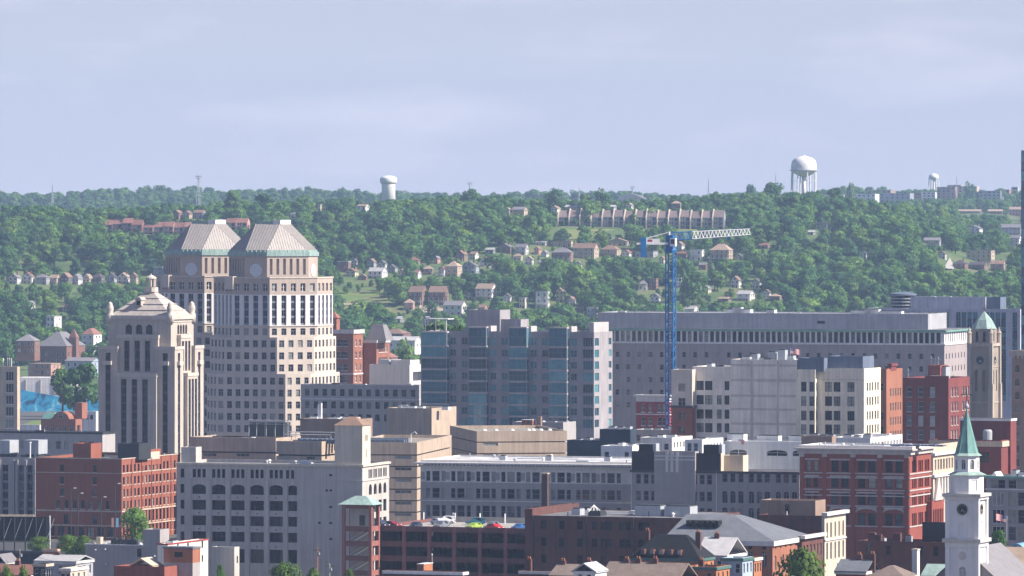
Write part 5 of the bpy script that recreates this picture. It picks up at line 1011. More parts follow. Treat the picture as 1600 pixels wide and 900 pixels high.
B.block(0, B.w, 0, B.d, 0, Z(636), 'red_brick', front=ops([B.w * .5], [Z(650), Z(672)], 2.1, 2.2, 'pair:frame_tan'), parapet=0); B.block(0, B.w, 0, B.d, Z(636) + .01, Z(577.5), 'cream_grid', front=ops([B.w * .5], [Z(605.5), Z(628)], 2.1, 2.2, 'pair:frame_tan'), name='upper_wall', roof='roof_white'); B.ring('balcony_ledge', 'metal_dark', rect(0, B.w, 0, B.d), Z(637), Z(634), .5)
# brick blocks right of the complex
B = Bld('brick_block', 'tan and orange brick block wedged right of the cream complex', 'building', 1370, 1385, 1410, 1775); Z = B.zz; zt = Z(577)
B.block(0, B.w, 0, B.d, 0, zt, 'orange_brick', right=ops(lin(4, B.d - 2, 5), [Z(614), Z(636.5), Z(659), Z(681)], 1.2, 2.3, 'sash:frame_white'), front=ops([B.w - 1.6], [Z(605), Z(650), Z(672)], 1.2, 2.2, 'sash:frame_tan')); B.block(3, B.w - .5, 4, B.d - 6, zt - .5, Z(569), 'red_dark', name='penthouse_wall', roof='roof_white')
B = Bld('brick_hotel', 'dark red brick hotel block with white-framed windows and rooftop masts', 'building', 1410, 1482, 1515, 1650); w, d = B.w, B.d; Z = B.zz; zt = Z(591)
wz = [Z(y) for y in (613, 636, 658, 680, 702)]
B.block(0, w, 0, d, 0, zt, 'red_dark', front=ops([B.fx(x) for x in (1420.5, 1438.5, 1456.8)], wz, 1.5, 2.7, 'sash:frame_white:glass_pale'), right=ops([d * f for f in (.16, .29, .42, .68, .81, .93)], wz, 1.5, 2.5, 'sash:frame_white:glass_pale'), roof='roof_dark', sill='goth_lt')
MB().box(w * .55, w, .015, .5, zt, zt + .6).build('parapet_step', 'red_dark', B.root); B.block(B.fx(1450, 6), B.fx(1469, 6), 6, 13, zt - .6, Z(571, w, 6), 'red_brick', name='penthouse_wall'); units(B, [(B.fx(1470, 7), B.fx(1478, 7), 7, 11, 3.4)], zt - .6)
q = MB()
for x, h in ((1419, 2.4), (1446, 2.0), (1455, 5.8), (1461, 5.2), (1466, 5.6)): q.bar((B.fx(x, 7), 7, zt - .6), (B.fx(x, 7), 7, zt + h), .09).bar((B.fx(x, 7) - .7, 7, zt + h - .7), (B.fx(x, 7) + .7, 7, zt + h - .7), .07)
q.build('antennas', 'metal', B.root)
B = Bld('low_brick_building', 'low dark red building with white coping before the clock tower', 'building', 1500, 1579, 1588, 1560); Z = B.zz; zt = Z(655); w = B.w
B.block(0, w, 0, B.d, 0, zt, 'red_dark', roof='roof_white', front=ops([B.fx(x) for x in (1527, 1547)], [Z(715)], 3.0, 2.2, 'pair:frame_dark')); B.ring('coping', 'white', rect(0, w, 0, B.d), zt - .5, zt + .1, .15); B.block(-6, B.fx(1575), -6, -.02, 0, Z(687), 'red_dark', name='front_wall', roof='roof_dark', front=[(u - 1.6, u + 1.6, Z(722), Z(706), 'tri:frame_dark') for u in (2, 8)]); B.ring('cornice', 'tan_lt', rect(-6, B.fx(1575), -6, -.02), Z(697), Z(688.5), .35)
MB().lathe(B.fx(1543, -3), -3, [(1.2, Z(687)), (1.2, Z(687) + 2.2), (.9, Z(687) + 2.6)], n=14).build('cooling_tank', 'metal', B.root)
# ================================================================ left side, behind
B = Bld('tan_apartments', 'tan brick apartment house cut off by the left edge', 'building', -60, 27, 31, 2050); Z = B.zz; zt = Z(573)
B.block(0, B.w, 0, B.d, 0, zt, 'tan_lt', front=[(B.fx(9), B.fx(21), Z(y) - 1.5, Z(y) + 1.5, 'tri:frame_white') for y in (588, 606.5, 625, 643, 662)] + [(B.fx(-14), B.fx(-3), Z(y) - 1.5, Z(y) + 1.5, 'tri:frame_white') for y in (588, 606.5, 625, 643, 662)], sill='white', roof='roof_white'); q = MB()
for x in (12, 15, 18, 5): q.bar((B.fx(x, 3), 3, zt - .5), (B.fx(x, 3), 3, zt + 2.8), .16)
q.build('vent_pipes', 'white', B.root)
B = Bld('mural_wall', 'pale concrete wall above a blue painted wall at left', 'wall', 30, 120, 121, 2800, a=-4, d=14); Z = B.zz
B.box('wall', 'court_white', 0, B.w, 0, 14, 0, Z(590)); q = MB()
for x in (40, 63, 85, 107): q.box(B.fx(x) - .25, B.fx(x) + .25, -.4, -.01, 4, Z(593))
q.build('buttress_ribs', 'concrete', B.root)
mm_ = bpy.data.materials.new('mural_paint'); mm_.use_nodes = True; t = mm_.node_tree; l = t.links.new; co = N(t, 'ShaderNodeTexCoord'); nz = N(t, 'ShaderNodeTexNoise'); nz.inputs['Scale'].default_value = .24; nz.inputs['Detail'].default_value = 5; nz.inputs['Distortion'].default_value = 1.2; l(co.outputs['Object'], nz.inputs[0])
rp = N(t, 'ShaderNodeValToRGB'); e = rp.color_ramp.elements; e[0].position = .33; e[0].color = (.03, .1, .2, 1); e[1].position = .7; e[1].color = (.35, .7, .8, 1); x_ = e.new(.45); x_.color = (.03, .36, .62, 1); x_ = e.new(.6); x_.color = (.06, .48, .7, 1); l(nz.outputs[0], rp.inputs[0]); l(rp.outputs[0], t.nodes['Principled BSDF'].inputs['Base Color']); t.nodes['Principled BSDF'].inputs['Roughness'].default_value = .7; MATS['mural_paint'] = mm_
c0 = P(33, 640, 2730); r = thing('painted_wall', 'wall painted bright blue with pale swirls, sloping top', 'wall', (c0.x, 2730, 0), R(-3)); wd_ = 132 / F * 2730
MB().prism([(0, 0), (wd_, 0), (wd_, .6), (0, .6)], 0, .1).build('footing', 'concrete', r); q = MB(); zA, zB = zpx(609, 2730), zpx(625, 2730)
q.poly([(0, 0, 1), (wd_, 0, 1), (wd_, 0, zB), (wd_ * .62, 0, zB + .3), (0, 0, zA)]); q.poly([(0, .5, 1), (0, .5, zA), (wd_ * .62, .5, zB + .3), (wd_, .5, zB), (wd_, .5, 1)]); q.poly([(0, 0, zA), (wd_ * .62, 0, zB + .3), (wd_ * .62, .5, zB + .3), (0, .5, zA)]); q.build('painted_face', 'mural_paint', r)
B = Bld('victorian_house', 'brick house with round-arched gable in front of the blue wall', 'building', 64, 118, 128, 2350); Z = B.zz; zt = Z(655); n = 12
B.block(0, B.w, 0, B.d, 0, zt, 'orn_brick', front=ops(lin(2, B.w - 2, 5), [zt - 3.5], 1.2, 2.2, 'arch:frame_white'), right=ops(lin(2, B.d - 2, 3), [zt - 3.5], 1.2, 2.2, 'sash:frame_white'), roof='r_grey')
gx0, gx1 = B.fx(82), B.fx(108); rr = (gx1 - gx0) / 2; gc = (gx0 + gx1) / 2; arc = [(gc + rr * math.cos(math.pi * k / n), zt - .5 + rr * .95 * math.sin(math.pi * k / n)) for k in range(n + 1)]
b = MB().poly([(x, -.02, z) for x, z in arc]).poly([(x, 6, z) for x, z in reversed(arc)])
for (x0, z0), (x1, z1) in zip(arc, arc[1:]): b.quad((x0, -.02, z0), (x0, 6, z0), (x1, 6, z1), (x1, -.02, z1))
b.build('arched_gable', 'orn_brick', B.root); link('window', window_mesh(1.8, 1.8, 'cross:frame_white'), B.root, (gc - .9, -.06, zt + .2)); MB().prism(rect(B.fx(64.5), B.fx(84), .5, 6), zt, zt + 2.2, top=rect(B.fx(67), B.fx(82), 2, 5)).build('copper_roof', 'copper', B.root)
MB().box(B.fx(117, 5), B.fx(128, 5), 5, 10, zt, Z(630)).build('brick_turret', 'orn_brick', B.root)
B = Bld('white_store', 'low white-roofed store behind the brick house with arched gable', 'building', 100, 150, 156, 2450); Z = B.zz; B.block(0, B.w, 0, B.d, 0, Z(643), 'court_white', front=ops(lin(2, B.w - 2, 6), [Z(652)], 1.4, 1.8, 'sash:frame_dark'), roof='roof_white')
B = Bld('white_store', 'long white low roof behind the lawn at far left', 'building', 20, 62, 66, 2480); Z = B.zz; B.block(0, B.w, 0, B.d, 0, Z(664), 'court_white', roof='roof_white')
B = Bld('concrete_block', 'grey concrete block behind the left red brick warehouse', 'building', -50, 160, 180, 1790); Z = B.zz; zt = Z(676)
B.block(0, B.w, 0, B.d, 0, zt, 'annex', front=ops([B.fx(x) for x in (23, 36, 60, 75, 91, 104, 128, 142)], [zt - 3.8, zt - 8], 1.6, 2.4, 'sash:frame_tan:glass_pale'), roof='roof_dark'); B.ring('coping', 'metal_dark', rect(0, B.w, 0, B.d), zt - .5, zt + .1, .15)
B = Bld('pilastered_block', 'grey pilastered block with tall window strips at the left edge', 'building', -70, 55, 68, 1735); Z = B.zz; zt = Z(716)
B.block(0, B.w, 0, B.d, 0, zt, 'annex', front=[(B.fx(x) - .95, B.fx(x) + .95, 3, zt - 2, 'strip6:spandrel_grey:glass') for x in (-40, -24, -8, 8, 34, 47)], depth=.5, roof='roof_dark'); q = MB()
for x in (-16, 0, 21, 27, 40.5, 54): q.box(B.fx(x) - .4, B.fx(x) + .4, -.45, -.01, 0, zt - .5)
q.build('pilasters', 'annex', B.root)
for x0, x1, yt in ((-3, 15, 689), (37, 60, 688)): u0, u1 = B.fx(x0, 5), B.fx(x1, 5); o = MB().box(u0, u1, 5, 11, zt + .9, Z(yt, None, 5)).build('cooling_unit', 'metal', B.root); MB().box(u0 + .4, u0 + .7, 5.5, 10.5, zt - .7, zt + .89).box(u1 - .7, u1 - .4, 5.5, 10.5, zt - .7, zt + .89).build('unit_legs', 'metal_dark', o)
MB().lathe(B.fx(47, 2), 2, [(.25, zt - .7), (.25, zt + 4), (.4, zt + 4.1), (.4, zt + 4.5)], n=8).build('flue', 'white', B.root)
# ================================================================ tan concrete complex, in stepped tiers with shadow gaps
def tiers(B, poly, ztop, hs, m='tan_conc', wins=(), gap=.45, roof='roof_tan'):
    """stack of wall tiers with recessed joints; wins = (edge, u0, u1) small window strips under each joint"""
    z1 = ztop
    for k, h in enumerate(hs):
        z0 = max(0.0, z1 - h)
        ow = {}
        for e, u0, u1 in wins:
            if k: ow.setdefault(e, []).append((u0, u1, z1 - .95, z1 - .08, 'tri:frame_tan:glass_pale', .2))
        B.wall(poly, z0, z1, m, ow, parapet=.8 if k == 0 else 0, roof=roof, depth=.2)
        if z0 <= 0: break
        B.wall(inset(poly, .5), z0 - gap, z0, 'metal_dark', parapet=0, name='shadow_gap'); z1 = z0 - gap  # recessed joint coloured near black, its shade put into the colour
JG = 'blocks of the tan concrete complex'
B = Bld('concrete_complex', 'tan concrete block with grooved walls behind the white loft building', 'building', 297, 431, 470, 1705, group=JG); tiers(B, rect(0, B.w, 0, B.d), B.zz(684.5), [3.9, 4.2, 4.2, 4.2, 4.2, 4.2, 4.2], wins=[(0, 4, 8), (0, 14, 18)])
x0 = B.fx(389, 9); o = MB().box(x0, B.fx(414, 9), 9, 14, B.zz(684.5), B.zz(660.5, None, 9)).build('cooling_tower', 'metal_dark', B.root); o2 = MB().box(B.fx(416, 9), B.fx(443, 9), 9, 14, B.zz(684.5), B.zz(660.5, None, 9)).build('cooling_tower', 'metal_dark', B.root)
q = MB()
for x in (389, 401, 414, 416, 430, 443, 450): q.bar((B.fx(x, 8.6), 8.6, B.zz(684.5)), (B.fx(x, 8.6), 8.6, B.zz(656, None, 9)), .1)
q.bar((B.fx(388, 8.6), 8.6, B.zz(657, None, 9)), (B.fx(452, 8.6), 8.6, B.zz(657, None, 9)), .1).bar((B.fx(388, 8.6), 8.6, B.zz(663, None, 9)), (B.fx(452, 8.6), 8.6, B.zz(663, None, 9)), .08).build('tower_railing', 'metal', B.root)
units(B, [(B.fx(x, 4), B.fx(x, 4) + wd_, 4, 7, .7) for x, wd_ in ((330, 9), (348, 4), (362, 6))], B.zz(684.5) - .75, 'roof_white')
B = Bld('concrete_complex', 'tan grooved block with a bright side, left of the loft tower', 'building', 431.5, 502.5, 527, 1672, group=JG); tiers(B, rect(0, B.w, 0, B.d), B.zz(690), [3.6, 4.2, 4.2, 4.2, 4.2, 4.2], wins=[(0, 1.5, 3.8), (0, 9, 11.5)]); q = MB()
for y in (3, 5, 7, 9):
    for k in range(9): q.box(B.fx(465, y) + k * 1.5, B.fx(465, y) + k * 1.5 + 1.3, y, y + 1.2, B.zz(690) - .7, B.zz(690) + .5)
q.build('rooftop_panels', 'slate_metal', B.root); MB().bar((0, 6, B.zz(690) + 1.6), (B.w, 6, B.zz(690) + 1.6), .1).bar((0, 9, B.zz(690) + 2.2), (B.w, 9, B.zz(690) + 2.2), .1).bar((2, 6, B.zz(690) - .7), (2, 6, B.zz(690) + 1.6), .1).bar((B.w - 1, 6, B.zz(690) - .7), (B.w - 1, 6, B.zz(690) + 1.6), .1).bar((2, 9, B.zz(690) - .7), (2, 9, B.zz(690) + 2.2), .1).bar((B.w - 1, 9, B.zz(690) - .7), (B.w - 1, 9, B.zz(690) + 2.2), .1).build('pipe_rail', 'metal', B.root)
B = Bld('concrete_complex', 'tan grooved wing with window strips between loft building and cornice building', 'building', 540, 651.5, 705.5, 1640, a=-9, group=JG); tiers(B, rect(0, B.w, 0, B.d), B.zz(691.5), [3.2, 2.75, 2.75, 2.75, 2.75, 2.75, 2.75, 2.75, 2.75], wins=[(0, B.fx(617), B.fx(643))], gap=.3)
for y in (4, 7, 10):
    q = MB()
    for k in range(14): q.box(2 + k * .95, 2.8 + k * .95, y, y + 1.6, B.zz(691.5) - .7, B.zz(691.5) + .35 + y * .05)
    q.build('condenser_row', 'slate_metal', B.root)
MB().bar((B.w - 3, 8, B.zz(691.5) - .7), (B.w - 3, 8, B.zz(691.5) + 2), .09).bar((B.w - 3, 8, B.zz(691.5) + 2), (B.w - 2, 8, B.zz(691.5) + 2.6), .09).bar((B.w - 2, 8, B.zz(691.5) + 2.6), (B.w - 1.4, 8, B.zz(691.5) + 2), .09).build('gooseneck_vent', 'white', B.root)
B = Bld('concrete_complex', 'large sunlit tan grooved block in front of the glass apartments', 'building', 745, 886, 888, 1720, a=10, d=46, group=JG); tiers(B, rect(0, B.w, 0, B.d), B.zz(673), [2.9, 2.9, 2.9, 2.9, 2.9, 2.9, 2.9], wins=[(0, B.fx(755), B.fx(778))], gap=.3)
for x in (757, 775, 800, 826, 833, 845, 859): MB().lathe(B.fx(x, 4), 4, [(.5, B.zz(673) - .8), (.5, B.zz(673) - .1), (.75, B.zz(673)), (.4, B.zz(673) + .45), (.05, B.zz(673) + .5)], n=10).build('roof_vent', 'white', B.root)
B = Bld('concrete_penthouse', 'tan plant-room block standing on the tan complex', 'building', 604, 674.5, 713, 1765, group=JG); B.block(0, B.w, 0, B.d, 0, B.zz(638), 'tan_conc', roof='roof_white'); units(B, [(B.fx(x, 4), B.fx(x, 4) + 2, 4, 6, .9) for x in (628, 638, 651, 690)], B.zz(638) - .6, 'white')
B = Bld('concrete_penthouse', 'brown plant-room block with roof vents behind the loft tower', 'building', 469, 560, 582, 1780, group=JG); B.block(0, B.w, 0, B.d, 0, B.zz(655), 'brown_brick', roof='roof_white'); units(B, [(B.fx(x, 4), B.fx(x, 4) + 2.2, 4, 6, 1) for x in (485, 521, 534, 548)], B.zz(655) - .6, 'white'); MB().bar((B.fx(498, 5), 5, B.zz(655) - .5), (B.fx(498, 5), 5, B.zz(655) + 4), .3, 0, 8).bar((B.fx(502, 5), 5, B.zz(655) - .5), (B.fx(502, 5), 5, B.zz(655) + 4.4), .3, 0, 8).build('flue_pipes', 'white', B.root)
# ================================================================ red warehouse at left
mat('ware_brick', (.29, .095, .06), var=.14, streak=.12); mat('stone_trim', (.55, .47, .38), var=.08)
B = Bld('red_warehouse', 'long red brick warehouse with raised sign parapet on its sunny side', 'building', 55.5, 190, 282, 1680); w, d = B.w, B.d; Z = B.zz; zt = Z(717)
rz = [Z(y) for y in (733, 752, 771, 789.5)]; us = [d * (k + .6) / 16.2 for k in range(16)]; fxs = [B.fx(x) for x in (97, 148)]
B.block(0, w, 0, d, 0, zt, 'ware_brick', front=ops(fxs, rz[:3], 1.15, 2.0, 'sash:frame_dark') + ops([B.fx(x) for x in (91, 103.5, 116.5, 129, 141.7, 155, 168)], [rz[3]], 1.15, 2.3, 'sash:frame_dark') + ops([B.fx(103), B.fx(148)], [Z(813)], 1.4, 2.8, 'sash:frame_dark') + ops([B.fx(x) for x in lin(80, 172, 7)], [Z(832)], 2.0, 2.6, 'pair:frame_dark'),
        right=ops(us, rz, 1.25, 2.1, 'sash:frame_dark') + ops(us, [Z(810)], 1.25, 3.0, 'sash:frame_dark') + ops(us, [Z(830)], 1.3, 2.2, 'sash:frame_dark'), sill='stone_trim', roof='roof_dark', depth=.3)
B.ring('string_course', 'stone_trim', rect(0, w, 0, d), Z(740.5), Z(739.3), .12); B.ring('string_course', 'stone_trim', rect(0, w, 0, d), Z(800.5), Z(798.5), .2); B.ring('string_course', 'stone_trim', rect(0, w, 0, d), Z(823), Z(821.5), .2); B.ring('coping', 'stone_trim', rect(0, w, 0, d), zt - .15, zt + .1, .12)
ya, yb = d * .34, d * .66; B.block(w - .5, w + .02, ya, yb, zt - 2.4, zt + 1.9, 'ware_brick', parapet=.1, name='sign_parapet', roof='roof_dark'); MB().box(w + .03, w + .1, ya + 1, yb - 1, zt - .9, zt + 1.2).build('sign_panel', 'stone_trim', B.root)
for k in range(1, 12):
    y = d * k / 12
    if k % 2 == 0: MB().box(w + .01, w + .2, y - .2, y + .2, 0, zt - .3).build('pilaster', 'ware_brick', B.root)
B.block(B.fx(114, 6), B.fx(142, 6), 6, 13, zt - .6, Z(694, None, 6), 'ware_brick', name='penthouse_wall', roof='roof_dark'); B.block(B.fx(184, 9), B.fx(217, 9), 9, 17, zt - .6, Z(693, None, 9), 'metal_dark', name='plant_wall', roof='roof_dark')
# ================================================================ white loft building with corner tower
mat('loft', (.48, .45, .41), var=.1, streak=.2, scale=.2); mat('loft_lt', (.6, .54, .43), var=.07, streak=.15)
B = Bld('loft_building', 'pale grey loft building with big window bays and a square corner tower', 'building', 276, 566, 608, 1430, a=-17); w, d = B.w, B.d; Z = B.zz; zt = Z(726); xe = B.fx(465)
bc = [B.fx(x) for x in (311, 341.5, 371.5, 401.5, 431.5, 457)]; bw = 10.6 / 1.0 * 1430 / F / .934 * 2
fr = []
for i, u in enumerate(bc):
    hw_ = bw / 2 if i < 5 else bw * .33
    for k, y in enumerate((792.5, 817, 842, 872)): fr.append((u - hw_, u + hw_, Z(y) - (1.15 if k < 3 else 1.6), Z(y) + (1.15 if k < 3 else 1.6), 'grid3x2:frame_dark:glass_dark'))
    fr.append((u - hw_, u + hw_, Z(775.5), Z(760), 'archlow:frame_dark:glass_dark'))
    for j in (-1, 0, 1):
        uu = u + j * bw * .36
        if uu + .4 < xe: fr.append((uu - .42, uu + .42, Z(749.5), Z(736), 'sash:frame_dark:glass_dark'))
fr += ops([B.fx(285)], [Z(y) for y in (743, 767, 792, 817, 842)], .95, 2.1, 'sash:frame_dark:glass_dark')
fr += ops([B.fx(x) for x in (510.5, 516.7)], [Z(767)], .6, .5, 'bare:frame_dark:glass_dark') + ops([B.fx(516.7)], [Z(743), Z(793), Z(818), Z(843)], .75, .5, 'bare:frame_dark:glass_dark') + ops([B.fx(499)], [Z(818)], .7, .5, 'bare:frame_dark:glass_dark')
rr_ = []
for f in (.3, .48, .66, .84):
    u = d * f
    for y in (794, 822, 850): rr_.append((u - 1.2, u + 1.2, Z(y) - 1.4, Z(y) + 1.4, 'pair:frame_dark:glass_dark'))
    rr_.append((u - 1.1, u + 1.1, Z(775), Z(758), 'arch:frame_dark:glass_dark')); rr_ += [(u + j - .38, u + j + .38, Z(749), Z(735), 'sash:frame_dark:glass_dark') for j in (-1, 0, 1)]
B.block(0, w, 0, d, 0, zt, 'loft', front=fr, right=rr_, depth=.5, roof='roof_grey'); B.ring('cornice', 'loft_lt', rect(0, w, 0, d), Z(729.5), Z(726.5), .35); B.ring('string_course', 'loft', rect(0, w, 0, d), Z(752.5), Z(751), .15)
for i, x in enumerate((295, 326, 356.5, 386.5, 416.5, 446)): B.box('pier', 'loft', B.fx(x) - .55, B.fx(x) + .55, -.3, -.01, 0, Z(753))
q = MB()
for u in bc[:5]:
    for y in (780, 805, 830, 857): q.lathe(u, -.05, [(.16, Z(y) - .14), (.16, Z(y) + .14)], n=6)
q.build('anchor_plates', 'metal_dark', B.root)
yt_ = d * .3; B.block(B.fx(523), w + .02, -.02, yt_, zt - .7, Z(665), 'loft_lt', right=[(yt_ * f - .22, yt_ * f + .22, Z(690), Z(680), 'bare:frame_dark:glass_dark') for f in (.35, .5, .65)] + [(yt_ * .5 - .2, yt_ * .5 + .2, Z(716), Z(702), 'bare:frame_dark:glass_dark')], parapet=0, name='tower_wall')
tx0, tx1 = B.fx(523) - .25, w + .27; MB().prism(rect(tx0, tx1, -.27, yt_ + .25), Z(665), Z(652), top=rect((tx0 + tx1) / 2 - .9, (tx0 + tx1) / 2 + .9, yt_ / 2 - .6, yt_ / 2 + .6)).build('tower_roof', 'r_brown', B.root)
B.block(B.fx(283, 3), B.fx(306, 3), 3, 7, zt - .7, Z(702, None, 3), 'loft', name='stair_house'); MB().box(B.fx(470, 3), B.fx(480, 3), 3, 5, zt - .7, Z(721, None, 3)).build('vent_box', 'white', B.root)
# ================================================================ long cornice building and its grey neighbours
mat('corn_wall', (.36, .33, .32), var=.08, streak=.1); mat('corn_white', (.66, .64, .6), var=.08, streak=.14); mat('dark_screen', (.025, .022, .028), rough=.7)
B = Bld('cornice_building', 'long grey office building with white bracketed cornice and triple windows', 'building', 657, 986, 1000, 1515, a=-16.5); w, d = B.w, 34; Z = B.zz; zt = Z(730); fr = []; Z = lambda y, u=None, v=0: B.zz(y, B.w / 2, v)
for i in range(8):
    xc_ = 681 + 39.1 * i
    for y, hh in ((745.5, 1.25), (772, 1.25), (800, 1.45)):
        for dx, ww in ((-12, .55), (0, .95), (12, .55)):
            if i == 4 and dx == 12: continue
            u = B.fx(xc_ + dx); fr.append((u - ww, u + ww, Z(y, w / 2) - hh, Z(y, w / 2) + hh, 'sash:frame_grey'))
B.block(0, w, 0, d, 0, Z(755), 'corn_wall', front=fr, depth=.35, parapet=0); B.block(0, w, 0, d, Z(755) + .01, zt, 'corn_white', front=fr, depth=.35, parapet=0, name='upper_wall')
for i in range(8): u = B.fx(681 + 39.1 * i - 20.5); B.box('pilaster_panel', 'corn_wall', u - .5, u + .5, -.08, -.005, Z(751, u), Z(739, u))
B.ring('string_course', 'corn_white', rect(0, w, 0, d), Z(784.5), Z(783), .12)
MB().box(-.5, w + .4, -.5, d, Z(731.5), Z(729) ).build('frieze', 'corn_white', B.root); MB().box(-1.3, w + .6, -1.3, d, Z(726.5), Z(724)).build('cornice', 'corn_white', B.root)
for k in range(60): u = -.9 + (w + 1.2) * k / 59; B.box('bracket', 'corn_white', u - .17, u + .17, -1.15, -.51, Z(729), Z(726.6))
B.block(-.4, w - .2, 1.5, d, Z(724) + .01, Z(724) + .5, 'corn_white', roof='roof_white', parapet=.4, name='rear_parapet'); units(B, [(w * f, w * f + 1.6, 14, 16, 1.1) for f in (.3, .52, .8)], Z(724) + .1)
B = Bld('brick_chimney', 'tall dark brick chimney standing in front of the cornice building', 'chimney', 846, 855, 858, 1430); mat('dark_brown_brick', (.09, .055, .05)); B.box('shaft', 'dark_brown_brick', 0, B.w, 0, B.d, 0, B.zz(741)); B.box('cap', 'tan_lt', -.12, B.w + .12, -.12, B.d + .12, B.zz(741) + .003, B.zz(739))  # shaft in one even, very dark brown brick
B = Bld('grey_office', 'grey brick office row with a raised striped centre between dark screens', 'building', 986, 1249, 1262, 1490, a=-17); w, d = B.w, max(12, B.d); Z = B.zz; zt = Z(738)
fr = ops([B.fx(x) for x in (997.5, 1009.5, 1021, 1045, 1053.5, 1062, 1085, 1097, 1108.5)], [Z(751.5), Z(778), Z(804)], 1.25, 2.4, 'sash:frame_grey') + ops([B.fx(x) for x in (1132.5, 1145, 1157.5, 1174, 1186.5, 1199, 1216, 1228.5, 1241)], [Z(748)], 1.3, 2.2, 'sash:frame_grey') + ops([B.fx(x) for x in (1132.5, 1145, 1157.5, 1174, 1186.5, 1199, 1216, 1228.5, 1241)], [Z(778), Z(804)], 1.35, 2.9, 'arch:frame_grey')
B.block(0, w, 0, d, 0, zt, 'corn_wall', front=fr, roof='roof_white', depth=.3); B.ring('gutter', 'metal_dark', rect(0, w, 0, d), zt - .5, zt + .06, .25)
xa, xb = B.fx(1023), B.fx(1087); B.block(xa, xb, -.5, 4, Z(738) - 8, Z(707.5), 'corn_wall', roof='roof_tan', name='centre_wall')
q = MB()
for x in (1042, 1050, 1058): q.box(B.fx(x, -.5) - .35, B.fx(x, -.5) + .35, -.62, -.51, Z(740), Z(707.5) - .2)
for y in (715, 720.5): q.box(xa + .2, xb - .2, -.6, -.505, Z(y) - .15, Z(y) + .15)
q.build('stone_stripes', 'corn_white', B.root)
for x0, x1, y0 in ((987, 1022, 708), (1088, 1125, 710)): B.box('dark_screen', 'dark_screen', B.fx(x0, .4), B.fx(x1, .4), .4, .8, zt, Z(y0)); B.box('screen_edge', 'tan_lt', B.fx(x1, .4) + .01, B.fx(x1, .4) + .3, .35, 3.5, zt, Z(y0)); B.box('cooling_tower', 'black', B.fx(x0 + 11, 3), B.fx(x1 - 3, 3), 3, 6, zt, Z(697, None, 3)); B.box('tower_frame', 'metal', B.fx(x1 - 2, 3), B.fx(x1 + 3, 3), 3, 6, zt, Z(696, None, 3))
B.block(B.fx(1130, 3), B.fx(1161, 3), 3, 8, zt - .5, Z(713, None, 3), 'tan_lt', name='stair_house'); q = MB()
for x in (986.5, 1119.5): q.bar((B.fx(x, -.15), -.15, 0), (B.fx(x, -.15), -.15, zt), .11)
q.build('downpipes', 'white', B.root)
# flat roofs behind
B = Bld('white_arcade', 'white building with half-round windows behind the grey office row', 'building', 1132, 1262, 1275, 1600); Z = B.zz; zt = Z(691); n = 14
B.block(0, B.w, 0, B.d, 0, zt, 'white', front=[(B.fx(a), B.fx(b_), Z(713), Z(704), 'archlow:frame_white:glass_dark') for a, b_ in ((1140, 1167), (1198, 1230), (1238, 1258))], roof='roof_white'); units(B, [(B.fx(1136, 5), B.fx(1162, 5), 5, 8, 2.2), (B.fx(1183, 8), B.fx(1216, 8), 8, 11, 1.8), (B.fx(1232, 8), B.fx(1252, 8), 8, 11, 1.8)], zt - .6, 'white')
flag(1154, 686, 712, 1590, 'small striped flag on the white building with half-round windows', w=1.6, h=1.1)
for nm, lab, x0, xc_, xr, y, D, m, rf in (('dark_block', 'dark green-black flat block right of the tan complex', 886, 937, 945, 688, 1660, 'navy', 'roof_grey'), ('dark_block', 'taller dark flat block with pale roof left of the white annex', 937, 985, 994, 671, 1640, 'navy', 'roof_white'), ('white_annex', 'white low annex with sloping flat roof in front of the dark blocks', 939, 988, 1024, 697, 1590, 'white', 'roof_white'),
                                          ('white_annex', 'long low pale building right of the dark blocks', 1000, 1050, 1082, 684, 1620, 'cream_lt', 'roof_white'), ('white_annex', 'small white block with two blue windows behind the grey office row', 1070, 1097, 1130, 687, 1590, 'white', 'roof_white'), ('low_roof', 'low grey building with white roof in front of the courthouse', 990, 1060, 1075, 672, 1760, 'annex', 'roof_white'),
                                          ('low_roof', 'low brick and white roofs right of the tan complex', 800, 880, 900, 660, 1810, 'annex', 'roof_tan'), ('white_annex', 'white rooftop blocks above the red and white loft', 1302, 1360, 1410, 684, 1560, 'white', 'roof_white'), ('low_roof', 'tan brick plant block left of the white rooftop blocks', 1252, 1300, 1306, 682, 1540, 'brown_brick', 'roof_tan')):
    B = Bld(nm, lab, 'building', x0, xc_, xr, D); zt = B.zz(y)
    rt = ops(lin(2, B.d - 2, max(2, int(B.d / 2.6))), [zt - 2], 1.1, 1.5, 'sash:frame_grey') if m in ('white', 'cream_lt') else []
    ft = ops([B.fx(1077), B.fx(1087)], [zt - 2.2], 1.2, 2.6, 'sash:frame_white:glass_teal') if 'two blue' in lab else ops(lin(1.6, B.w - 1.6, max(2, int(B.w / 3.4))), [zt - 2.4, zt - 6], 1.2, 1.6, 'sash:frame_grey')
    B.block(0, B.w, 0, B.d, 0, zt, m, roof=rf, right=rt, front=ft if m != 'navy' else [])
    rg_ = random.Random(int(x0)); units(B, [(B.w * f, B.w * f + rg_.uniform(1.2, 2.6), 3, 3 + rg_.uniform(1.2, 3), rg_.uniform(.6, 1.5)) for f in (.15, .42, .7)], zt - .6, rg_.choice(['metal', 'white']))
B = Bld('brick_plant_house', 'little orange brick roof house and chimney in front of the glass apartments', 'building', 815, 832, 836, 1800); B.block(0, B.w, 0, B.d, 0, B.zz(657), 'orange_brick', front=ops([1.2, 2.4], [B.zz(660)], .7, .9, 'sash:frame_grey'), roof='roof_white'); B.box('chimney', 'brown_brick', B.w + 1, B.w + 2.2, 1, 2.2, 0, B.zz(651)); MB().box(-.1, B.w + .1, -.1, B.d + .1, B.zz(656.6), B.zz(655.8)).build('coping', 'white', B.root)
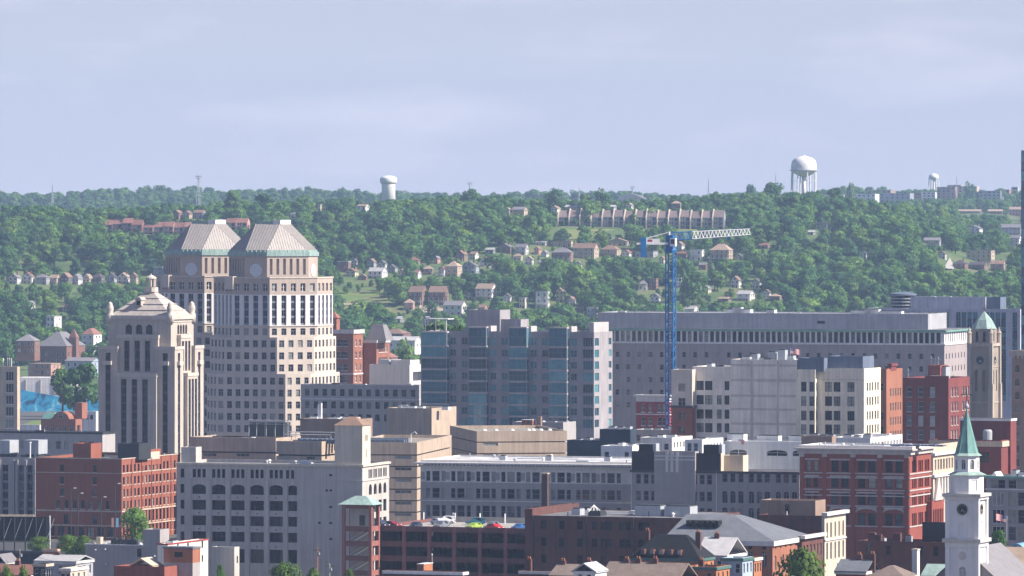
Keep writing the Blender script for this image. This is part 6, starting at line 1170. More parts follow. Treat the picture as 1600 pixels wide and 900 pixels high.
# ================================================================ red and white loft with layered string courses
mat('rw_brick', (.28, .075, .055), var=.12, streak=.12); mat('rw_stone', (.5, .45, .42), var=.1, streak=.15)
B = Bld('brick_loft', 'red brick loft with white stone bands and broad white cornice', 'building', 1250, 1421, 1455, 1450); w, d = B.w, B.d; Z = B.zz; zt = Z(711); fr = []; rt = []
bays = [(1260, 1278), (1299, 1326), (1340.5, 1368), (1383, 1410)]
for x0, x1 in bays:
    u0, u1 = B.fx(x0), B.fx(x1); uw = (u1 - u0 - .7) / 2
    for y, h in ((730, 1.35), (755, 1.35), (781.5, 1.35), (813, 1.5)):
        for k in (0, 1): fr.append((u0 + k * (uw + .7), u0 + k * (uw + .7) + uw, Z(y) - h, Z(y) + h, 'sash:frame_dark:glass'))
for k in range(3):
    for j in range(3):
        u = d * (.12 + .29 * k) + j * d * .075
        for y, h in ((730, 1.35), (755, 1.35), (781.5, 1.35), (813, 1.5)): rt.append((u, u + d * .058, Z(y) - h, Z(y) + h, 'sash:frame_tan:glass'))
B.block(0, w, 0, d, 0, zt, 'rw_brick', front=fr, right=rt, depth=.4, parapet=0)
MB().box(-.5, w + .5, -.5, d + .3, zt, Z(704.5)).build('frieze', 'rw_stone', B.root); MB().box(-1.1, w + 1.1, -1.1, d + .3, Z(704.5) + .003, Z(702)).build('cornice', 'rw_stone', B.root); B.block(-.6, w + .6, .5, d, Z(702) + .01, Z(698), 'corn_white', roof='roof_white', parapet=.4, name='parapet_wall')
for y in (741, 748, 767, 776, 792, 823.5): B.ring('string_course', 'rw_stone', rect(0, w, 0, d), Z(y) - .14, Z(y) + .14, .18)
for y in (720, 746, 771.5, 795):
    for x0, x1 in bays: B.box('lintel', 'rw_stone', B.fx(x0 - 2), B.fx(x1 + 2), -.16, -.005, Z(y) - .12, Z(y) + .22)
for x in (1253, 1288.5, 1333, 1375, 1417): B.box('pier_block', 'rw_stone', B.fx(x) - .6, B.fx(x) + .6, -.3, -.01, Z(716), Z(706)); B.box('brick_pier', 'rw_brick', B.fx(x) - .5, B.fx(x) + .5, -.22, -.005, 0, Z(716))
for x0, x1 in bays[1:]:
    q = MB(); u0, u1 = B.fx(x0 - 3), B.fx(x1 + 3); n = 10
    for k in range(n):
        a0, a1 = math.pi * k / n, math.pi * (k + 1) / n; f = lambda a, s: (u0 + (u1 - u0) * (.5 - .5 * math.cos(a)), Z(803) + s + 1.0 * math.sin(a))
        (xa, za), (xb, zb_) = f(a0, 0), f(a1, 0); q.quad((xa, -.3, za), (xb, -.3, zb_), (xb, -.3, zb_ + .45), (xa, -.3, za + .45)); q.quad((xa, -.3, za + .45), (xb, -.3, zb_ + .45), (xb, 0, zb_ + .45), (xa, 0, za + .45)); q.quad((xa, 0, za), (xb, 0, zb_), (xb, -.3, zb_), (xa, -.3, za))
    q.build('segmental_arch', 'rw_stone', B.root)
q = MB()
for k in range(7): q.box(B.fx(1385) + k * 1.9, B.fx(1385) + k * 1.9 + 1.6, 3, 6, Z(698), Z(698) + .35 + .1 * (k % 2))
q.build('skylights', 'slate_metal', B.root)
B = Bld('brick_loft_wing', 'lower red brick wing with arched windows right of the loft', 'building', 1448, 1456, 1475, 1462); Z = B.zz; B.block(0, B.w, 0, B.d, 0, Z(783), 'rw_brick', right=[(u, u + .9, Z(818), Z(796), 'arch:frame_tan:glass') for u in lin(1, B.d - 2, 6)], roof='roof_tan'); MB().prism([(B.w - .3, 2), (B.w + .3, 2), (B.w + .3, 8), (B.w - .3, 8)], Z(783), Z(748), top=[(B.w - .3, 4.6), (B.w + .3, 4.6), (B.w + .3, 5.4), (B.w - .3, 5.4)]).build('stone_pediment', 'rw_stone', B.root)
B = Bld('stone_bank', 'pale classical stone building with columns behind the church spire', 'building', 1455, 1458, 1500, 1530); Z = B.zz; zt = Z(695); B.block(0, B.w, 0, B.d, 0, zt, 'tan_lt', right=ops(lin(2, B.d - 2, 9), [Z(727)], 1.5, 2.6, 'sash:frame_tan:glass_pale') + ops(lin(2, B.d - 2, 9), [Z(762)], 1.3, 4.4, 'sash:frame_tan:glass_pale'), roof='roof_white'); B.ring('cornice', 'corn_white', rect(0, B.w, 0, B.d), Z(712), Z(708), .7); B.ring('cornice', 'corn_white', rect(0, B.w, 0, B.d), Z(746), Z(742), .6)
for u in lin(2, B.d - 2, 9): MB().lathe(B.w + .45, u + 1.4, [(.42, Z(786)), (.36, Z(748)), (.5, Z(747))], n=10).build('column', 'corn_white', B.root)
B = Bld('grey_hotel', 'grey hotel with green copper cornice at the right edge behind the flag', 'building', 1541, 1650, 1670, 1430); Z = lambda y: B.zz(y, 0); zt = Z(744)
fr = []
for x, s_, ww in ((1553.5, 'sash:frame_grey', .85), (1565, 'sash:frame_grey', .85), (1581.5, 'sash:frame_grey', .95), (1596, 'sash:frame_grey', .95), (1610, 'sash:frame_grey', .95)):
    fr += [(B.fx(x) - ww, B.fx(x) + ww, Z(756) - 1, Z(756) + 1, s_)]
for y in (779, 806.5, 833): fr += [(B.fx(1550.5), B.fx(1569), Z(y) - 1.6, Z(y) + 1.6, 'tri:frame_white:glass')] + [(B.fx(x) - .9, B.fx(x) + .9, Z(y) - 1.6, Z(y) + 1.6, 'sash:frame_grey') for x in (1581.5, 1596, 1610)]
B.block(0, B.w, 0, B.d, 0, zt, 'corn_wall', front=fr, roof='roof_white'); B.ring('cornice', 'copper', rect(0, B.w, 0, B.d), zt - .5, zt + .1, .6); B.ring('string_course', 'corn_white', rect(0, B.w, 0, B.d), Z(765), Z(763), .2); units(B, [(B.fx(1580, 5), B.fx(1588, 5), 5, 8, 1.8), (B.fx(1591, 5), B.fx(1610, 5), 5, 9, 1.4)], zt - .6)
MB().prism(rect(B.fx(1547, 3), B.fx(1560, 3), 3, 8), zt - .6, Z(738), top=rect(B.fx(1553, 3), B.fx(1554, 3), 3, 8)).build('roof_gable', 'white', B.root)
flag(1573, 806, 845, 1330, 'large striped flag in front of the grey hotel at right', w=-2.4, h=1.5)
# ================================================================ white church steeple with copper spire
mat('steeple', (.76, .74, .72), var=.05, streak=.1, scale=.3); mat('steeple_trim', (.56, .52, .46), var=.08, streak=.15); mat('spire', (.15, .29, .26), var=.18, streak=.25, scale=.6)
B = Bld('church_steeple', 'white church steeple with clock and slender green copper spire', 'church', 1480, 1527.5, 1538.5, 1180); w, d = B.w, max(5.8, B.d); Z = B.zz; z1, z2 = Z(848), Z(774)
B.block(0, w, 0, d, 0, z1, 'steeple', front=[(w / 2 - .7, w / 2 + .7, 2, Z(886), 'arch:frame_white:glass_pale')], parapet=0, name='base_wall'); MB().box(-.8, w + .8, -.8, d + .8, z1, z1 + .7).build('cornice', 'steeple_trim', B.root); MB().box(-.35, w + .35, -.35, d + .35, z1 - .9, z1 - .004).build('frieze', 'steeple', B.root)
B.block(.1, w - .1, .1, d - .1, z1 + .71, z2, 'steeple', front=[(w / 2 - .85, w / 2 + .85, Z(838), Z(815), 'arch:frame_white:steeple', .18)], right=[(d / 2 - .85, d / 2 + .85, Z(838), Z(815), 'arch:frame_white:steeple', .18)], parapet=0, name='clock_wall')
for x, y in ((.1, .1), (w - .1, .1), (w - .1, d - .1), (.1, d - .1)): MB().box(x - .42, x + .42, y - .42, y + .42, z1 + .72, z2 - .9).build('corner_pilaster', 'steeple', B.root); MB().box(x - .42, x + .42, y - .42, y + .42, 0, z1 - .92).build('corner_pilaster', 'steeple', B.root)
MB().box(-.4, w + .4, -.4, d + .4, z2 - .9, z2 - .35).build('frieze', 'steeple', B.root); MB().box(-.8, w + .8, -.8, d + .8, z2 - .34, z2 + .25).build('cornice', 'steeple_trim', B.root)
clock(B, w / 2, Z(796.5), 1.02, face='black', hand='tan_lt'); clock(B, d / 2, Z(796.5), 1.02, True, face='black', hand='tan_lt', xw=w - .09)
q = MB(); n = 8
q.poly([(w / 2 + .85 * math.cos(k * math.pi / 4), -.05, Z(869) + .85 * math.sin(k * math.pi / 4)) for k in range(8)]).build('quatrefoil_panel', 'steeple_trim', B.root)
cx, cy = w / 2, d / 2; s1, s2 = octo(6.0, 2.4, cx, cy), octo(4.5, 1.85, cx, cy); e8 = {e: [(elen(s1, e) / 2 - .6, elen(s1, e) / 2 + .6, Z(768), Z(750), 'bare:frame_white:steeple', .12)] for e in (0, 1, 2, 7)}
B.wall(s1, z2 + .26, Z(743), 'steeple', e8, parapet=0, name='lower_octagon'); MB().prism(inset(s1, -.55), Z(743), Z(738), top=inset(s2, -.05)).build('copper_skirt', 'pg_copper', B.root)
B.wall(s2, Z(738) + .003, Z(713), 'steeple', {e: [(elen(s2, e) / 2 - .42, elen(s2, e) / 2 + .42, Z(734), Z(719), 'arch:frame_white:glass_pale', .25)] for e in (0, 1, 2, 7)}, parapet=0, name='upper_octagon'); MB().prism(inset(s2, -.5), Z(713), Z(709), top=inset(s2, .15)).build('copper_skirt', 'pg_copper', B.root)
sp = MB().prism(inset(s2, .2), Z(709) + .003, Z(641), top=octo(.24, .1, cx, cy)).build('spire', 'spire', B.root); q = MB()
for p_ in inset(s2, .2): q.bar((*p_, Z(709)), (cx, cy, Z(640)), .06)
q.build('spire_ridges', 'copper', sp); MB().lathe(cx, cy, [(.05, Z(641)), (.35, Z(639)), (.46, Z(636)), (.35, Z(633)), (.08, Z(631)), (.08, Z(628))], n=14).build('ball', 'metal', B.root, True)
MB().bar((cx, cy, Z(631)), (cx, cy, Z(608)), .09).bar((cx - .95, cy, Z(618)), (cx + .95, cy, Z(618)), .08).lathe(cx - .95, cy, [(.16, Z(619)), (.16, Z(617))], n=8).lathe(cx + .95, cy, [(.16, Z(619)), (.16, Z(617))], n=8).build('cross', 'metal_dark', B.root)
q = MB(); zr = Z(862); q.poly([(-3.2, 2, Z(905)), (9.5, 2, Z(905)), (w / 2, 2, zr)]); q.poly([(-3.6, 1.6, Z(908)), (w / 2, 1.6, zr + .4), (w / 2, 26, zr + .4), (-3.6, 26, Z(908))]); q.poly([(w / 2, 1.6, zr + .4), (9.9, 1.6, Z(908)), (9.9, 26, Z(908)), (w / 2, 26, zr + .4)]); q.build('nave_roof', 'r_grey', B.root)
B = Bld('church_hall', 'broad brown hipped roof right of the church steeple', 'building', 1534, 1640, 1660, 1260, a=-21, d=30); Z = B.zz; rb = MB(); rb.box(0, B.w, 0, 30, 0, Z(905)); rb.build('wall', 'steeple_trim', B.root); rb = MB(); roof_on(rb, 'gs', B.w, 30, Z(905), Z(862) - Z(905)); rb.build('roof', 'r_tan', B.root)
B = Bld('arched_dormer', 'blue barrel-arched rooftop dormer at the right edge', 'roof', 1576, 1600, 1604, 1330); n = 10; b = MB(); r0 = B.w / 2
for k in range(n):
    a0, a1 = math.pi * k / n, math.pi * (k + 1) / n; zb_ = B.zz(862)
    b.quad((r0 - r0 * math.cos(a0), 0, zb_ + r0 * math.sin(a0)), (r0 - r0 * math.cos(a1), 0, zb_ + r0 * math.sin(a1)), (r0 - r0 * math.cos(a1), 6, zb_ + r0 * math.sin(a1)), (r0 - r0 * math.cos(a0), 6, zb_ + r0 * math.sin(a0))); b.quad((r0 - r0 * math.cos(a0), 0, zb_ + r0 * math.sin(a0)), (r0 - .8 * r0 * math.cos(a0), 0, zb_ + .8 * r0 * math.sin(a0)), (r0 - .8 * r0 * math.cos(a1), 0, zb_ + .8 * r0 * math.sin(a1)), (r0 - r0 * math.cos(a1), 0, zb_ + r0 * math.sin(a1)))
mat('blue_roof', (.2, .4, .6), rough=.5); b.build('barrel_roof', 'blue_roof', B.root); MB().box(.1, B.w - .1, .1, 6, 0, B.zz(862)).build('wall', 'corn_wall', B.root)
# ================================================================ car park with stair tower
mat('park_brick', (.19, .085, .075), var=.1, streak=.12); mat('park_trim', (.3, .12, .1), var=.1)
lm = bpy.data.materials.new('lamp_glow'); lm.use_nodes = True; lm.node_tree.nodes['Principled BSDF'].inputs['Emission Color'].default_value = (1, .95, .8, 1); lm.node_tree.nodes['Principled BSDF'].inputs['Emission Strength'].default_value = 1.2; MATS['lamp_glow'] = lm
B = Bld('car_park', 'open brick car park with shaded decks and cars on its roof', 'car park', 588, 840, 850, 1370, d=34); w, d = B.w, 34; Z = B.zz; lv = [Z(826), Z(850), Z(873), Z(897), Z(920)]
for k, z in enumerate(lv):
    mat('deck_shaded', (.1, .098, .095)); B.box('deck', 'concrete' if k == 0 else 'deck_shaded', .35, w - .35, .35, d, z - 1.0, z - .7); B.box('spandrel', 'park_brick', 0, w, 0, .3, z - 1.25, z)  # lower decks coloured darker than plain concrete to imitate the shaded interior
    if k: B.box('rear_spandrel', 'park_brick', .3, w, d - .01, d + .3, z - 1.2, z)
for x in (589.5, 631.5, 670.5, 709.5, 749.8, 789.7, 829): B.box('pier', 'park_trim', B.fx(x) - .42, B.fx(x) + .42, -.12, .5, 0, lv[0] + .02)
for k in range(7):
    for y in (11, 22, 33): B.box('column', 'deck_shaded', w * (k + .1) / 7, w * (k + .1) / 7 + .6, y, y + .6, 0, lv[0] - 1.01)
B.box('light_block_wall', 'park_brick', w + .01, w + .3, 0, d, 0, lv[0]); B.box('light_block_wall', 'park_brick', -.3, -.01, 0, d, 0, lv[0]); B.box('rear_wall', 'deck_shaded', 0, w, d + .31, d + .6, 0, lv[0]); B.box('floor', 'deck_shaded', 0, w, 0, d, 0, .2); B.box('deck_soffit', 'deck_shaded', .4, w - .4, .4, d - .4, lv[0] - 1.03, lv[0] - 1.005)  # side walls added to keep sunlight out; dark soffit sheet paints the shade
for k in range(6):
    for j, z in enumerate(lv[:3]): MB().box(B.fx(640 + 39 * k, 5) - .6, B.fx(640 + 39 * k, 5) + .6, 5, 5.2, z - 1.3, z - 1.12).build('light_fixture', 'lamp_glow', B.root)
for x in (662, 708, 711, 750, 789): MB().bar((B.fx(x, 30), 30, lv[0] - .7), (B.fx(x, 30), 30, lv[0] + 1.6), .18).build('roof_post', 'white', B.root)
B.box('roof_barrier', 'concrete', 0, w, d - .3, d, lv[0] - .7, lv[0] + .5)
PARK = B; PZ = lv[0] - .7
B = Bld('stair_tower', 'brick stair tower with open landings and green hip roof', 'tower', 534, 580.5, 590, 1378); w, d = B.w, max(5, B.d); Z = B.zz; zr = Z(789); fl = [Z(y) for y in (828, 851, 874, 897, 920)]
for x, y in ((0, 0), (w - .7, 0), (w - .7, d - .7), (0, d - .7)): B.box('brick_pier', 'park_trim', x, x + .7, y, y + .7, 0, zr)
for z in fl: B.box('landing', 'concrete', .71, w - .71, .3, d - .3, z - .3, z - .1); B.box('spandrel', 'park_brick', .71, w - .71, .05, .3, z - .4, z + .75); B.box('side_spandrel', 'park_trim', w - .3, w - .05, .71, d - .71, z - .4, z + .75)
B.box('back_wall', 'corn_wall', .71, w - .71, d * .62, d * .66, 0, zr); B.box('lintel', 'park_brick', .71, w - .71, .05, .4, zr - .9, zr); B.box('door', 'metal_dark', w * .42, w * .6, d * .6, d * .615, fl[0] + .75, fl[0] + 3.1)
for z0, z1 in zip(fl[1:], fl): MB().bar((1.2, d * .35, z0), (w - 1.0, d * .35, z1 - .4), .16).bar((1.2, d * .35, z0 + .9), (w - 1.0, d * .35, z1 + .5), .06).build('stair_flight', 'white', B.root)
rb = MB(); roof_on(rb, 'hip', w, d, zr + .004, Z(776) - zr, .7); rb.build('hip_roof', 'pg_copper', B.root)
# cars
CARS = {}
def car_parts(paint, suv):
    key = (paint, suv)
    if key in CARS: return CARS[key]
    L_, W_, H_ = 4.5, 1.8, (1.72 if suv else 1.45); pr = [(0, .35), (0, .75), (.25, .86), (1.15, .95), (1.75, H_ - .08), (2.1, H_), (3.2, H_), (3.75 + (.45 if suv else 0), H_ - .1), (4.15 if not suv else 4.42, 1.0), (4.5, .9), (4.5, .35)]
    b = MB(); n = len(pr); ins = lambda z: 0.0 if z < 1.0 else .2
    for y, sgn in ((0, 1), (W_, -1)):
        pts_ = [(x, y + sgn * ins(z), z) for x, z in pr]; b.poly(pts_ if sgn > 0 else pts_[::-1])
    for k in range(n):
        (x0, z0), (x1, z1) = pr[k], pr[(k + 1) % n]; b.quad((x0, ins(z0), z0), (x0, W_ - ins(z0), z0), (x1, W_ - ins(z1), z1), (x1, ins(z1), z1))
    pm = mat('paint_' + paint, {'white': (.75, .75, .74), 'red': (.45, .02, .02), 'blue': (.02, .08, .22), 'navy': (.02, .03, .06), 'lime': (.3, .42, .06), 'grey': (.16, .17, .19), 'silver': (.5, .51, .53), 'maroon': (.2, .015, .025), 'black': (.015, .015, .018), 'teal': (.02, .12, .16)}[paint], rough=.3, var=.03, streak=0, spec=.6)
    g = MB(); h1 = H_ - .12
    for y in (.13, W_ - .13): g.poly([(1.32, y, 1.0), (1.8, y + (.04 if y < 1 else -.04), h1), (3.25, y + (.04 if y < 1 else -.04), h1), (3.9, y, 1.0)] if y < 1 else [(3.9, y, 1.0), (3.25, y - .04, h1), (1.8, y - .04, h1), (1.32, y, 1.0)])
    g.quad((1.2, .22, .985), (1.2, W_ - .22, .985), (1.76, W_ - .3, h1), (1.76, .3, h1)); g.quad((4.12 if not suv else 4.44, W_ - .22, 1.04), (4.12 if not suv else 4.44, .22, 1.04), (3.8 + (.45 if suv else 0), .3, h1), (3.8 + (.45 if suv else 0), W_ - .3, h1))
    wh = MB(); wh.bar((0, -.02, .33), (0, .2, .33), .33, 0, 16); ri = MB(); ri.bar((0, -.03, .33), (0, .0, .33), .2, 0, 10); hl = MB().box(-.02, .12, 0, .35, .62, .76)
    CARS[key] = (b.mesh('body', pm), g.mesh('glazing', 'glass_dark'), wh.mesh('tyre', 'black'), ri.mesh('rim', 'metal'), hl.mesh('headlight', 'white'), MB().box(4.42, 4.52, 0, .3, .68, .84).mesh('tail_light', 'flag_red')); return CARS[key]
def car(loc, rz, paint, label, suv=False, group=None):
    bd, gl, ty, ri, hl, tl = car_parts(paint, suv); r = thing('car', label, 'car', loc, rz, group); link('body', bd, r); link('glazing', gl, r)
    for x in (.85, 3.6):
        for y in (.02, 1.6): wq = link('tyre', ty, r, (x, y, 0)); link('rim', ri, wq, (0, 0, 0) if y < 1 else (0, .22, 0))
    for y in (.12, 1.33): link('headlight', hl, r, (0, y, 0))
    for y in (.12, 1.38): link('tail_light', tl, r, (0, y, 0))
    return r
CGp = 'cars parked on the car park roof'
for x, yy, a_, paint, suv, lab in ((607, 3, 150, 'navy', 1, 'dark blue car at the left end of the car park roof'), (625, 5, 160, 'maroon', 0, 'dark red car near the left end of the car park roof'), (648, 1.2, 95, 'navy', 0, 'navy car nose-in at the front parapet of the car park'), (678, 24, 20, 'white', 1, 'white van-like car at the back of the car park roof'), (684, 3, 80, 'grey', 1, 'grey car in front of the white ones on the car park roof'), (697, 20, 150, 'silver', 0, 'silver car right of the white one on the car park roof'),
                             (724, 20, 15, 'teal', 1, 'teal car at the back of the car park roof'), (734, 2, 75, 'lime', 0, 'lime green car on the car park roof'), (763, 3, 80, 'grey', 1, 'dark grey upright car right of the lime one'), (785, 1.5, 150, 'red', 0, 'bright red car on the car park roof'), (806, 2, 80, 'blue', 0, 'blue car at the right end of the car park roof')):
    p_ = PARK.o + PARK.ex * PARK.fx(x, yy) + PARK.ey * (yy + 1.2); car((p_.x, p_.y, PZ + .005), PARK.a + R(a_), paint, lab, bool(suv), CGp)
# ================================================================ foreground brick and roofs
mat('old_brick', (.15, .06, .046), var=.2, streak=.2, scale=.5, c2=(.11, .055, .05)); mat('orange_row', (.42, .17, .08), var=.12); mat('slate', (.15, .16, .18), var=.15, streak=.1, bump=.2); mat('shingle', (.2, .155, .13), var=.14, bump=.2)
B = Bld('old_warehouse', 'dark old brick warehouse with grey flat roof in the centre foreground', 'building', 820, 1085, 1100, 1320, d=30); w = B.w; Z = B.zz; zt = Z(810); cols = (849.5, 877.5, 906, 929, 943, 951.5, 972, 981.5, 1001, 1010)
B.block(0, w, 0, 30, 0, zt, 'old_brick', front=ops([B.fx(x) for x in cols], [Z(820) - .6, Z(850) - .2], 1.25, 1.9, 'sash:frame_dark:glass_dark') + ops([B.fx(x) for x in cols[::2]], [Z(878)], 1.2, 1.9, 'sash:frame_dark:glass_dark'), parapet=.15, roof='roof_grey')
B.block(-.02, B.fx(832), -.03, 29, zt - .5, Z(800), 'old_brick', name='end_parapet', roof='roof_tan'); q = MB()
for x in (833, 916, 990): q.bar((B.fx(x, -.12), -.12, 0), (B.fx(x, -.12), -.12, zt), .12)
q.build('downpipes', 'metal_dark', B.root)
units(B, [(B.fx(893, 6), B.fx(906, 6), 6, 9, 1.4), (B.fx(992, 8), B.fx(1032, 8), 8, 13, 2.2), (B.fx(1038, 8), B.fx(1078, 8), 8, 13, 2.2)], zt - .14); units(B, [(B.fx(919, 4), B.fx(938, 4), 4, 8, .9)], zt - .14, 'metal_dark'); q = MB(); cx, cy = B.fx(928, 6), 6
for k in range(10): a = k * math.pi / 5; q.bar((cx + 1.5 * math.cos(a), cy + 1.5 * math.sin(a), zt + .9), (cx, cy, zt + 2.2), .08)
q.build('vent_hood', 'white', B.root)
B = Bld('slate_roof_building', 'brick building with big grey slate hip roof in the right foreground', 'building', 1040, 1207, 1231, 1270, d=24); w = B.w; Z = B.zz; zt = Z(848)
B.block(0, w, 0, 24, 0, zt, 'orange_brick', front=ops([B.fx(x) for x in (1150, 1172, 1194)], [Z(874)], 1.0, 3.2, 'arch:frame_white') + ops([B.fx(x) for x in (1172, 1194)], [Z(856)], .9, .8, 'bare:frame_white'), right=ops(lin(2, 22, 7), [Z(855)], 1, .8, 'bare:frame_white') + ops(lin(2, 22, 5), [Z(880)], 1.1, 3, 'arch:frame_white'), parapet=0); B.ring('cornice', 'corn_white', rect(0, w, 0, 24), zt - .7, zt + .3, .5)
zr = Z(807, None, 10); MB().prism(rect(-.5, w + .5, -.5, 24.5), zt + .3, zr, top=rect(B.fx(1072, 10), B.fx(1148, 10), 10, 14)).build('slate_roof', 'slate', B.root)
for k in range(6): u = B.fx(1077 + 9 * k, 5); zz_ = zt + .3 + (zr - zt) * .5; MB().box(u - .35, u + .35, 4, 6.5, zz_, zz_ + 1.3).build('roof_dormer', 'black', B.root)
B.box('chimney', 'old_brick', B.fx(1141, 3), B.fx(1149, 3), 3, 4, zt, Z(833, None, 3))
B = Bld('stone_front_house', 'dark brick building with tall ornate stone front lit by the sun', 'building', 1185, 1286, 1319, 1310); w, d = B.w, B.d; Z = B.zz; zt = Z(806)
B.block(0, w, 0, d, 0, zt, 'old_brick', roof='roof_dark'); B.block(w - .3, w + .35, -.02, d + .02, 0, Z(802), 'stone_trim', right=[(d * f - .55, d * f + .55, Z(841), Z(817), 'arch:frame_tan:glass') for f in (.12, .3, .5, .68, .88)] + [(d * f - .55, d * f + .55, Z(875), Z(849), 'sash:frame_tan:glass') for f in (.12, .3, .5, .68, .88)], name='stone_front', parapet=.1, depth=.25)
MB().box(w - .2, w + 1.1, -.4, d + .4, Z(806), Z(801)).build('cornice', 'corn_white', B.root); MB().box(w + .36, w + .6, -.1, d + .1, Z(845.5), Z(843.5)).build('string_course', 'corn_white', B.root)
B.block(B.fx(1187, 6), B.fx(1274, 6), 6, 13, zt - .5, Z(783, None, 6), 'brown_brick', name='penthouse_wall', roof='roof_white', front=ops([B.fx(1230, 6)], [zt + 1], 1, 2, 'bare:frame_dark'))
B = Bld('small_brick_house', 'low brick house with white ornate front left of the stone front', 'building', 1240, 1253, 1286, 1285); Z = B.zz; B.block(0, B.w, 0, B.d, 0, Z(838), 'old_brick', right=ops(lin(1.5, B.d - 1.5, 6), [Z(862)], 1.0, 2.6, 'arch:frame_white'), roof='roof_dark'); MB().box(B.w - .2, B.w + .8, -.3, B.d + .3, Z(842), Z(837)).build('cornice', 'corn_white', B.root)
B = Bld('ivy_brick_building', 'long dark brick building with chimneys before the red and white loft', 'building', 1340, 1500, 1520, 1260, d=10); w = B.w; Z = B.zz; zt = Z(848); B.block(0, w, 0, 10, 0, zt, 'old_brick', front=ops([B.fx(x) for x in (1358, 1388, 1438, 1462)], [Z(862)], 1.1, 2.0, 'sash:frame_dark:glass_dark'), roof='roof_dark')
for x, ww, h in ((1356, 1.5, 1.6), (1367, 1.3, 1.2), (1395, 1.6, 1.6), (1462, 1.6, 1.2)): B.box('chimney', 'old_brick', B.fx(x, 2), B.fx(x, 2) + ww, 2, 3.2, zt - .6, zt + h)
B.box('dark_hoarding', 'dark_screen', B.fx(1441, 1), B.fx(1481, 1), 1, 1.5, zt, Z(817)); units(B, [(B.fx(1372, 3), B.fx(1382, 3), 3, 4.5, 1.0), (B.fx(1414, 4), B.fx(1424, 4), 4, 5, 1.5)], zt - .6)
B = Bld('white_pier', 'tall plain white chimney stack left of the church steeple', 'chimney', 1425, 1433, 1437, 1200); B.box('stack', 'steeple', 0, B.w, 0, B.d, 0, B.zz(860)); B.box('cap', 'steeple_trim', -.12, B.w + .12, -.12, B.d + .12, B.zz(860) + .003, B.zz(858))
MB_ = Bld('green_roof_house', 'little pale green sloped roof beside the church steeple', 'roof', 1442, 1468, 1474, 1190); q = MB(); q.box(0, MB_.w, 0, 8, 0, MB_.zz(900)); q.build('wall', 'old_brick', MB_.root); q = MB(); roof_on(q, 'gs', MB_.w, 8, MB_.zz(900), MB_.zz(883) - MB_.zz(900)); q.build('roof', 'pg_copper', MB_.root)
def rowhouse(lab, x0, xc_, xr, ye, yr, D, wm, rm, kind='gs', chim=((.2, 1),), cn='corn_white', wins=True, d=None, name='row_house'):
    B = Bld(name, lab, 'house', x0, xc_, xr, D, d=d, group='old roofs along the foreground'); w, d_ = B.w, B.d; ze, zr = B.zz(ye), B.zz(yr); nw = max(2, int(w / 2.4))
    B.block(0, w, 0, d_, 0, ze, wm, front=ops([w * (k + .5) / nw for k in range(nw)], [ze - 2, ze - 5.3], .95, 1.8, 'sash:frame_white') if wins else [], right=ops([d_ * (k + .5) / 3 for k in range(3)], [ze - 2, ze - 5.3], .95, 1.8, 'sash:frame_white'), parapet=0 if kind != 'flat' else .5, roof=rm)
    if kind != 'flat': rb = MB(); roof_on(rb, kind, w, d_, ze + .01, zr - ze, .3); rb.build('roof', rm, B.root)
    B.ring('cornice', cn, rect(0, w, 0, d_), ze - .6, ze - .05, .25)
    for f, h in chim:
        o = B.box('chimney', 'old_brick', w * f, w * f + 1.0, d_ * .45, d_ * .45 + .8, ze - .5, max(zr, ze) + h * .5)
        for k in (0, 1): MB().lathe(w * f + .28 + k * .45, d_ * .45 + .4, [(.16, max(zr, ze) + h * .5), (.13, max(zr, ze) + h * .5 + .5)], n=8).build('chimney_pot', 'orange_row', o)
    return B
rowhouse('brown shingled roof with chimneys before the dark warehouse, left one', 860, 918, 940, 900, 884, 1150, 'old_brick', 'shingle', chim=((.05, 1.2), (.75, 1.6)), d=9)
rowhouse('long brown shingled roof with chimneys before the dark warehouse, right one', 940, 1060, 1090, 905, 882, 1140, 'old_brick', 'shingle', chim=((.18, 1.0), (.33, 1.2), (.55, 1.4)), d=10)
rowhouse('steep black mansard house with row of small lit dormers', 985, 1092, 1120, 873, 838, 1210, 'orange_row', 'black', 'hip', ((.1, 1.5), (.85, 1.2)), 'frame_green', d=9)
rowhouse('narrow white house with pale sloping roof beside the black mansard', 1088, 1135, 1172, 868, 842, 1225, 'h_white', 'r_light', 'gs', ((.3, 1.4),), d=12)
rowhouse('orange brick row house with green cornice below the black mansard', 1072, 1119, 1140, 886, 880, 1160, 'orange_row', 'roof_dark', 'flat', ((.2, .8),), 'frame_green')
rowhouse('pale painted house with green iron balconies beside the orange row house', 1128, 1160, 1176, 872, 866, 1170, 'h_blue', 'roof_white', 'flat', (), 'frame_green')
rowhouse('small orange brick house with flat roof right of the painted house', 1160, 1178, 1190, 872, 868, 1240, 'orange_row', 'roof_grey', 'flat', ())
rowhouse('dark red house with twin chimneys left of the brown hipped cottage', 1306, 1352, 1368, 893, 876, 1180, 'red_brick', 'slate', 'gs', ((.5, 1.8), (.95, 2.2)), d=8)
rowhouse('brown hipped cottage with little vents beside the twin-chimney house', 1356, 1412, 1424, 902, 886, 1150, 'h_white', 'shingle', 'hip', (), d=8)
rowhouse('dark flat-roofed house with orange brick side below the stone front', 1310, 1338, 1350, 880, 872, 1260, 'orange_row', 'roof_white', 'flat', ())
rowhouse('low dark parapet house at the bottom centre with brick chimney stacks', 812, 868, 880, 893, 888, 1200, 'old_brick', 'roof_dark', 'flat', ((.08, 3.2),), wins=False)
rowhouse('white flat roof with orange brick bulkhead at the bottom centre', 600, 722, 730, 894, 890, 1180, 'old_brick', 'roof_white', 'flat', (), 'white')
